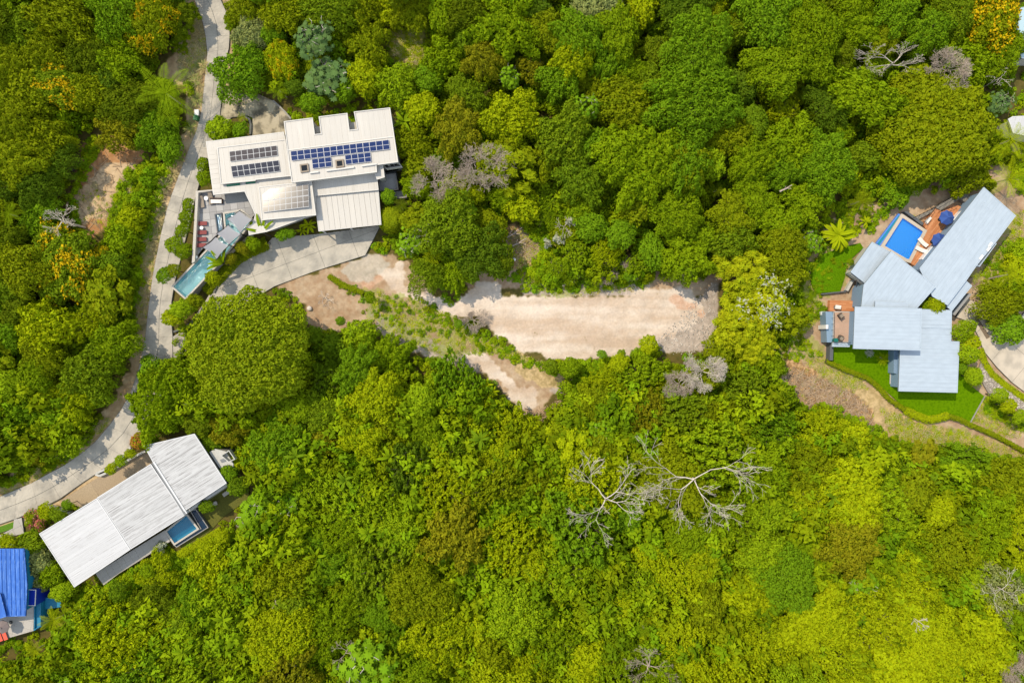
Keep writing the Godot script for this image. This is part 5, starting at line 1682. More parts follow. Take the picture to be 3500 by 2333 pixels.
var fronds := []
var blades := []


func palm(gp: Vector2, hgt: float, l: float, n: int, tone: String, label: String, lean := Vector2.ZERO) -> void:
	var p := spot(gp.x, gp.y, hgt)
	var o := thing("palm_tree", label, "palm", Vector3(p.x, -0.25, p.z), "palms")
	var mb := MB.new()
	var top := Vector3(0, hgt + 0.25, 0)
	mb.tube(Vector3(-lean.x, 0, -lean.y), top * 0.5 + Vector3(-lean.x, 0, -lean.y) * 0.4, 0.17, 0.13, 7)
	mb.tube(top * 0.5 + Vector3(-lean.x, 0, -lean.y) * 0.4, top, 0.13, 0.11, 7)
	put(mb.done(), "trunk", M.gray_bark, o)
	for k in n:
		var f := put(fronds[k % fronds.size()], "frond", M[tone], o, top)
		f.rotation = Vector3(0, TAU * (k + rng.randf() * 0.5) / n, rng.randf_range(-0.35, 0.55))
		f.scale = Vector3.ONE * l / 3.0 * rng.randf_range(0.85, 1.1)


func banana(gp: Vector2, hgt: float, l: float, n: int, tone: String, label: String, fan := -1.0, called := "banana_plant") -> void:
	var p := spot(gp.x, gp.y, hgt)
	var o := thing(called, label, "plant", Vector3(p.x, -0.25, p.z), "broad leaved plants")
	var mb := MB.new()
	mb.tube(Vector3.ZERO, Vector3(0, hgt + 0.25, 0), 0.16, 0.11, 7)
	put(mb.done(), "stem", M.bark, o)
	for k in n:
		var f := put(blades[k % blades.size()], "leaf", M[tone], o, Vector3(0, hgt + 0.25 - 0.25 * (k % 3), 0))
		if fan >= 0.0:
			var t := (k + 0.5) / n
			f.rotation = Vector3(0, fan + lerpf(-1.25, 1.25, t) + rng.randf_range(-0.06, 0.06), rng.randf_range(-0.15, 0.25))
		else:
			f.rotation = Vector3(rng.randf_range(-0.3, 0.3), TAU * (k * 0.381 + rng.randf() * 0.1), rng.randf_range(-0.45, 0.4))
		f.scale = Vector3.ONE * l / 2.4 * rng.randf_range(0.75, 1.12)
		if fan >= 0.0: f.scale.z *= 0.7


func hedge(label: String, sheet: Array, flat: Array, half: float, top: float, tone: String) -> void:
	rng.seed = int(flat[0]) + 7
	var pts := outline(sheet, flat, top)
	var mb := MB.new()
	var core := MB.new()
	for k in pts.size() - 1:
		var a := pts[k]; var b := pts[k + 1]
		var e := b - a
		var n := Vector2(-e.y, e.x).normalized()
		var count := int(e.length() * 190.0 * half / 0.4)
		for q in count:
			var s := rng.randf_range(-1, 1)
			var u := a + e * rng.randf()
			var hgt := top * sqrt(maxf(0.0, 1.0 - pow(absf(s), 3.0))) * rng.randf_range(0.75, 1.1)
			var p := Vector3(u.x + n.x * s * half, hgt, u.y + n.y * s * half)
			var out := (Vector3(n.x * s, 1.0 - absf(s) * 0.5, n.y * s) + ball_dir() * 0.6).normalized()
			var ax := ball_dir().cross(out).normalized()
			mb.leaf(p, ax, out, 0.24 * rng.randf_range(0.7, 1.3), 0.15, (out + Vector3.UP * 0.4).normalized(), tint(0.25, 0.14))
		core.box(Vector3((a.x + b.x) / 2, top * 0.35 - 0.1, (a.y + b.y) / 2), Vector3(e.x, 0, e.y) * 0.49, Vector3.UP * (top * 0.35 + 0.1), Vector3(n.x, 0, n.y) * half * 0.7)
	var o := thing("hedge", label, "hedge")
	put(core.done(), "stems", M.bark, o)
	put(mb.done(), "foliage", M[tone], o)


# ---------------------------------------------------------------- planting plan
# sheet, then x, y, crown radius on the sheet, tone and sort of crown
func plan() -> Array:
	return [
		[SH_T, [
			[400, 110, 165, "o"], [150, 190, 150, "o"], [690, 90, 130, "m"], [905, 140, 150, "o", "flower"], [1075, 120, 95, "d", "feather"], [530, 320, 125, "d"], [700, 340, 125, "m"], [360, 500, 140, "o", "flower"], [550, 540, 125, "o"],
			[150, 520, 150, "o"], [60, 390, 115, "o"], [80, 720, 130, "o"], [250, 850, 150, "o"], [350, 740, 95, "m"], [80, 960, 130, "o"], [350, 980, 110, "d"], [770, 620, 135, "d"], [720, 770, 110, "b"], [920, 770, 110, "m"], [1010, 870, 80, "m"],
			[220, 1120, 120, "d"], [60, 1090, 120, "d"], [260, 1240, 90, "m"], [500, 180, 100, "d"], [280, 320, 115, "o"], [650, 480, 90, "d"], [100, 250, 90, "o"], [820, 330, 85, "d"]]],
		[SH_D, [
			[780, 590, 195, "v"], [850, 290, 140, "s"], [1090, 500, 135, "y", "flower"], [820, 70, 140, "o"], [1120, 110, 170, "o"], [1440, 120, 190, "o"], [1700, 60, 150, "o"], [1790, 390, 150, "o"], [1370, 330, 165, "g", "star"], [1450, 640, 190, "g", "star"],
			[2010, 700, 165, "y"], [1760, 620, 130, "y"], [2150, 80, 160, "o"], [2260, 640, 110, "m"], [2230, 880, 130, "y"], [2150, 1150, 140, "o"], [2200, 1340, 120, "o"], [1960, 110, 120, "y"], [1600, 720, 90, "m"], [1010, 280, 90, "m"], [700, 170, 70, "m", "feather"], [1330, 830, 80, "m"], [1200, 700, 70, "d"]]],
		[SH_G, [
			[40, 130, 120, "m"], [540, 250, 225, "m"], [350, 500, 140, "b"], [770, 560, 110, "b", "vine"], [1190, 90, 120, "s"], [1340, 60, 110, "s"], [1120, 290, 180, "m"], [1430, 260, 165, "m"], [1080, 450, 160, "y"], [1360, 470, 170, "m"], [990, 640, 160, "m"], [570, 650, 100, "v", "star"], [1180, 890, 115, "v", "star"],
			[1520, 870, 225, "o"], [2090, 420, 250, "m"], [1970, 110, 175, "d"], [1620, 60, 120, "y"], [2060, 830, 300, "m"], [1850, 1070, 105, "v", "star"], [600, 960, 200, "y"], [1010, 1100, 205, "o"], [150, 1050, 180, "b"], [880, 1260, 140, "o"], [1640, 1310, 300, "m"], [1960, 1330, 190, "m"], [1680, 1490, 110, "o", "flower"], [2260, 270, 150, "o"], [230, 790, 150, "o"], [250, 130, 150, "d"], [760, 60, 120, "d"], [1750, 420, 110, "d"], [1250, 1180, 120, "m"]]],
		[SH_H, [
			[270, 140, 215, "m"], [610, 330, 245, "m"], [340, 560, 200, "m"], [700, 90, 150, "d"], [950, 60, 140, "m"], [1010, 230, 175, "m"], [1300, 80, 170, "m"], [1240, 260, 140, "o"], [1550, 270, 160, "m"], [1760, 110, 160, "o"], [2060, 130, 235, "o", "flower"], [2150, 400, 170, "m"], [1060, 790, 210, "m"],
			[1880, 1380, 170, "o"], [1400, 1420, 140, "m"], [430, 900, 105, "y", "vine"], [180, 980, 115, "k"], [480, 1160, 180, "m"], [720, 1280, 200, "m"], [150, 1290, 140, "m"], [2150, 830, 105, "g", "star"], [900, 1380, 120, "y"], [60, 700, 120, "d"], [80, 250, 110, "o"], [900, 480, 100, "d"], [1080, 1440, 75, "m"]]],
		[SH_I, [
			[300, 330, 105, "m"], [650, 370, 145, "y"], [680, 540, 100, "v", "star"], [560, 640, 220, "o"], [1010, 400, 120, "m"], [1130, 490, 130, "y"], [890, 650, 130, "o"], [750, 840, 210, "d"], [240, 790, 120, "v", "star"], [370, 1040, 135, "o"], [620, 1010, 140, "m"], [950, 920, 120, "d"],
			[1330, 440, 110, "y", "vine"], [1700, 650, 120, "m"], [1560, 860, 100, "y", "vine"], [1800, 850, 110, "y", "vine"], [1330, 560, 90, "m", "vine"], [450, 480, 90, "o"], [1620, 520, 100, "m"], [1420, 980, 70, "y", "vine"], [2080, 930, 90, "y", "vine"]]],
		[SH_J, [
			[180, 140, 200, "m"], [540, 130, 190, "o"], [540, 350, 170, "m"], [240, 340, 110, "o", "flower"], [180, 490, 120, "o"], [480, 560, 165, "m"], [1110, 130, 160, "m"], [1380, 180, 140, "m"], [1660, 190, 190, "m"], [1820, 230, 130, "y"], [1110, 430, 160, "m"], [1500, 450, 155, "m"], [930, 540, 150, "o"], [950, 740, 180, "o"],
			[1300, 640, 165, "m"], [1350, 800, 180, "o"], [1370, 960, 150, "o"], [570, 880, 175, "m"], [300, 840, 125, "m"], [1560, 760, 110, "v", "star"], [1050, 1020, 205, "bright", "feather"], [1200, 1240, 175, "bright", "coarse"], [970, 1430, 200, "bright", "feather"], [2000, 270, 85, "m"], [2260, 350, 130, "m"], [60, 700, 110, "m"], [700, 740, 100, "m"], [1130, 1530, 130, "bright", "feather"]]],
		[SH_E, [
			[430, 370, 215, "o", "flower"], [150, 420, 160, "o"], [40, 560, 100, "o"], [330, 830, 165, "y"], [60, 900, 100, "m"], [580, 790, 95, "y", "vine"], [770, 940, 145, "m"], [230, 1150, 120, "m"], [620, 1120, 170, "o"], [300, 1010, 130, "o"], [500, 1290, 140, "y"], [140, 1430, 140, "m"], [350, 1480, 150, "y"], [820, 220, 95, "m"], [760, 420, 95, "k"], [870, 110, 85, "y"], [690, 330, 55, "o", "flower"],
			[1180, 1120, 110, "m"], [1030, 1130, 100, "m"], [1070, 1330, 200, "m"], [100, 700, 100, "d"], [60, 1200, 100, "y"], [250, 100, 100, "m"], [60, 250, 110, "d"], [860, 830, 60, "m"]]],
		[SH_K, [
			[1720, 470, 130, "y"], [1950, 620, 155, "m"], [1830, 950, 190, "y"], [1400, 1090, 130, "o"], [1140, 1210, 145, "k", "star"], [680, 1200, 130, "b"], [1080, 1380, 190, "m"], [1430, 1300, 110, "b"], [770, 1460, 75, "y"], [1700, 1250, 150, "y"], [1950, 1100, 150, "o"], [430, 1150, 120, "d"], [520, 1330, 85, "k"], [2200, 1000, 130, "y"], [2260, 1250, 130, "m"], [1500, 560, 110, "k"], [1340, 460, 70, "k"]]],
		[SH_Q, [
			[900, 260, 220, "v", "star"], [1120, 130, 150, "v", "star"], [1650, 120, 180, "y"], [1600, 330, 160, "m"], [1900, 120, 160, "y"], [2050, 350, 150, "y"], [1900, 620, 210, "o", "vine"], [1750, 620, 120, "m"], [1460, 620, 130, "m"], [1150, 700, 170, "o"], [560, 640, 150, "y"], [900, 680, 140, "y", "vine"], [100, 700, 130, "y"], [80, 930, 140, "d"], [90, 1180, 140, "y"], [380, 1380, 150, "y"], [620, 1480, 130, "y"], [1100, 1180, 210, "y"], [1500, 1100, 170, "m"], [1650, 950, 140, "y"], [700, 1000, 150, "y", "vine"], [330, 1080, 110, "o"], [480, 780, 35, "v"]]],
		[SH_L, [
			[1600, 330, 150, "y", "vine"], [1350, 380, 110, "y", "vine"], [1640, 620, 150, "b", "vine"], [1980, 600, 170, "o", "vine"], [1300, 750, 130, "v", "star"], [600, 760, 170, "y"], [300, 700, 140, "y"], [500, 950, 150, "y"], [200, 900, 150, "o"], [1050, 600, 90, "m", "vine"], [400, 1200, 190, "o"], [820, 1180, 130, "o"], [1300, 880, 110, "o"], [2200, 620, 130, "o"], [1900, 380, 90, "o", "vine"], [1800, 900, 130, "y"]]],
		[SH_O, [
			[150, 480, 150, "o"], [380, 480, 110, "m"], [350, 250, 75, "m"], [330, 760, 160, "m"], [700, 800, 170, "y"], [960, 830, 120, "y"], [1350, 1080, 130, "k"], [1900, 1000, 150, "m"], [250, 1080, 160, "m"], [620, 1080, 160, "o"], [950, 1180, 180, "y"], [1750, 1180, 130, "v"], [1300, 1340, 170, "y"], [2200, 1180, 190, "o"], [1000, 1400, 170, "y"], [600, 1350, 150, "y"], [280, 1400, 150, "y"], [200, 100, 130, "bright", "feather"]]],
		[SH_N, [
			[540, 250, 110, "b"], [250, 430, 120, "m"], [820, 470, 100, "y"], [1000, 270, 110, "o"], [1180, 180, 110, "m"], [1100, 420, 90, "y", "vine"], [1230, 470, 100, "s", "vine"], [350, 620, 120, "y"], [650, 640, 120, "y"], [900, 720, 130, "y"], [1150, 700, 110, "y"], [450, 820, 120, "y"], [750, 850, 110, "y"], [150, 700, 110, "y"], [130, 300, 90, "y"], [600, 430, 80, "v", "star"], [100, 500, 90, "y"]]],
		[SH_M, [
			[600, 450, 190, "y", "vine"], [1000, 700, 190, "y", "vine"], [300, 600, 170, "y"], [1500, 720, 150, "y"], [1900, 700, 170, "y"], [600, 1000, 200, "y"], [1350, 1050, 140, "y", "vine"], [1500, 930, 110, "y"], [1950, 1250, 180, "y"], [2150, 950, 150, "o"], [950, 1200, 170, "m"], [400, 1350, 160, "o"], [750, 1450, 150, "y"], [1200, 1400, 150, "y"], [1500, 250, 120, "v"], [2000, 400, 150, "m"]]],
	]


func clear_areas() -> Array:
	var out := []
	for q in [
		[FULL, [650, -300, 740, -300, 790, 60, 790, 180, 760, 300, 760, 480, 660, 700, 590, 900, 600, 1240, 480, 1470, 330, 1640, 200, 1720, 0, 1800, -300, 1900, -300, 1740, 0, 1680, 220, 1570, 330, 1480, 430, 1340, 470, 1190, 490, 1030, 510, 890, 550, 700, 620, 520, 670, 380, 690, 270, 680, 80]],
		[FULL, [660, 470, 760, 290, 860, 320, 950, 350, 1010, 400, 1350, 355, 1390, 560, 1400, 690, 1330, 780, 1400, 900, 1420, 990, 1520, 1010, 1660, 940, 1780, 930, 1850, 1000, 2260, 980, 2340, 1010, 2460, 930, 2440, 1080, 2400, 1210, 2200, 1225, 2009, 1250, 1900, 1290, 1890, 1360, 1833, 1410, 1770, 1393, 1680, 1290, 1560, 1230, 1380, 1165, 1190, 1120, 1050, 1110, 940, 990, 740, 1060, 600, 1090, 560, 1030, 640, 700]],
		[FULL, [2960, 850, 3010, 760, 3090, 700, 3300, 640, 3370, 590, 3800, 560, 3800, 1600, 3500, 1560, 3300, 1520, 3000, 1480, 2840, 1440, 2700, 1330, 2690, 1240, 2740, 1100, 2760, 1010, 2770, 900, 2900, 860]],
		[SH_T, [400, 1180, 480, 1000, 500, 830, 640, 800, 860, 900, 830, 980, 770, 1060, 720, 1250, 640, 1330, 560, 1420, 440, 1340]],
		[SH_T, [960, 440, 1060, 300, 1130, 200, 1180, 200, 1200, 400, 1120, 480]],
		[FULL, [1310, 95, 1430, 100, 1440, 220, 1360, 220]],
		[FULL, [30, 1790, 130, 1700, 330, 1620, 490, 1510, 690, 1480, 800, 1540, 800, 1640, 860, 1660, 840, 1760, 720, 1880, 560, 2000, 250, 2020, 140, 1860]],
		[FULL, [-300, 1860, 80, 1860, 150, 2000, 210, 2080, 150, 2190, -300, 2280]],
		[FULL, [3420, 500, 3490, -100, 3800, -100, 3800, 600]],
		[SH_I, [1000, 650, 1300, 620, 1360, 700, 1330, 960, 1100, 1000]],
		[SH_B, [170, 260, 330, 200, 540, 160, 620, 220, 500, 400, 430, 440, 190, 480]],
	]:
		var p := PackedVector2Array()
		for k in range(0, q[1].size(), 2): p.append(grid_of(q[0], q[1][k], q[1][k + 1]))
		out.append(p)
	return out


func room_at(areas: Array, g: Vector2) -> float:
	var best := 1e9
	for a in areas:
		if Geometry2D.is_point_in_polygon(g, a): return -1.0
		for k in a.size():
			var q := Geometry2D.get_closest_point_to_segment(g, a[k], a[(k + 1) % a.size()])
			best = minf(best, q.distance_to(g))
	return best


func pick_tone(g: Vector2) -> String:
	var bag := "ooommmdyk"
	if g.x < 800: bag = "ooooodmmyy"
	if g.y > 1500: bag = "yyyoommmdovb"
	if g.y > 1350 and g.x > 2400: bag = "yyyyymmoomb"
	if g.y > 1900 and g.x > 1300: bag = "yyyyymmo"
	return bag[rng.randi() % bag.length()]


func make_forest() -> void:
	for part in plan():
		for t in part[1]:
			var g := grid_of(part[0], t[0], t[1])
			rng.seed = int(g.x * 7.0 + g.y)
			var rm: float = t[2] * part[0][2] * GRID * 0.97
			var lift := 0.0
			if g.y < 1000 and g.x > 1400: lift = 1.5
			var sort: String = t[4] if t.size() > 4 else ""
			if g.y > 1400 or (g.y > 1250 and g.x > 1600):
				if sort == "" or sort == "vine":
					rm *= 1.25
					if sort == "" and rng.randf() < 0.55 and rm > 3.1: sort = "vine"
			else:
				rm *= 1.12
				lift += rng.randf_range(-1.0, 1.3)
			if g.x > 2850 and g.x < 3350 and g.y > 480 and g.y < 720: lift = -2.2
			tree(g, rm, t[3], sort, "", lift)
	rng.seed = 77
	var g0 := grid_of(SH_K, 810, 590)
	tree(g0, 9.7, "big", "giant", "largest tree in view, a huge domed crown beside the road", 0.5)
	marks.append(["largest tree", g0])
	g0 = grid_of(SH_H, 1610, 1030)
	tree(g0, 9.3, "o", "giant", "huge domed tree standing above the blue pool and wood deck", -2.6)
	marks.append(["huge domed tree above the pool", g0])
	# fill what the plan leaves open
	var areas := clear_areas()
	rng.seed = 4242
	var thin := FastNoiseLite.new()
	thin.seed = 19
	thin.frequency = 0.006
	var fails := 0
	while fails < 3000:
		var g := Vector2(rng.randf_range(-170, 3670), rng.randf_range(-170, 2500))
		var lower := g.y > 1300.0
		var rm := rng.randf_range(4.4, 6.2) if lower else rng.randf_range(3.6, 5.4)
		if lower and thin.get_noise_2d(g.x, g.y) < -0.34:
			fails += 1
			continue
		if fails > 1500: rm = rng.randf_range(2.4, 3.6)
		var need := rm / GRID
		if room_at(areas, g) < need * (1.1 if g.x < 720.0 else 0.75):
			fails += 1
			continue
		var ok := true
		for c in crowns:
			if c[0].distance_to(g) < (c[1] + rm) / GRID * (0.64 if c[1] < 9.0 else 0.97):
				ok = false
				break
		if not ok:
			fails += 1
			continue
		var s := rng.randi()
		var tone := pick_tone(g)
		var kind := "vine" if lower and rng.randf() < 0.7 and rm > 3.2 else ""
		if tone == "v": kind = "star"
		elif kind == "" and rm < 5.0 and rng.randf() < 0.16: kind = "coarse"
		elif kind == "" and rm < 5.0 and lower and rng.randf() < 0.12: kind = "feather"
		tree(g, rm, tone, kind, "", rng.randf_range(-1.2, 2.0))
		rng.seed = s


func make_special_plants() -> void:
	for k in 3: fronds.append(frond_mesh(400 + k, 3.0, 22, 1.1 + 0.35 * k, 0.62, 0.06))
	for k in 3: blades.append(blade_mesh(410 + k, 2.4, 0.55, 0.9 - 0.25 * k, 1.2 + 0.3 * k))
	rng.seed = 55
	# leafless trees
	for b in [
		[SH_I, 830, 150, 3.9, 0, "gray", "bleached leafless tree right of the solar villa, fullest twig dome", 8.0, Vector3(1, 0.8, 1)],
		[SH_I, 430, 270, 3.6, 0, "gray", "leafless tree tangled with green just right of the solar villa", 6.5, Vector3(1, 0.6, 1)],
		[SH_H, 1310, 500, 4.6, 1, "pale", "long leafless tree stretched sideways in the top right forest", 8.0, Vector3(1.25, 0.6, 0.6)],
		[SH_H, 1740, 560, 3.7, 0, "gray", "rounded leafless tree beside the yellow flowering tree", 8.0, Vector3(1, 0.7, 0.9)],
		[SH_L, 2120, 280, 3.5, 0, "pale", "white leafless tree at the lower corner of the sandy clearing", 7.0, Vector3(1, 0.9, 1)],
		[SH_L, 1930, 380, 2.2, 0, "gray", "greyer leafless tree leaning on the white one below the clearing", 5.5, Vector3(1, 0.6, 0.9)],
		[SH_L, 1345, 1310, 6.6, 1, "pale", "leafless tree with long limbs in the middle of the lower forest", 10.5, Vector3(1, 0.5, 1)],
		[SH_L, 2060, 1150, 8.0, 1, "pale", "widest leafless tree, limbs spread over the lower right forest", 11.0, Vector3(1, 0.4, 1)],
		[SH_M, 1690, 1440, 4.2, 1, "gray", "leafless tree at the bottom edge near the small palm", 8.0, Vector3(1, 0.6, 0.8)],
		[SH_E, 410, 110, 3.0, 1, "pale", "white leafless tree beside the small dirt clearing", 6.0, Vector3(1, 0.6, 0.7)],
		[SH_N, 1322, 830, 2.8, 0, "gray", "pale leafless tree in the bottom right corner", 7.0, Vector3(1, 0.8, 1)],
		[SH_N, 1250, 470, 3.4, 2, "pale", "leafless branches among sage coloured leaves at the right edge", 8.0, Vector3(1, 0.6, 1)],
		[SH_Q, 1600, 1330, 2.6, 2, "gray", "tan dead tree near the bottom edge", 8.0, Vector3(1, 0.6, 1)],
		[SH_I, 370, 690, 2.2, 2, "pale", "white forked twigs beside the round clipped bush", 6.0, Vector3(1, 0.6, 1)],
		[SH_I, 1480, 640, 2.4, 2, "pale", "white barked sapling with silvery leaves above the clearing", 4.0, Vector3(0.8, 0.6, 1)],
		[SH_F, 1540, 100, 1.6, 0, "gray", "grey dead shrub at the clearing's upper edge, middle one", 1.6, Vector3(1, 0.6, 1)],
		[SH_F, 1650, 90, 1.8, 0, "gray", "grey dead shrub at the clearing's upper edge, one farther right", 1.6, Vector3(1, 0.6, 1)],
		[SH_F, 940, 320, 1.9, 0, "gray", "brown dead brush on the clearing's lower left bank", 0.9, Vector3(1, 0.5, 1)],
		[SH_K, 1440, 160, 1.7, 2, "pale", "pale dead branch lying on the dirt beside the driveway", 0.5, Vector3(0.8, 0.3, 1.2)],
		[SH_N, 870, 620, 1.5, 2, "pale", "star of white twigs in the bottom right forest", 8.5, Vector3(1, 0.5, 1)],
		[SH_H, 2170, 620, 2.2, 2, "pale", "leafless tree at the right edge above the bluish tree", 5.0, Vector3(1.1, 0.5, 0.7)],
	]:
		var g := grid_of(b[0], b[1], b[2])
		bare_tree(g, b[3], b[4], M.pale_bark if b[5] == "pale" else M.gray_bark, b[6], b[7], b[8])
		if b[3] > 2.8: marks.append([b[6].split(",")[0].replace("bleached ", ""), g])
	# palms
	for p in [
		[SH_T, 985, 555, 6.0, 5.2, 9, "m", "large feather palm on the verge above the solar villa"],
		[SH_H, 2250, 1120, 5.0, 3.8, 12, "y", "palm in front of the white shed roof at the right edge"],
		[SH_H, 2230, 1440, 4.0, 3.6, 12, "y", "palm above the top corner of the blue roofed villa"],
		[SH_L, 1060, 850, 4.0, 4.2, 12, "m", "feather palm in the brown gully below the clearing"],
		[SH_M, 1650, 1140, 6.0, 1.7, 12, "m", "small palm in the bottom middle forest"],
		[SH_A, 1870, 800, 3.0, 1.7, 12, "d", "dark palm beside the round clipped bush"],
		[SH_I, 420, 880, 5.0, 1.9, 12, "y", "palm rising from trees at the clearing's upper left"],
		[SH_I, 1290, 350, 3.0, 1.5, 11, "d", "dark small palm in the brush under the bleached tree"],
		[SH_J, 830, 350, 4.0, 1.4, 11, "d", "dark small palm in the ravine of the upper forest"],
		[SH_E, 60, 60, 5.0, 2.6, 11, "m", "palm at the left edge beside the dark forest"],
		[SH_E, 100, 1120, 4.0, 1.7, 10, "d", "dark palm at the left edge above the road"],
		[SH_J, 1980, 440, 3.0, 2.4, 11, "o", "olive palm above the yellow leaved plant by the pool"],
		[SH_W, 345, 120, 4.5, 2.6, 11, "y", "bright palm over the hedge beside the cream driveway"],
		[SH_W, 270, 170, 2.0, 1.4, 10, "y", "low palm beside the cream driveway's top end"],
		[SH_W, 185, 130, 1.6, 1.5, 10, "y", "low palm under the eave of the long blue roof"],
		[SH_B, 556, 1090, 1.2, 1.4, 12, "y", "bright fan palm in the round bed on the artificial lawn"],
		[SH_B, 118, 715, 1.6, 1.8, 11, "m", "palm on the grass slope beside the sage flowered tree"],
		[SH_D, 1060, 720, 3.0, 2.0, 11, "m", "palm behind the bright green tree by the apron"],
		[SH_A, 700, 150, 1.2, 0.95, 10, "y", "tiny yellow palm in the bed above the solar roof"],
		[SH_C, 420, 1310, 4.0, 2.2, 11, "o", "spiky palm below the long white roof"],
		[SH_C, 490, 1270, 4.0, 1.8, 11, "o", "second spiky palm below the long white roof"],
		[SH_U, 410, 600, 3.0, 2.4, 12, "y", "spiky yellow palm beside the teal wall"],
		[SH_U, 270, 830, 3.0, 2.2, 12, "y", "spiky palm below the white corner terrace"],
		[SH_U, 450, 740, 3.0, 2.0, 12, "o", "olive spiky palm right of the teal wall"]]:
		palm(grid_of(p[0], p[1], p[2]), p[3], p[4], p[5], p[6], p[7], Vector2(rng.randf_range(-0.4, 0.4), rng.randf_range(-0.4, 0.4)))
		if p[4] > 1.8: marks.append([p[7].split(" beside ")[0].split(" in ")[0].split(" above ")[0], grid_of(p[0], p[1], p[2])])
	# broad leaved plants
	banana(grid_of(SH_B, 290, 350), 2.0, 2.9, 18, "y", "big banana clump on the grass slope left of the blue pool")
	banana(grid_of(SH_B, 310, 375), 1.4, 2.4, 12, "y", "lower banana clump tucked under the big one")
	marks.append(["banana clump", grid_of(SH_B, 290, 350)])
	banana(grid_of(SH_B, 455, 275), 1.4, 1.3, 18, "y", "yellow leaved clump beside the blue pool's overflow edge")
	banana(grid_of(SH_A, 560, 1222), 3.2, 3.0, 14, "m", "fan shaped traveller palm beside the lap pool wall", 2.3, "fan_palm")
	banana(grid_of(SH_A, 855, 1000), 3.4, 3.2, 14, "m", "fan shaped traveller palm at the tip of the roof canopy", 1.9, "fan_palm")
	banana(grid_of(SH_A, 1190, 945), 1.4, 1.6, 14, "y", "yellow green leafy plant against the carport wall")
	banana(grid_of(SH_A, 1140, 985), 0.8, 1.1, 12, "y", "low leafy plant below the carport wall plant")
	var helis := [[1480, 590, 3.0], [1540, 690, 3.0], [1680, 760, 3.2], [1420, 830, 2.6], [1520, 880, 3.0], [1600, 900, 3.0], [1330, 900, 2.4], [1290, 1020, 2.2], [1440, 960, 2.6], [1640, 1040, 2.8], [1520, 1120, 2.6], [1130, 1090, 2.0], [1220, 1100, 2.2], [1600, 1190, 2.6], [2000, 1280, 4.0], [1750, 1420, 3.4], [1650, 640, 3.0]]
	var nth := ["first", "second", "third", "fourth", "fifth", "sixth", "seventh", "eighth", "ninth", "tenth", "eleventh", "twelfth", "thirteenth", "fourteenth", "fifteenth", "sixteenth", "seventeenth"]
	for k in helis.size():
		rng.seed = 900 + k
		banana(grid_of(SH_K, helis[k][0], helis[k][1]), helis[k][2] - 0.5, 2.2, 13, ["m", "k", "y"][k % 3] if k % 3 < 2 else "m", "broad strap leaved plant right of the largest tree, %s counting downward" % nth[k], -1.0, "heliconia")
	marks.append(["strap leaved plants", grid_of(SH_K, 1480, 880)])
	for q in [[SH_L, 1300, 940, "strap leaved clump beside the gully palm"], [SH_L, 1250, 560, "strap leaved clump above the gully palm"], [SH_L, 250, 1300, "strap leaved clump in the lower middle forest"], [SH_L, 390, 1060, "small strap leaved clump in the dark gap of the lower forest"], [SH_L, 180, 1090, "strap leaved clump left of the dark gap in the lower forest"], [SH_A, 1890, 180, "small banana plant at the solar villa's upper right corner"]]:
		banana(grid_of(q[0], q[1], q[2]), 4.0, 2.0, 12, "m", q[3], -1.0, "heliconia")
	rng.seed = 990
	for q in [[900, 1700], [1010, 1560], [1180, 1640], [1330, 1560], [1420, 1720], [1560, 1650], [1640, 1500], [1260, 1820], [1500, 1900], [1080, 1900], [760, 2120], [620, 2230], [1750, 1980], [2620, 1560], [2850, 1700], [3180, 1650]]:
		var g := Vector2(q[0], q[1])
		banana(g, rng.randf_range(5.5, 7.5), 2.0, 11, "m" if rng.randf() < 0.6 else "k", "", -1.0, "heliconia")
		wanted.append([get_child(get_child_count() - 1), "strap leaved plant in the canopy", g])
	for q in [[SH_L, 340, 420, "bright yellow rosette beside the sandy track, upper one"], [SH_L, 385, 385, "bright yellow rosette beside the sandy track, middle one"], [SH_L, 430, 440, "bright yellow rosette beside the sandy track, lower one"], [SH_L, 60, 270, "yellow rosette clump left of the sandy track"]]:
		banana(grid_of(q[0], q[1], q[2]), 3.0, 1.3, 16, "y", q[3], -1.0, "rosette_plant")
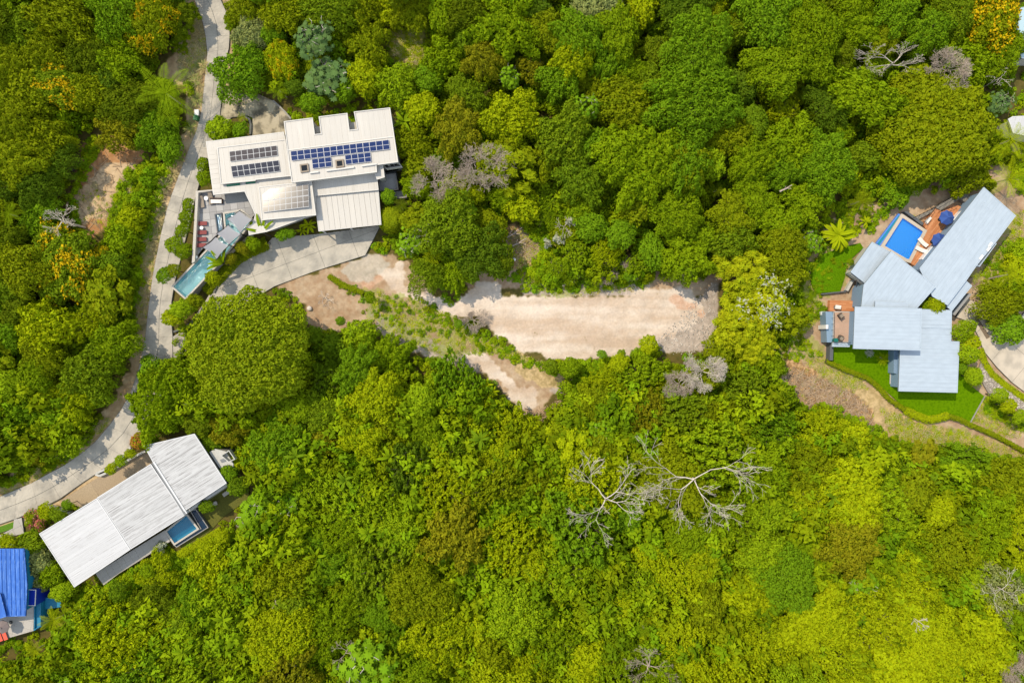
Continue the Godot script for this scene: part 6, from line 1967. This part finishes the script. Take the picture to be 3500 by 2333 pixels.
	# garden shrubs: sheet, x, y, radius in m, tone, label
	for q in [
		[SH_A, 545, 245, 2.3, "y", "yellow green bush in the bed above the solar roof"], [SH_A, 690, 250, 1.4, "m", "green bush beside the dark stone kerb"],
		[SH_A, 420, 500, 1.2, "m", "green bush squeezed between road and solar villa, upper one"], [SH_A, 430, 600, 1.3, "m", "green bush squeezed between road and solar villa, lower one"],
		[SH_A, 305, 800, 1.1, "m", "green bush outside the pool terrace wall, topmost"], [SH_A, 292, 890, 1.2, "m", "green bush outside the pool terrace wall, second down"], [SH_A, 268, 980, 1.25, "m", "green bush outside the pool terrace wall, third down"], [SH_A, 205, 1090, 1.45, "m", "green bush outside the pool terrace wall, fourth down"], [SH_A, 270, 1140, 1.3, "m", "green bush outside the pool terrace wall, against its foot"], [SH_A, 130, 1310, 1.35, "m", "green bush between the road and the lap pool"], [SH_A, 205, 1275, 1.1, "o", "olive bush beside the lap pool's outer wall"],
		[SH_A, 260, 1560, 1.9, "y", "yellow bush at the tip of the lap pool"], [SH_A, 190, 1620, 1.6, "y", "yellow bush at the driveway mouth"], [SH_A, 360, 1500, 1.3, "o", "olive bush below the tip of the lap pool"], [SH_A, 480, 1330, 1.2, "y", "yellow green bush under the traveller palm"], [SH_A, 700, 1110, 1.1, "b", "reddish low bush on the bank under the pool wall"], [SH_A, 620, 1190, 1.0, "b", "second reddish low bush on the bank under the pool wall"], [SH_A, 780, 1080, 1.2, "m", "green bush on the bank under the canopy tip"],
		[SH_A, 1775, 735, 1.3, "m", "green bush under the solar villa's side terrace"], [SH_A, 1000, 1010, 1.1, "v", "low green bush in the bed under the canopy"], [SH_A, 1050, 1005, 0.9, "v", "second low green bush in the bed under the canopy"],
		[SH_B, 870, 770, 1.5, "y", "yellow green shrub growing through the roof gap"], [SH_B, 815, 770, 1.0, "m", "small shrub in the roof gap of the blue villa"],
		[SH_B, 1030, 920, 1.9, "m", "green shrub between blue roof and cream driveway, upper one"], [SH_B, 1070, 1000, 1.6, "y", "yellow green shrub between blue roof and driveway, middle one"], [SH_B, 1060, 1060, 1.8, "y", "yellow green shrub between blue roof and driveway, lower one"], [SH_B, 1030, 1140, 0.9, "m", "small shrub at the lawn's right edge"],
		[SH_W, 285, 260, 3.6, "o", "large clipped olive shrub beside the cream driveway"], [SH_W, 370, 210, 2.8, "m", "green shrub behind the large clipped one"], [SH_W, 335, 365, 3.0, "v", "vivid round bush beside the cream driveway"], [SH_W, 395, 100, 2.8, "y", "yellow green shrub at the right edge above the driveway"], [SH_W, 400, 30, 2.4, "y", "bright shrub at the right edge beside the long blue roof"],
		[SH_W, 300, 690, 1.3, "y", "yellow green low shrub below the gravel strip"], [SH_W, 340, 740, 1.3, "y", "second yellow green low shrub below the gravel strip"], [SH_W, 395, 790, 1.2, "y", "third yellow green low shrub below the gravel strip"],
		[SH_C, 290, 640, 1.4, "y", "shrub at the top of the flowering bush near the court"], [SH_C, 370, 660, 1.4, "o", "olive shrub beside the stepped white kerb"], [SH_C, 420, 600, 0.9, "m", "small shrub between the court kerb walls"],
		[SH_C, 200, 850, 2.4, "o", "olive tree crowding the left end of the long white roof"], [SH_C, 250, 960, 2.4, "s", "sage leaved tree between the blue and white roofs"], [SH_C, 330, 1030, 2.2, "m", "green tree under the white roof's lower corner"], [SH_C, 50, 835, 1.5, "y", "bright shrub above the royal blue roof"], [SH_C, 400, 1140, 2.0, "y", "yellow green shrub under the tip of the white roof"], [SH_C, 250, 1090, 2.0, "s", "sage leaved tree above the teal annex"],
		[SH_C, 700, 370, 1.0, "y", "shrub in the white planter, lower end"], [SH_C, 760, 320, 1.0, "y", "shrub in the white planter, middle"], [SH_C, 820, 275, 0.9, "y", "shrub in the white planter, upper end"], [SH_C, 1300, 610, 1.2, "k", "dark shrub beside the slate trough"], [SH_C, 1400, 800, 1.3, "y", "yellow ground shrub below the shaded yard"], [SH_C, 1300, 880, 1.4, "y", "yellow shrub on the rock bank below the yard"], [SH_C, 1440, 400, 1.5, "m", "bush beside the white annex"], [SH_C, 1500, 480, 1.7, "k", "dark bush at the shaded yard's upper end"],
		[SH_C, 740, 1140, 1.6, "k", "dark bush beneath the terrace of the long white roof"], [SH_C, 930, 1010, 1.3, "m", "green bush beneath the middle of that terrace"],
		[SH_O, 1950, 320, 1.5, "y", "spiky yellow plant at the lawn's right edge"], [SH_I, 1990, 1045, 0.8, "v", "small vivid bush at the clearing's upper edge"],
		[SH_K, 1560, 345, 0.8, "m", "lone small bush on the dirt right of the largest tree"], [SH_L, 1310, 140, 0.8, "v", "small green bush at the clearing's lower edge"], [SH_L, 1465, 150, 0.9, "m", "second small bush at the clearing's lower edge"], [SH_L, 1690, 60, 1.6, "y", "yellow green bush on the clearing's lower rim"], [SH_L, 1050, 250, 1.8, "m", "green bush on the track bank below the clearing"], [SH_L, 900, 240, 1.3, "o", "olive bush on the track bank below the clearing"], [SH_L, 1450, 220, 1.7, "y", "yellow green bush under the clearing's lower rim"], [SH_F, 870, 335, 0.7, "v", "tiny vivid bush on the weedy bank"], [SH_F, 475, 215, 1.0, "m", "green bush at the head of the weedy bank"], [SH_J, 1900, 930, 0.6, "m", "tiny bush on the grass slope near the pool house"]]:
		rng.seed = int(q[1] * 3 + q[2])
		tree(grid_of(q[0], q[1], q[2]), q[3], q[4], "", q[5])
	# clipped round bush
	rng.seed = 12
	var cb := canopy(500, 2.3, 0.85, 9000, 0.20, 0.6, 0.7, 0.06, 0.08, 0.0, 0.0, 0.03)
	var p0 := grid_of(SH_A, 1800, 905)
	var ps := spot(p0.x, p0.y, 1.6)
	var o := thing("clipped_bush", "smooth round clipped bush beside the carport roof", "bush", Vector3(ps.x, -0.25, ps.z))
	put(cb[0], "foliage", M.clipped, o, Vector3(0, 1.8, 0))
	put(trunks[0], "trunk", M.bark, o, Vector3(0, 2.0, 0)).scale = Vector3(0.4, 0.44, 0.4)
	marks.append(["round clipped bush", p0])
	# agave and spiky plants
	var ag := tuft_mesh(510, 1.0, 46, 0.10)
	for q in [[SH_B, 482, 1054, 0.9, "w", "silvery agave in the round bed on the artificial lawn"], [SH_B, 1108, 1215, 1.6, "y", "big yellow grass clump at the lawn's right edge"], [SH_B, 1095, 1165, 1.3, "y", "yellow grass clump above the big one at the lawn edge"], [SH_E, 850, 690, 1.7, "s", "grey green spiky agave on the verge beside the road"], [SH_E, 90, 1540, 1.8, "s", "grey spiky agave at the left edge above the road"], [SH_I, 1710, 1130, 0.6, "m", "small grass tuft in the clearing"], [SH_R, 385, 320, 0.6, "y", "yellow tuft in the planter beside the pool"], [SH_R, 430, 355, 0.6, "y", "second yellow tuft in the planter beside the pool"]]:
		var pp := on(q[0], q[1], q[2], 0.4)
		var a := thing("spiky_plant", q[5], "plant", Vector3(pp.x, -0.1, pp.z), "spiky plants")
		for k in 2:
			var l := put(ag, "rosette", M[q[4]], a, Vector3(0, 0.15 * k, 0))
			l.scale = Vector3.ONE * q[3] * (1.0 - 0.3 * k)
			l.rotation.y = k * 1.3
	# flowering bush by the path, orange bush by the planter
	for q in [[SH_C, 225, 690, 2.0, "o", "pink", "pink flowered bougainvillea beside the garden path"], [SH_C, 885, 195, 1.5, "y", "rusty", "orange leaved bush at the road beside the white roof"], [SH_C, 1020, 870, 1.0, "k", "w", "white flowered bush below the terrace corner"]]:
		rng.seed = int(q[1])
		var c := crown(520 + int(q[1]), q[3], 0.6, 6, 2200, 0.26, 0.6, 0.2, 0.0, 0.5)
		var pp := on(q[0], q[1], q[2], 1.0)
		var a := thing("flowering_bush", q[6], "bush", Vector3(pp.x, -0.2, pp.z))
		put(c[0], "foliage", M[q[4]], a, Vector3(0, 1.0, 0))
		if c[1]: put(c[1], "blossom", M[q[5]], a, Vector3(0, 1.0, 0))
		put(trunks[1], "stem", M.bark, a, Vector3(0, 1.2, 0)).scale = Vector3(0.35, 0.25, 0.35)
	# white blossom on the sage tree, silvery leaves on the sapling
	for q in [[SH_J, 1200, 1230, 4.6, 0.10, 6.9, "whitish seed heads scattered over the sage tree beside the clearing"], [SH_I, 1440, 735, 1.0, 0.5, 3.0, "silver white leaf cluster above the clearing, largest one"], [SH_I, 1340, 780, 0.7, 0.5, 1.6, "silver white leaf cluster above the clearing, lowest one"], [SH_I, 1540, 610, 0.9, 0.5, 4.0, "silver white leaf cluster above the clearing, topmost one"]]:
		rng.seed = int(q[1])
		var c := crown(540 + int(q[1]), q[3], 0.6, 8, 330 if q[3] > 2 else 260, 0.42, 0.6, 0.3, 0.0, 0.0, 0.12)
		var pp := on(q[0], q[1], q[2], q[5])
		var a := thing("silvery_sapling", q[6], "sapling", Vector3(pp.x, -0.2, pp.z))
		put(c[0], "foliage", M.w, a, Vector3(0, q[5], 0))
		var st := MB.new(); st.tube(Vector3.ZERO, Vector3(0, q[5], 0), 0.08, 0.05, 5)
		put(st.done(), "stem", M.pale_bark, a)
	# hedges
	hedge("low clipped hedge along the lower edge of the artificial lawn", SH_B, [222, 1104, 340, 1156, 470, 1206, 540, 1264, 600, 1332, 690, 1392], 0.42, 0.7, "o")
	hedge("bushy yellow hedge under the bottom of the artificial lawn", SH_B, [690, 1394, 760, 1430, 830, 1456, 890, 1448, 950, 1432], 0.7, 0.6, "y")
	hedge("low hedge running from the lawn's corner to the right edge", SH_B, [950, 1432, 1020, 1452, 1080, 1482, 1170, 1520, 1250, 1556, 1330, 1600, 1480, 1680], 0.42, 0.7, "o")
	hedge("grass verge hedge along the cream driveway's lower side", SH_W, [214, 470, 232, 530, 270, 590, 330, 640, 400, 690, 480, 740], 0.55, 0.35, "y")
	hedge("dark weedy hedge strip on the dirt below the carport", SH_A, [1335, 1315, 1380, 1345, 1440, 1385, 1520, 1415, 1590, 1440], 0.5, 0.5, "o")
	hedge("clipped green hedge below the slate trough and yard", SH_C, [1120, 925, 1210, 875, 1300, 825, 1390, 765], 0.8, 0.7, "y")
	hedge("weedy planting strip along the pool bank kerb", SH_A, [420, 1420, 500, 1340, 570, 1270, 640, 1190, 720, 1140, 800, 1105, 880, 1070], 1.2, 0.6, "o")
	# verge tufts along the road
	var tufts := [[1190, 380], [1215, 400], [1170, 440], [1150, 470], [1175, 500], [1180, 545], [1160, 590], [1140, 640], [1150, 700], [1130, 760], [1090, 900], [1070, 940], [1040, 930], [1010, 980], [1020, 1030], [990, 1060], [960, 1010], [975, 1110], [940, 1080], [950, 1160], [930, 1210], [950, 1240], [905, 1280], [930, 1320], [900, 1370], [885, 1430], [900, 1480], [850, 1500]]
	var dry := tuft_mesh(600, 1.0, 60, 0.07)
	for k in tufts.size():
		var g := grid_of(SH_T, tufts[k][0], tufts[k][1])
		var pp := spot(g.x, g.y, 0.3)
		var a := thing("verge_grass", "", "grass tuft", Vector3(pp.x, -0.2, pp.z), "straw coloured grass tufts along the road")
		a.set_meta("label", "straw coloured grass tuft on the road's left verge, number %d counting down" % (k + 1))
		var l := put(dry, "blades", M.straw if k % 3 else M.s, a)
		l.scale = Vector3.ONE * (0.9 + 0.35 * sin(k * 2.3) + 0.3)
		l.rotation.y = k * 0.7


func scatter(called: String, label: String, category: String, mesh: Mesh, m: Material, places: Array) -> void:
	var mm := MultiMesh.new()
	mm.transform_format = MultiMesh.TRANSFORM_3D
	mm.use_colors = true
	mm.mesh = mesh
	mm.instance_count = places.size()
	for k in places.size():
		var q: Array = places[k]
		mm.set_instance_transform(k, Transform3D(Basis(Vector3.UP, q[1]).scaled(q[2]), q[0]))
		mm.set_instance_color(k, q[3])
	var o := MultiMeshInstance3D.new()
	o.multimesh = mm
	o.material_override = m
	o.name = numbered(called)
	add_child(o)
	tag(o, label, category, "", "stuff")


func make_undergrowth() -> void:
	var areas := clear_areas()
	var bush: Mesh = crown(700, 1.5, 0.6, 6, 420, 0.40, 0.5, 0.3)[0]
	rng.seed = 701
	var places := []
	while places.size() < 8500:
		var g := Vector2(rng.randf_range(-200, 3700), rng.randf_range(-200, 2530))
		var room := room_at(areas, g)
		if room < 12.0: continue
		var s := rng.randf_range(0.6, 1.4) * clampf(room / 60.0, 0.35, 1.0)
		var p := spot(g.x, g.y)
		p.y = rng.randf_range(-0.2, 0.8)
		if g.y > 1350.0 and room > 70.0 and rng.randf() < 0.6:
			s *= 1.5
			p = spot(g.x, g.y, rng.randf_range(1.2, 3.2))
		places.append([p, rng.randf() * TAU, Vector3(s, s * rng.randf_range(0.7, 1.8), s), tint(0.3, 0.25)])
	for q in [
		[SH_F, [640, 200, 760, 250, 900, 330, 1040, 420, 1160, 480, 1340, 520, 1320, 570, 1120, 510, 960, 440, 820, 370, 700, 310], 150, 0.30],
		[SH_F, [440, 190, 560, 200, 700, 260, 860, 330, 820, 440, 640, 380, 500, 300], 60, 0.26],
		[SH_F, [1060, 110, 1300, 60, 1740, 80, 1760, 150, 1480, 190, 1180, 190], 150, 0.42],
		[SH_F, [1290, 500, 1500, 510, 1640, 480, 1700, 440, 1780, 460, 1700, 520, 1400, 580], 110, 0.5],
		[SH_F, [280, 110, 420, 170, 640, 320, 620, 380, 440, 300, 320, 180], 26, 0.25],
		[SH_T, [700, 1080, 860, 960, 960, 990, 1030, 900, 1000, 1060, 920, 1240, 880, 1480, 760, 1480, 640, 1360], 330, 0.5],
		[SH_T, [400, 1180, 480, 1000, 500, 830, 640, 800, 620, 860, 520, 1000, 440, 1200, 470, 1340, 420, 1300], 90, 0.4],
		[SH_E, [700, 340, 860, 360, 940, 300, 900, 620, 870, 800, 700, 700], 150, 0.6],
		[SH_D, [180, 300, 330, 100, 400, 130, 300, 420, 220, 460], 40, 0.4],
		[SH_C, [0, 430, 200, 360, 420, 250, 620, 60, 560, 200, 400, 330, 200, 430, 0, 500], 90, 0.4],
		[SH_O, [480, 620, 760, 560, 1150, 740, 1500, 900, 1900, 900, 2351, 1000, 2351, 1080, 1700, 1020, 1200, 860, 700, 760], 260, 0.6],
		[SH_O, [300, 0, 560, 0, 740, 150, 560, 200, 340, 130], 70, 0.28],
		[SH_J, [1460, 960, 1700, 880, 1880, 960, 1640, 1240, 1700, 1330, 1460, 1500, 1300, 1500, 1400, 1300], 130, 0.3],
		[SH_H, [2060, 1000, 2230, 960, 2360, 1120, 2500, 1250, 2500, 1560, 2330, 1560, 2200, 1300, 2120, 1200], 150, 0.45],
		[SH_W, [330, 0, 480, -60, 480, 120, 340, 60], 70, 0.6],
		[SH_W, [210, 60, 330, 0, 320, 200, 260, 260, 230, 180], 60, 0.35],
		[SH_W, [240, 690, 420, 800, 414, 860, 230, 760], 70, 0.35],
		[SH_B, [170, 260, 330, 200, 540, 160, 600, 220, 480, 330, 430, 300, 330, 420, 200, 460], 130, 0.4],
		[SH_C, [480, 1150, 640, 1130, 760, 1060, 1080, 870, 1130, 930, 1400, 790, 1568, 800, 1568, 1000, 1200, 1110, 800, 1260, 500, 1240], 330, 0.75],
		[SH_C, [130, 800, 240, 800, 420, 1090, 320, 1120, 180, 1000], 60, 0.7],
		[SH_I, [1120, 620, 1330, 600, 1600, 700, 1700, 980, 1400, 1050, 1160, 1000, 1300, 850], 190, 0.5]]:
		var poly := PackedVector2Array()
		var lo := Vector2(1e9, 1e9); var hi := Vector2(-1e9, -1e9)
		for k in range(0, q[1].size(), 2):
			var g := grid_of(q[0], q[1][k], q[1][k + 1])
			poly.append(g)
			lo = lo.min(g); hi = hi.max(g)
		var got := 0
		while got < q[2]:
			var g := Vector2(rng.randf_range(lo.x, hi.x), rng.randf_range(lo.y, hi.y))
			if not Geometry2D.is_point_in_polygon(g, poly): continue
			got += 1
			var p := spot(g.x, g.y)
			p.y = -0.25
			var s: float = q[3] * rng.randf_range(0.35, 1.35)
			places.append([p, rng.randf() * TAU, Vector3(s, s * rng.randf_range(0.6, 1.1), s), tint(0.3, 0.3) * 1.15])
	# whatever the plan leaves bare beside houses and roads
	var tries := 0
	var extra := 0
	while tries < 16000 and extra < 2200:
		tries += 1
		var g := Vector2(rng.randf_range(-120, 3620), rng.randf_range(-120, 2450))
		if room_at(areas, g) >= 12.0: continue
		var p := spot(g.x, g.y)
		var s := rng.randf_range(0.25, 0.6)
		var free := true
		for h in hard:
			for w in [Vector2(p.x, p.z), Vector2(p.x + s, p.z + s), Vector2(p.x - s, p.z - s)]:
				if Geometry2D.is_point_in_polygon(w, h):
					free = false
					break
			if not free: break
		if not free: continue
		extra += 1
		p.y = -0.25
		places.append([p, rng.randf() * TAU, Vector3(s, s * rng.randf_range(0.6, 1.1), s), tint(0.3, 0.3) * 1.15])
	scatter("undergrowth", "mixed green undergrowth covering the forest floor between the trees", "undergrowth", bush, M.m, places)
	# weeds and grass on the open ground
	var tuft := tuft_mesh(710, 0.42, 16, 0.07)
	rng.seed = 711
	places = []
	var dry := []
	for q in [
		[SH_F, [420, 180, 560, 200, 700, 260, 880, 330, 1040, 420, 1130, 480, 1000, 470, 800, 480, 620, 400, 500, 330], 650, 0.30],
		[SH_F, [640, 210, 760, 260, 900, 340, 1040, 420, 1160, 480, 1320, 520, 1310, 560, 1120, 500, 960, 430, 820, 360, 700, 300], 800, 0.5],
		[SH_F, [1180, 120, 1350, 110, 1740, 130, 1730, 180, 1480, 205, 1200, 195], 420, 0.45],
		[SH_J, [1300, 1180, 1640, 1240, 1700, 1330, 1600, 1440, 1460, 1560, 1250, 1560, 1300, 1400], 800, 0.25],
		[SH_O, [500, 0, 760, 180, 1000, 300, 1100, 420, 900, 420, 700, 280, 480, 160], 700, 0.6],
		[SH_O, [1200, 560, 1500, 700, 1860, 760, 2200, 880, 2351, 960, 2200, 1000, 1700, 900, 1300, 800], 1500, 0.5],
		[SH_O, [330, 150, 560, 180, 760, 320, 960, 420, 1120, 560, 1180, 760, 1050, 760, 820, 660, 560, 640, 470, 520, 440, 300], 160, 0.8],
		[SH_W, [230, 30, 330, 10, 300, 160, 240, 260, 210, 200], 500, 0.4],
		[SH_W, [240, 700, 420, 800, 440, 880, 300, 890, 170, 800], 360, 0.4],
		[SH_T, [700, 1080, 870, 960, 950, 1000, 1000, 940, 1060, 900, 1000, 1100, 930, 1250, 880, 1500, 760, 1480, 640, 1360], 1500, 0.6],
		[SH_T, [400, 1180, 560, 1080, 720, 1250, 640, 1330, 560, 1420, 440, 1340], 130, 0.7],
		[FULL, [1310, 95, 1430, 100, 1440, 220, 1360, 220], 300, 0.3],
		[SH_D, [610, 0, 700, 0, 760, 120, 680, 180], 260, 0.6],
		[SH_D, [380, 0, 410, 100, 460, 250, 480, 420, 400, 560, 380, 700, 280, 600, 240, 480, 330, 380, 380, 200], 500, 0.85],
		[SH_E, [1110, 0, 1050, 300, 1000, 560, 960, 830, 900, 830, 880, 600, 930, 300, 1000, 60], 700, 0.8],
		[SH_C, [0, 480, 200, 400, 420, 290, 640, 60, 700, 60, 560, 220, 400, 350, 200, 455, 0, 540], 500, 0.7],
		[SH_B, [1180, 560, 1290, 420, 1350, 250, 1394, 200, 1394, 420, 1180, 640], 360, 0.4],
		[SH_I, [1000, 650, 1300, 620, 1400, 760, 1500, 960, 1100, 1000], 700, 0.6]]:
		var poly := PackedVector2Array()
		var lo := Vector2(1e9, 1e9); var hi := Vector2(-1e9, -1e9)
		for k in range(0, q[1].size(), 2):
			var g := grid_of(q[0], q[1][k], q[1][k + 1])
			poly.append(g)
			lo = lo.min(g); hi = hi.max(g)
		var got := 0
		while got < q[2]:
			var g := Vector2(rng.randf_range(lo.x, hi.x), rng.randf_range(lo.y, hi.y))
			if not Geometry2D.is_point_in_polygon(g, poly): continue
			got += 1
			var p := spot(g.x, g.y)
			p.y = -0.28
			var s := rng.randf_range(0.5, 1.5)
			var one := [p, rng.randf() * TAU, Vector3(s, s * 0.8, s), tint(0.3, 0.2)]
			if rng.randf() < q[3]: dry.append(one)
			else: places.append(one)
	scatter("weeds", "green weeds scattered over the open dirt and banks", "weeds", tuft, M.y, places)
	scatter("dry_grass", "straw coloured dry grass scattered over the open ground", "dry grass", tuft, M.straw, dry)
	# cut stalks on the cleared bank
	var stalk := MB.new()
	stalk.tube(Vector3(-0.7, 0.06, 0), Vector3(0.7, 0.16, 0.05), 0.05, 0.025, 4)
	places = []
	for q in [[SH_O, [450, 240, 700, 330, 960, 440, 1120, 580, 1180, 760, 900, 690, 560, 640, 470, 480], 1100], [SH_O, [1200, 860, 1500, 900, 1800, 900, 2100, 960, 1700, 1020, 1350, 980], 600], [SH_I, [1000, 680, 1300, 640, 1360, 740, 1300, 920, 1080, 940], 160], [SH_L, [760, 600, 920, 560, 1100, 380, 1200, 300, 1150, 460, 940, 660, 800, 720], 180], [SH_T, [420, 1150, 620, 900, 840, 930, 720, 1220, 560, 1400], 120]]:
		var poly := PackedVector2Array()
		var lo := Vector2(1e9, 1e9); var hi := Vector2(-1e9, -1e9)
		for k in range(0, q[1].size(), 2):
			var g := grid_of(q[0], q[1][k], q[1][k + 1])
			poly.append(g)
			lo = lo.min(g); hi = hi.max(g)
		var got := 0
		while got < q[2]:
			var g := Vector2(rng.randf_range(lo.x, hi.x), rng.randf_range(lo.y, hi.y))
			if not Geometry2D.is_point_in_polygon(g, poly): continue
			got += 1
			var p := spot(g.x, g.y)
			p.y = -0.22
			var s := rng.randf_range(0.4, 1.5)
			places.append([p, rng.randf() * TAU, Vector3(s, 1, 1), tint(0.3, 0.12)])
	scatter("brush_litter", "cut straw coloured stalks littering the cleared banks", "brush litter", stalk.done(), M.stalk, places)
	# stones on the rubble rim of the clearing
	var st := SphereMesh.new(); st.radius = 0.12; st.height = 0.18; st.radial_segments = 6; st.rings = 3
	places = []
	rng.seed = 733
	for q in [[SH_F, [1740, 430, 1960, 200, 2030, 130, 2020, 420, 1960, 470, 1760, 470], 700], [SH_W, [210, 560, 250, 580, 380, 690, 500, 770, 480, 820, 320, 710, 240, 660], 700], [SH_F, [1180, 150, 1720, 150, 1700, 200, 1300, 220], 160]]:
		var poly := PackedVector2Array()
		var lo := Vector2(1e9, 1e9); var hi := Vector2(-1e9, -1e9)
		for k in range(0, q[1].size(), 2):
			var g := grid_of(q[0], q[1][k], q[1][k + 1])
			poly.append(g)
			lo = lo.min(g); hi = hi.max(g)
		var got := 0
		while got < q[2]:
			var g := Vector2(rng.randf_range(lo.x, hi.x), rng.randf_range(lo.y, hi.y))
			if not Geometry2D.is_point_in_polygon(g, poly): continue
			got += 1
			var p := spot(g.x, g.y)
			p.y = 0.04 if q[0] == SH_W else -0.22
			places.append([p, rng.randf() * TAU, Vector3.ONE * rng.randf_range(0.4, 1.3), Color(0.75, 0.7, 0.65) * rng.randf_range(0.5, 1.1)])
	var sm := paint(Color(0.85, 0.83, 0.8), 0.9)
	sm.vertex_color_use_as_albedo = true
	scatter("gravel", "loose pale stones on the clearing's rim and the gravel strip", "gravel", st, sm, places)


# ---------------------------------------------------------------- labels that single out each tree
func make_labels() -> void:
	for m in [["yellow flowering tree", SH_H, 2060, 130], ["bright green tree by the apron", SH_D, 780, 590], ["dirt clearing", SH_T, 620, 1100], ["sandy clearing", SH_F, 1400, 350], ["sage tree", SH_J, 1200, 1240], ["green waste bin", SH_D, 414, 958], ["sandy track's end", SH_L, 720, 560], ["grey green umbrella leaved tree", SH_D, 1450, 640], ["mulched bank", SH_O, 700, 420], ["orange flowering tree on the left", SH_E, 430, 370]]:
		marks.append([m[0], grid_of(m[1], m[2], m[3])])
	var corners := [["top left corner of the picture", Vector2(0, 0)], ["top right corner of the picture", Vector2(3500, 0)], ["bottom left corner of the picture", Vector2(0, 2333)], ["bottom right corner of the picture", Vector2(3500, 2333)], ["middle of the bottom edge", Vector2(1750, 2333)], ["middle of the top edge", Vector2(1750, 0)], ["middle of the left edge", Vector2(0, 1166)]]
	for c in corners: marks.append(c)
	var places := {}
	var dirs := ["right of", "below right of", "below", "below left of", "left of", "above left of", "above", "above right of"]
	for w in wanted:
		var best := 0
		var bd := 1e9
		for k in marks.size():
			var d: float = (marks[k][1] as Vector2).distance_to(w[2])
			if d < bd and d > 25.0:
				bd = d
				best = k
		var v: Vector2 = w[2] - marks[best][1]
		var sector := int(round(v.angle() / (TAU / 8.0) + 8.0)) % 8
		var key := "%d %d" % [best, sector]
		if not places.has(key): places[key] = []
		places[key].append([bd, w, best, sector])
	var nth := ["nearest", "second", "third", "fourth", "fifth", "sixth", "seventh", "eighth", "ninth", "tenth", "eleventh", "twelfth"]
	for key in places:
		var list: Array = places[key]
		list.sort_custom(func(a, b): return a[0] < b[0])
		for k in list.size():
			var w: Array = list[k][1]
			var o: Node = w[0]
			var name_: String = marks[list[k][2]][0]
			var words := name_.split(" ")
			if words.size() > 5: name_ = " ".join(words.slice(0, 5))
			var lab := "%s, %s%s the %s" % [w[1], "" if list.size() == 1 else nth[mini(k, 11)] + " ", dirs[list[k][3]], name_]
			o.set_meta("label", lab)


func _ready() -> void:
	# camera: a drone looking straight down
	var cam := Camera3D.new()
	cam.name = "camera"
	cam.fov = 2.0 * rad_to_deg(atan(1166.5 * GRID / DRONE))
	cam.near = 1.0
	cam.far = 400.0
	add_child(cam)
	cam.position = Vector3(0, DRONE, 0)
	cam.rotation = Vector3(-PI / 2, 0, 0)
	cam.current = true
	# sky, exposure
	var env := Environment.new()
	env.background_mode = Environment.BG_SKY
	var sky := Sky.new()
	var sm := ProceduralSkyMaterial.new()
	sm.sky_top_color = Color(0.65, 0.70, 0.77)
	sm.sky_horizon_color = Color(0.93, 0.92, 0.89)
	sm.sky_curve = 0.18
	sm.ground_bottom_color = Color(0.30, 0.30, 0.24)
	sm.ground_horizon_color = Color(0.60, 0.62, 0.58)
	sky.sky_material = sm
	env.sky = sky
	env.background_energy_multiplier = 1.55
	env.tonemap_mode = Environment.TONE_MAPPER_LINEAR
	env.tonemap_exposure = 1.2
	env.sdfgi_enabled = true
	env.ssao_enabled = true
	env.ssil_enabled = true
	var we := WorldEnvironment.new()
	we.name = "environment"
	we.environment = env
	add_child(we)
	# the sun stands up and to the left: shadows fall to the lower right
	var sun := DirectionalLight3D.new()
	sun.name = "sun"
	sun.light_energy = 1.1
	sun.light_color = Color(1.0, 0.945, 0.85)
	sun.light_angular_distance = 0.6
	sun.shadow_enabled = true
	add_child(sun)
	sun.look_at_from_position(Vector3.ZERO, Vector3(0.58, -1.0, 0.45), Vector3.UP)
	rng.seed = 1
	make_materials()
	make_ground()
	make_roads()
	make_solar_house()
	make_blue_house()
	make_white_house()
	make_royal_house()
	make_small_things()
	make_bank()
	make_special_plants()
	make_forest()
	make_undergrowth()
	make_labels()
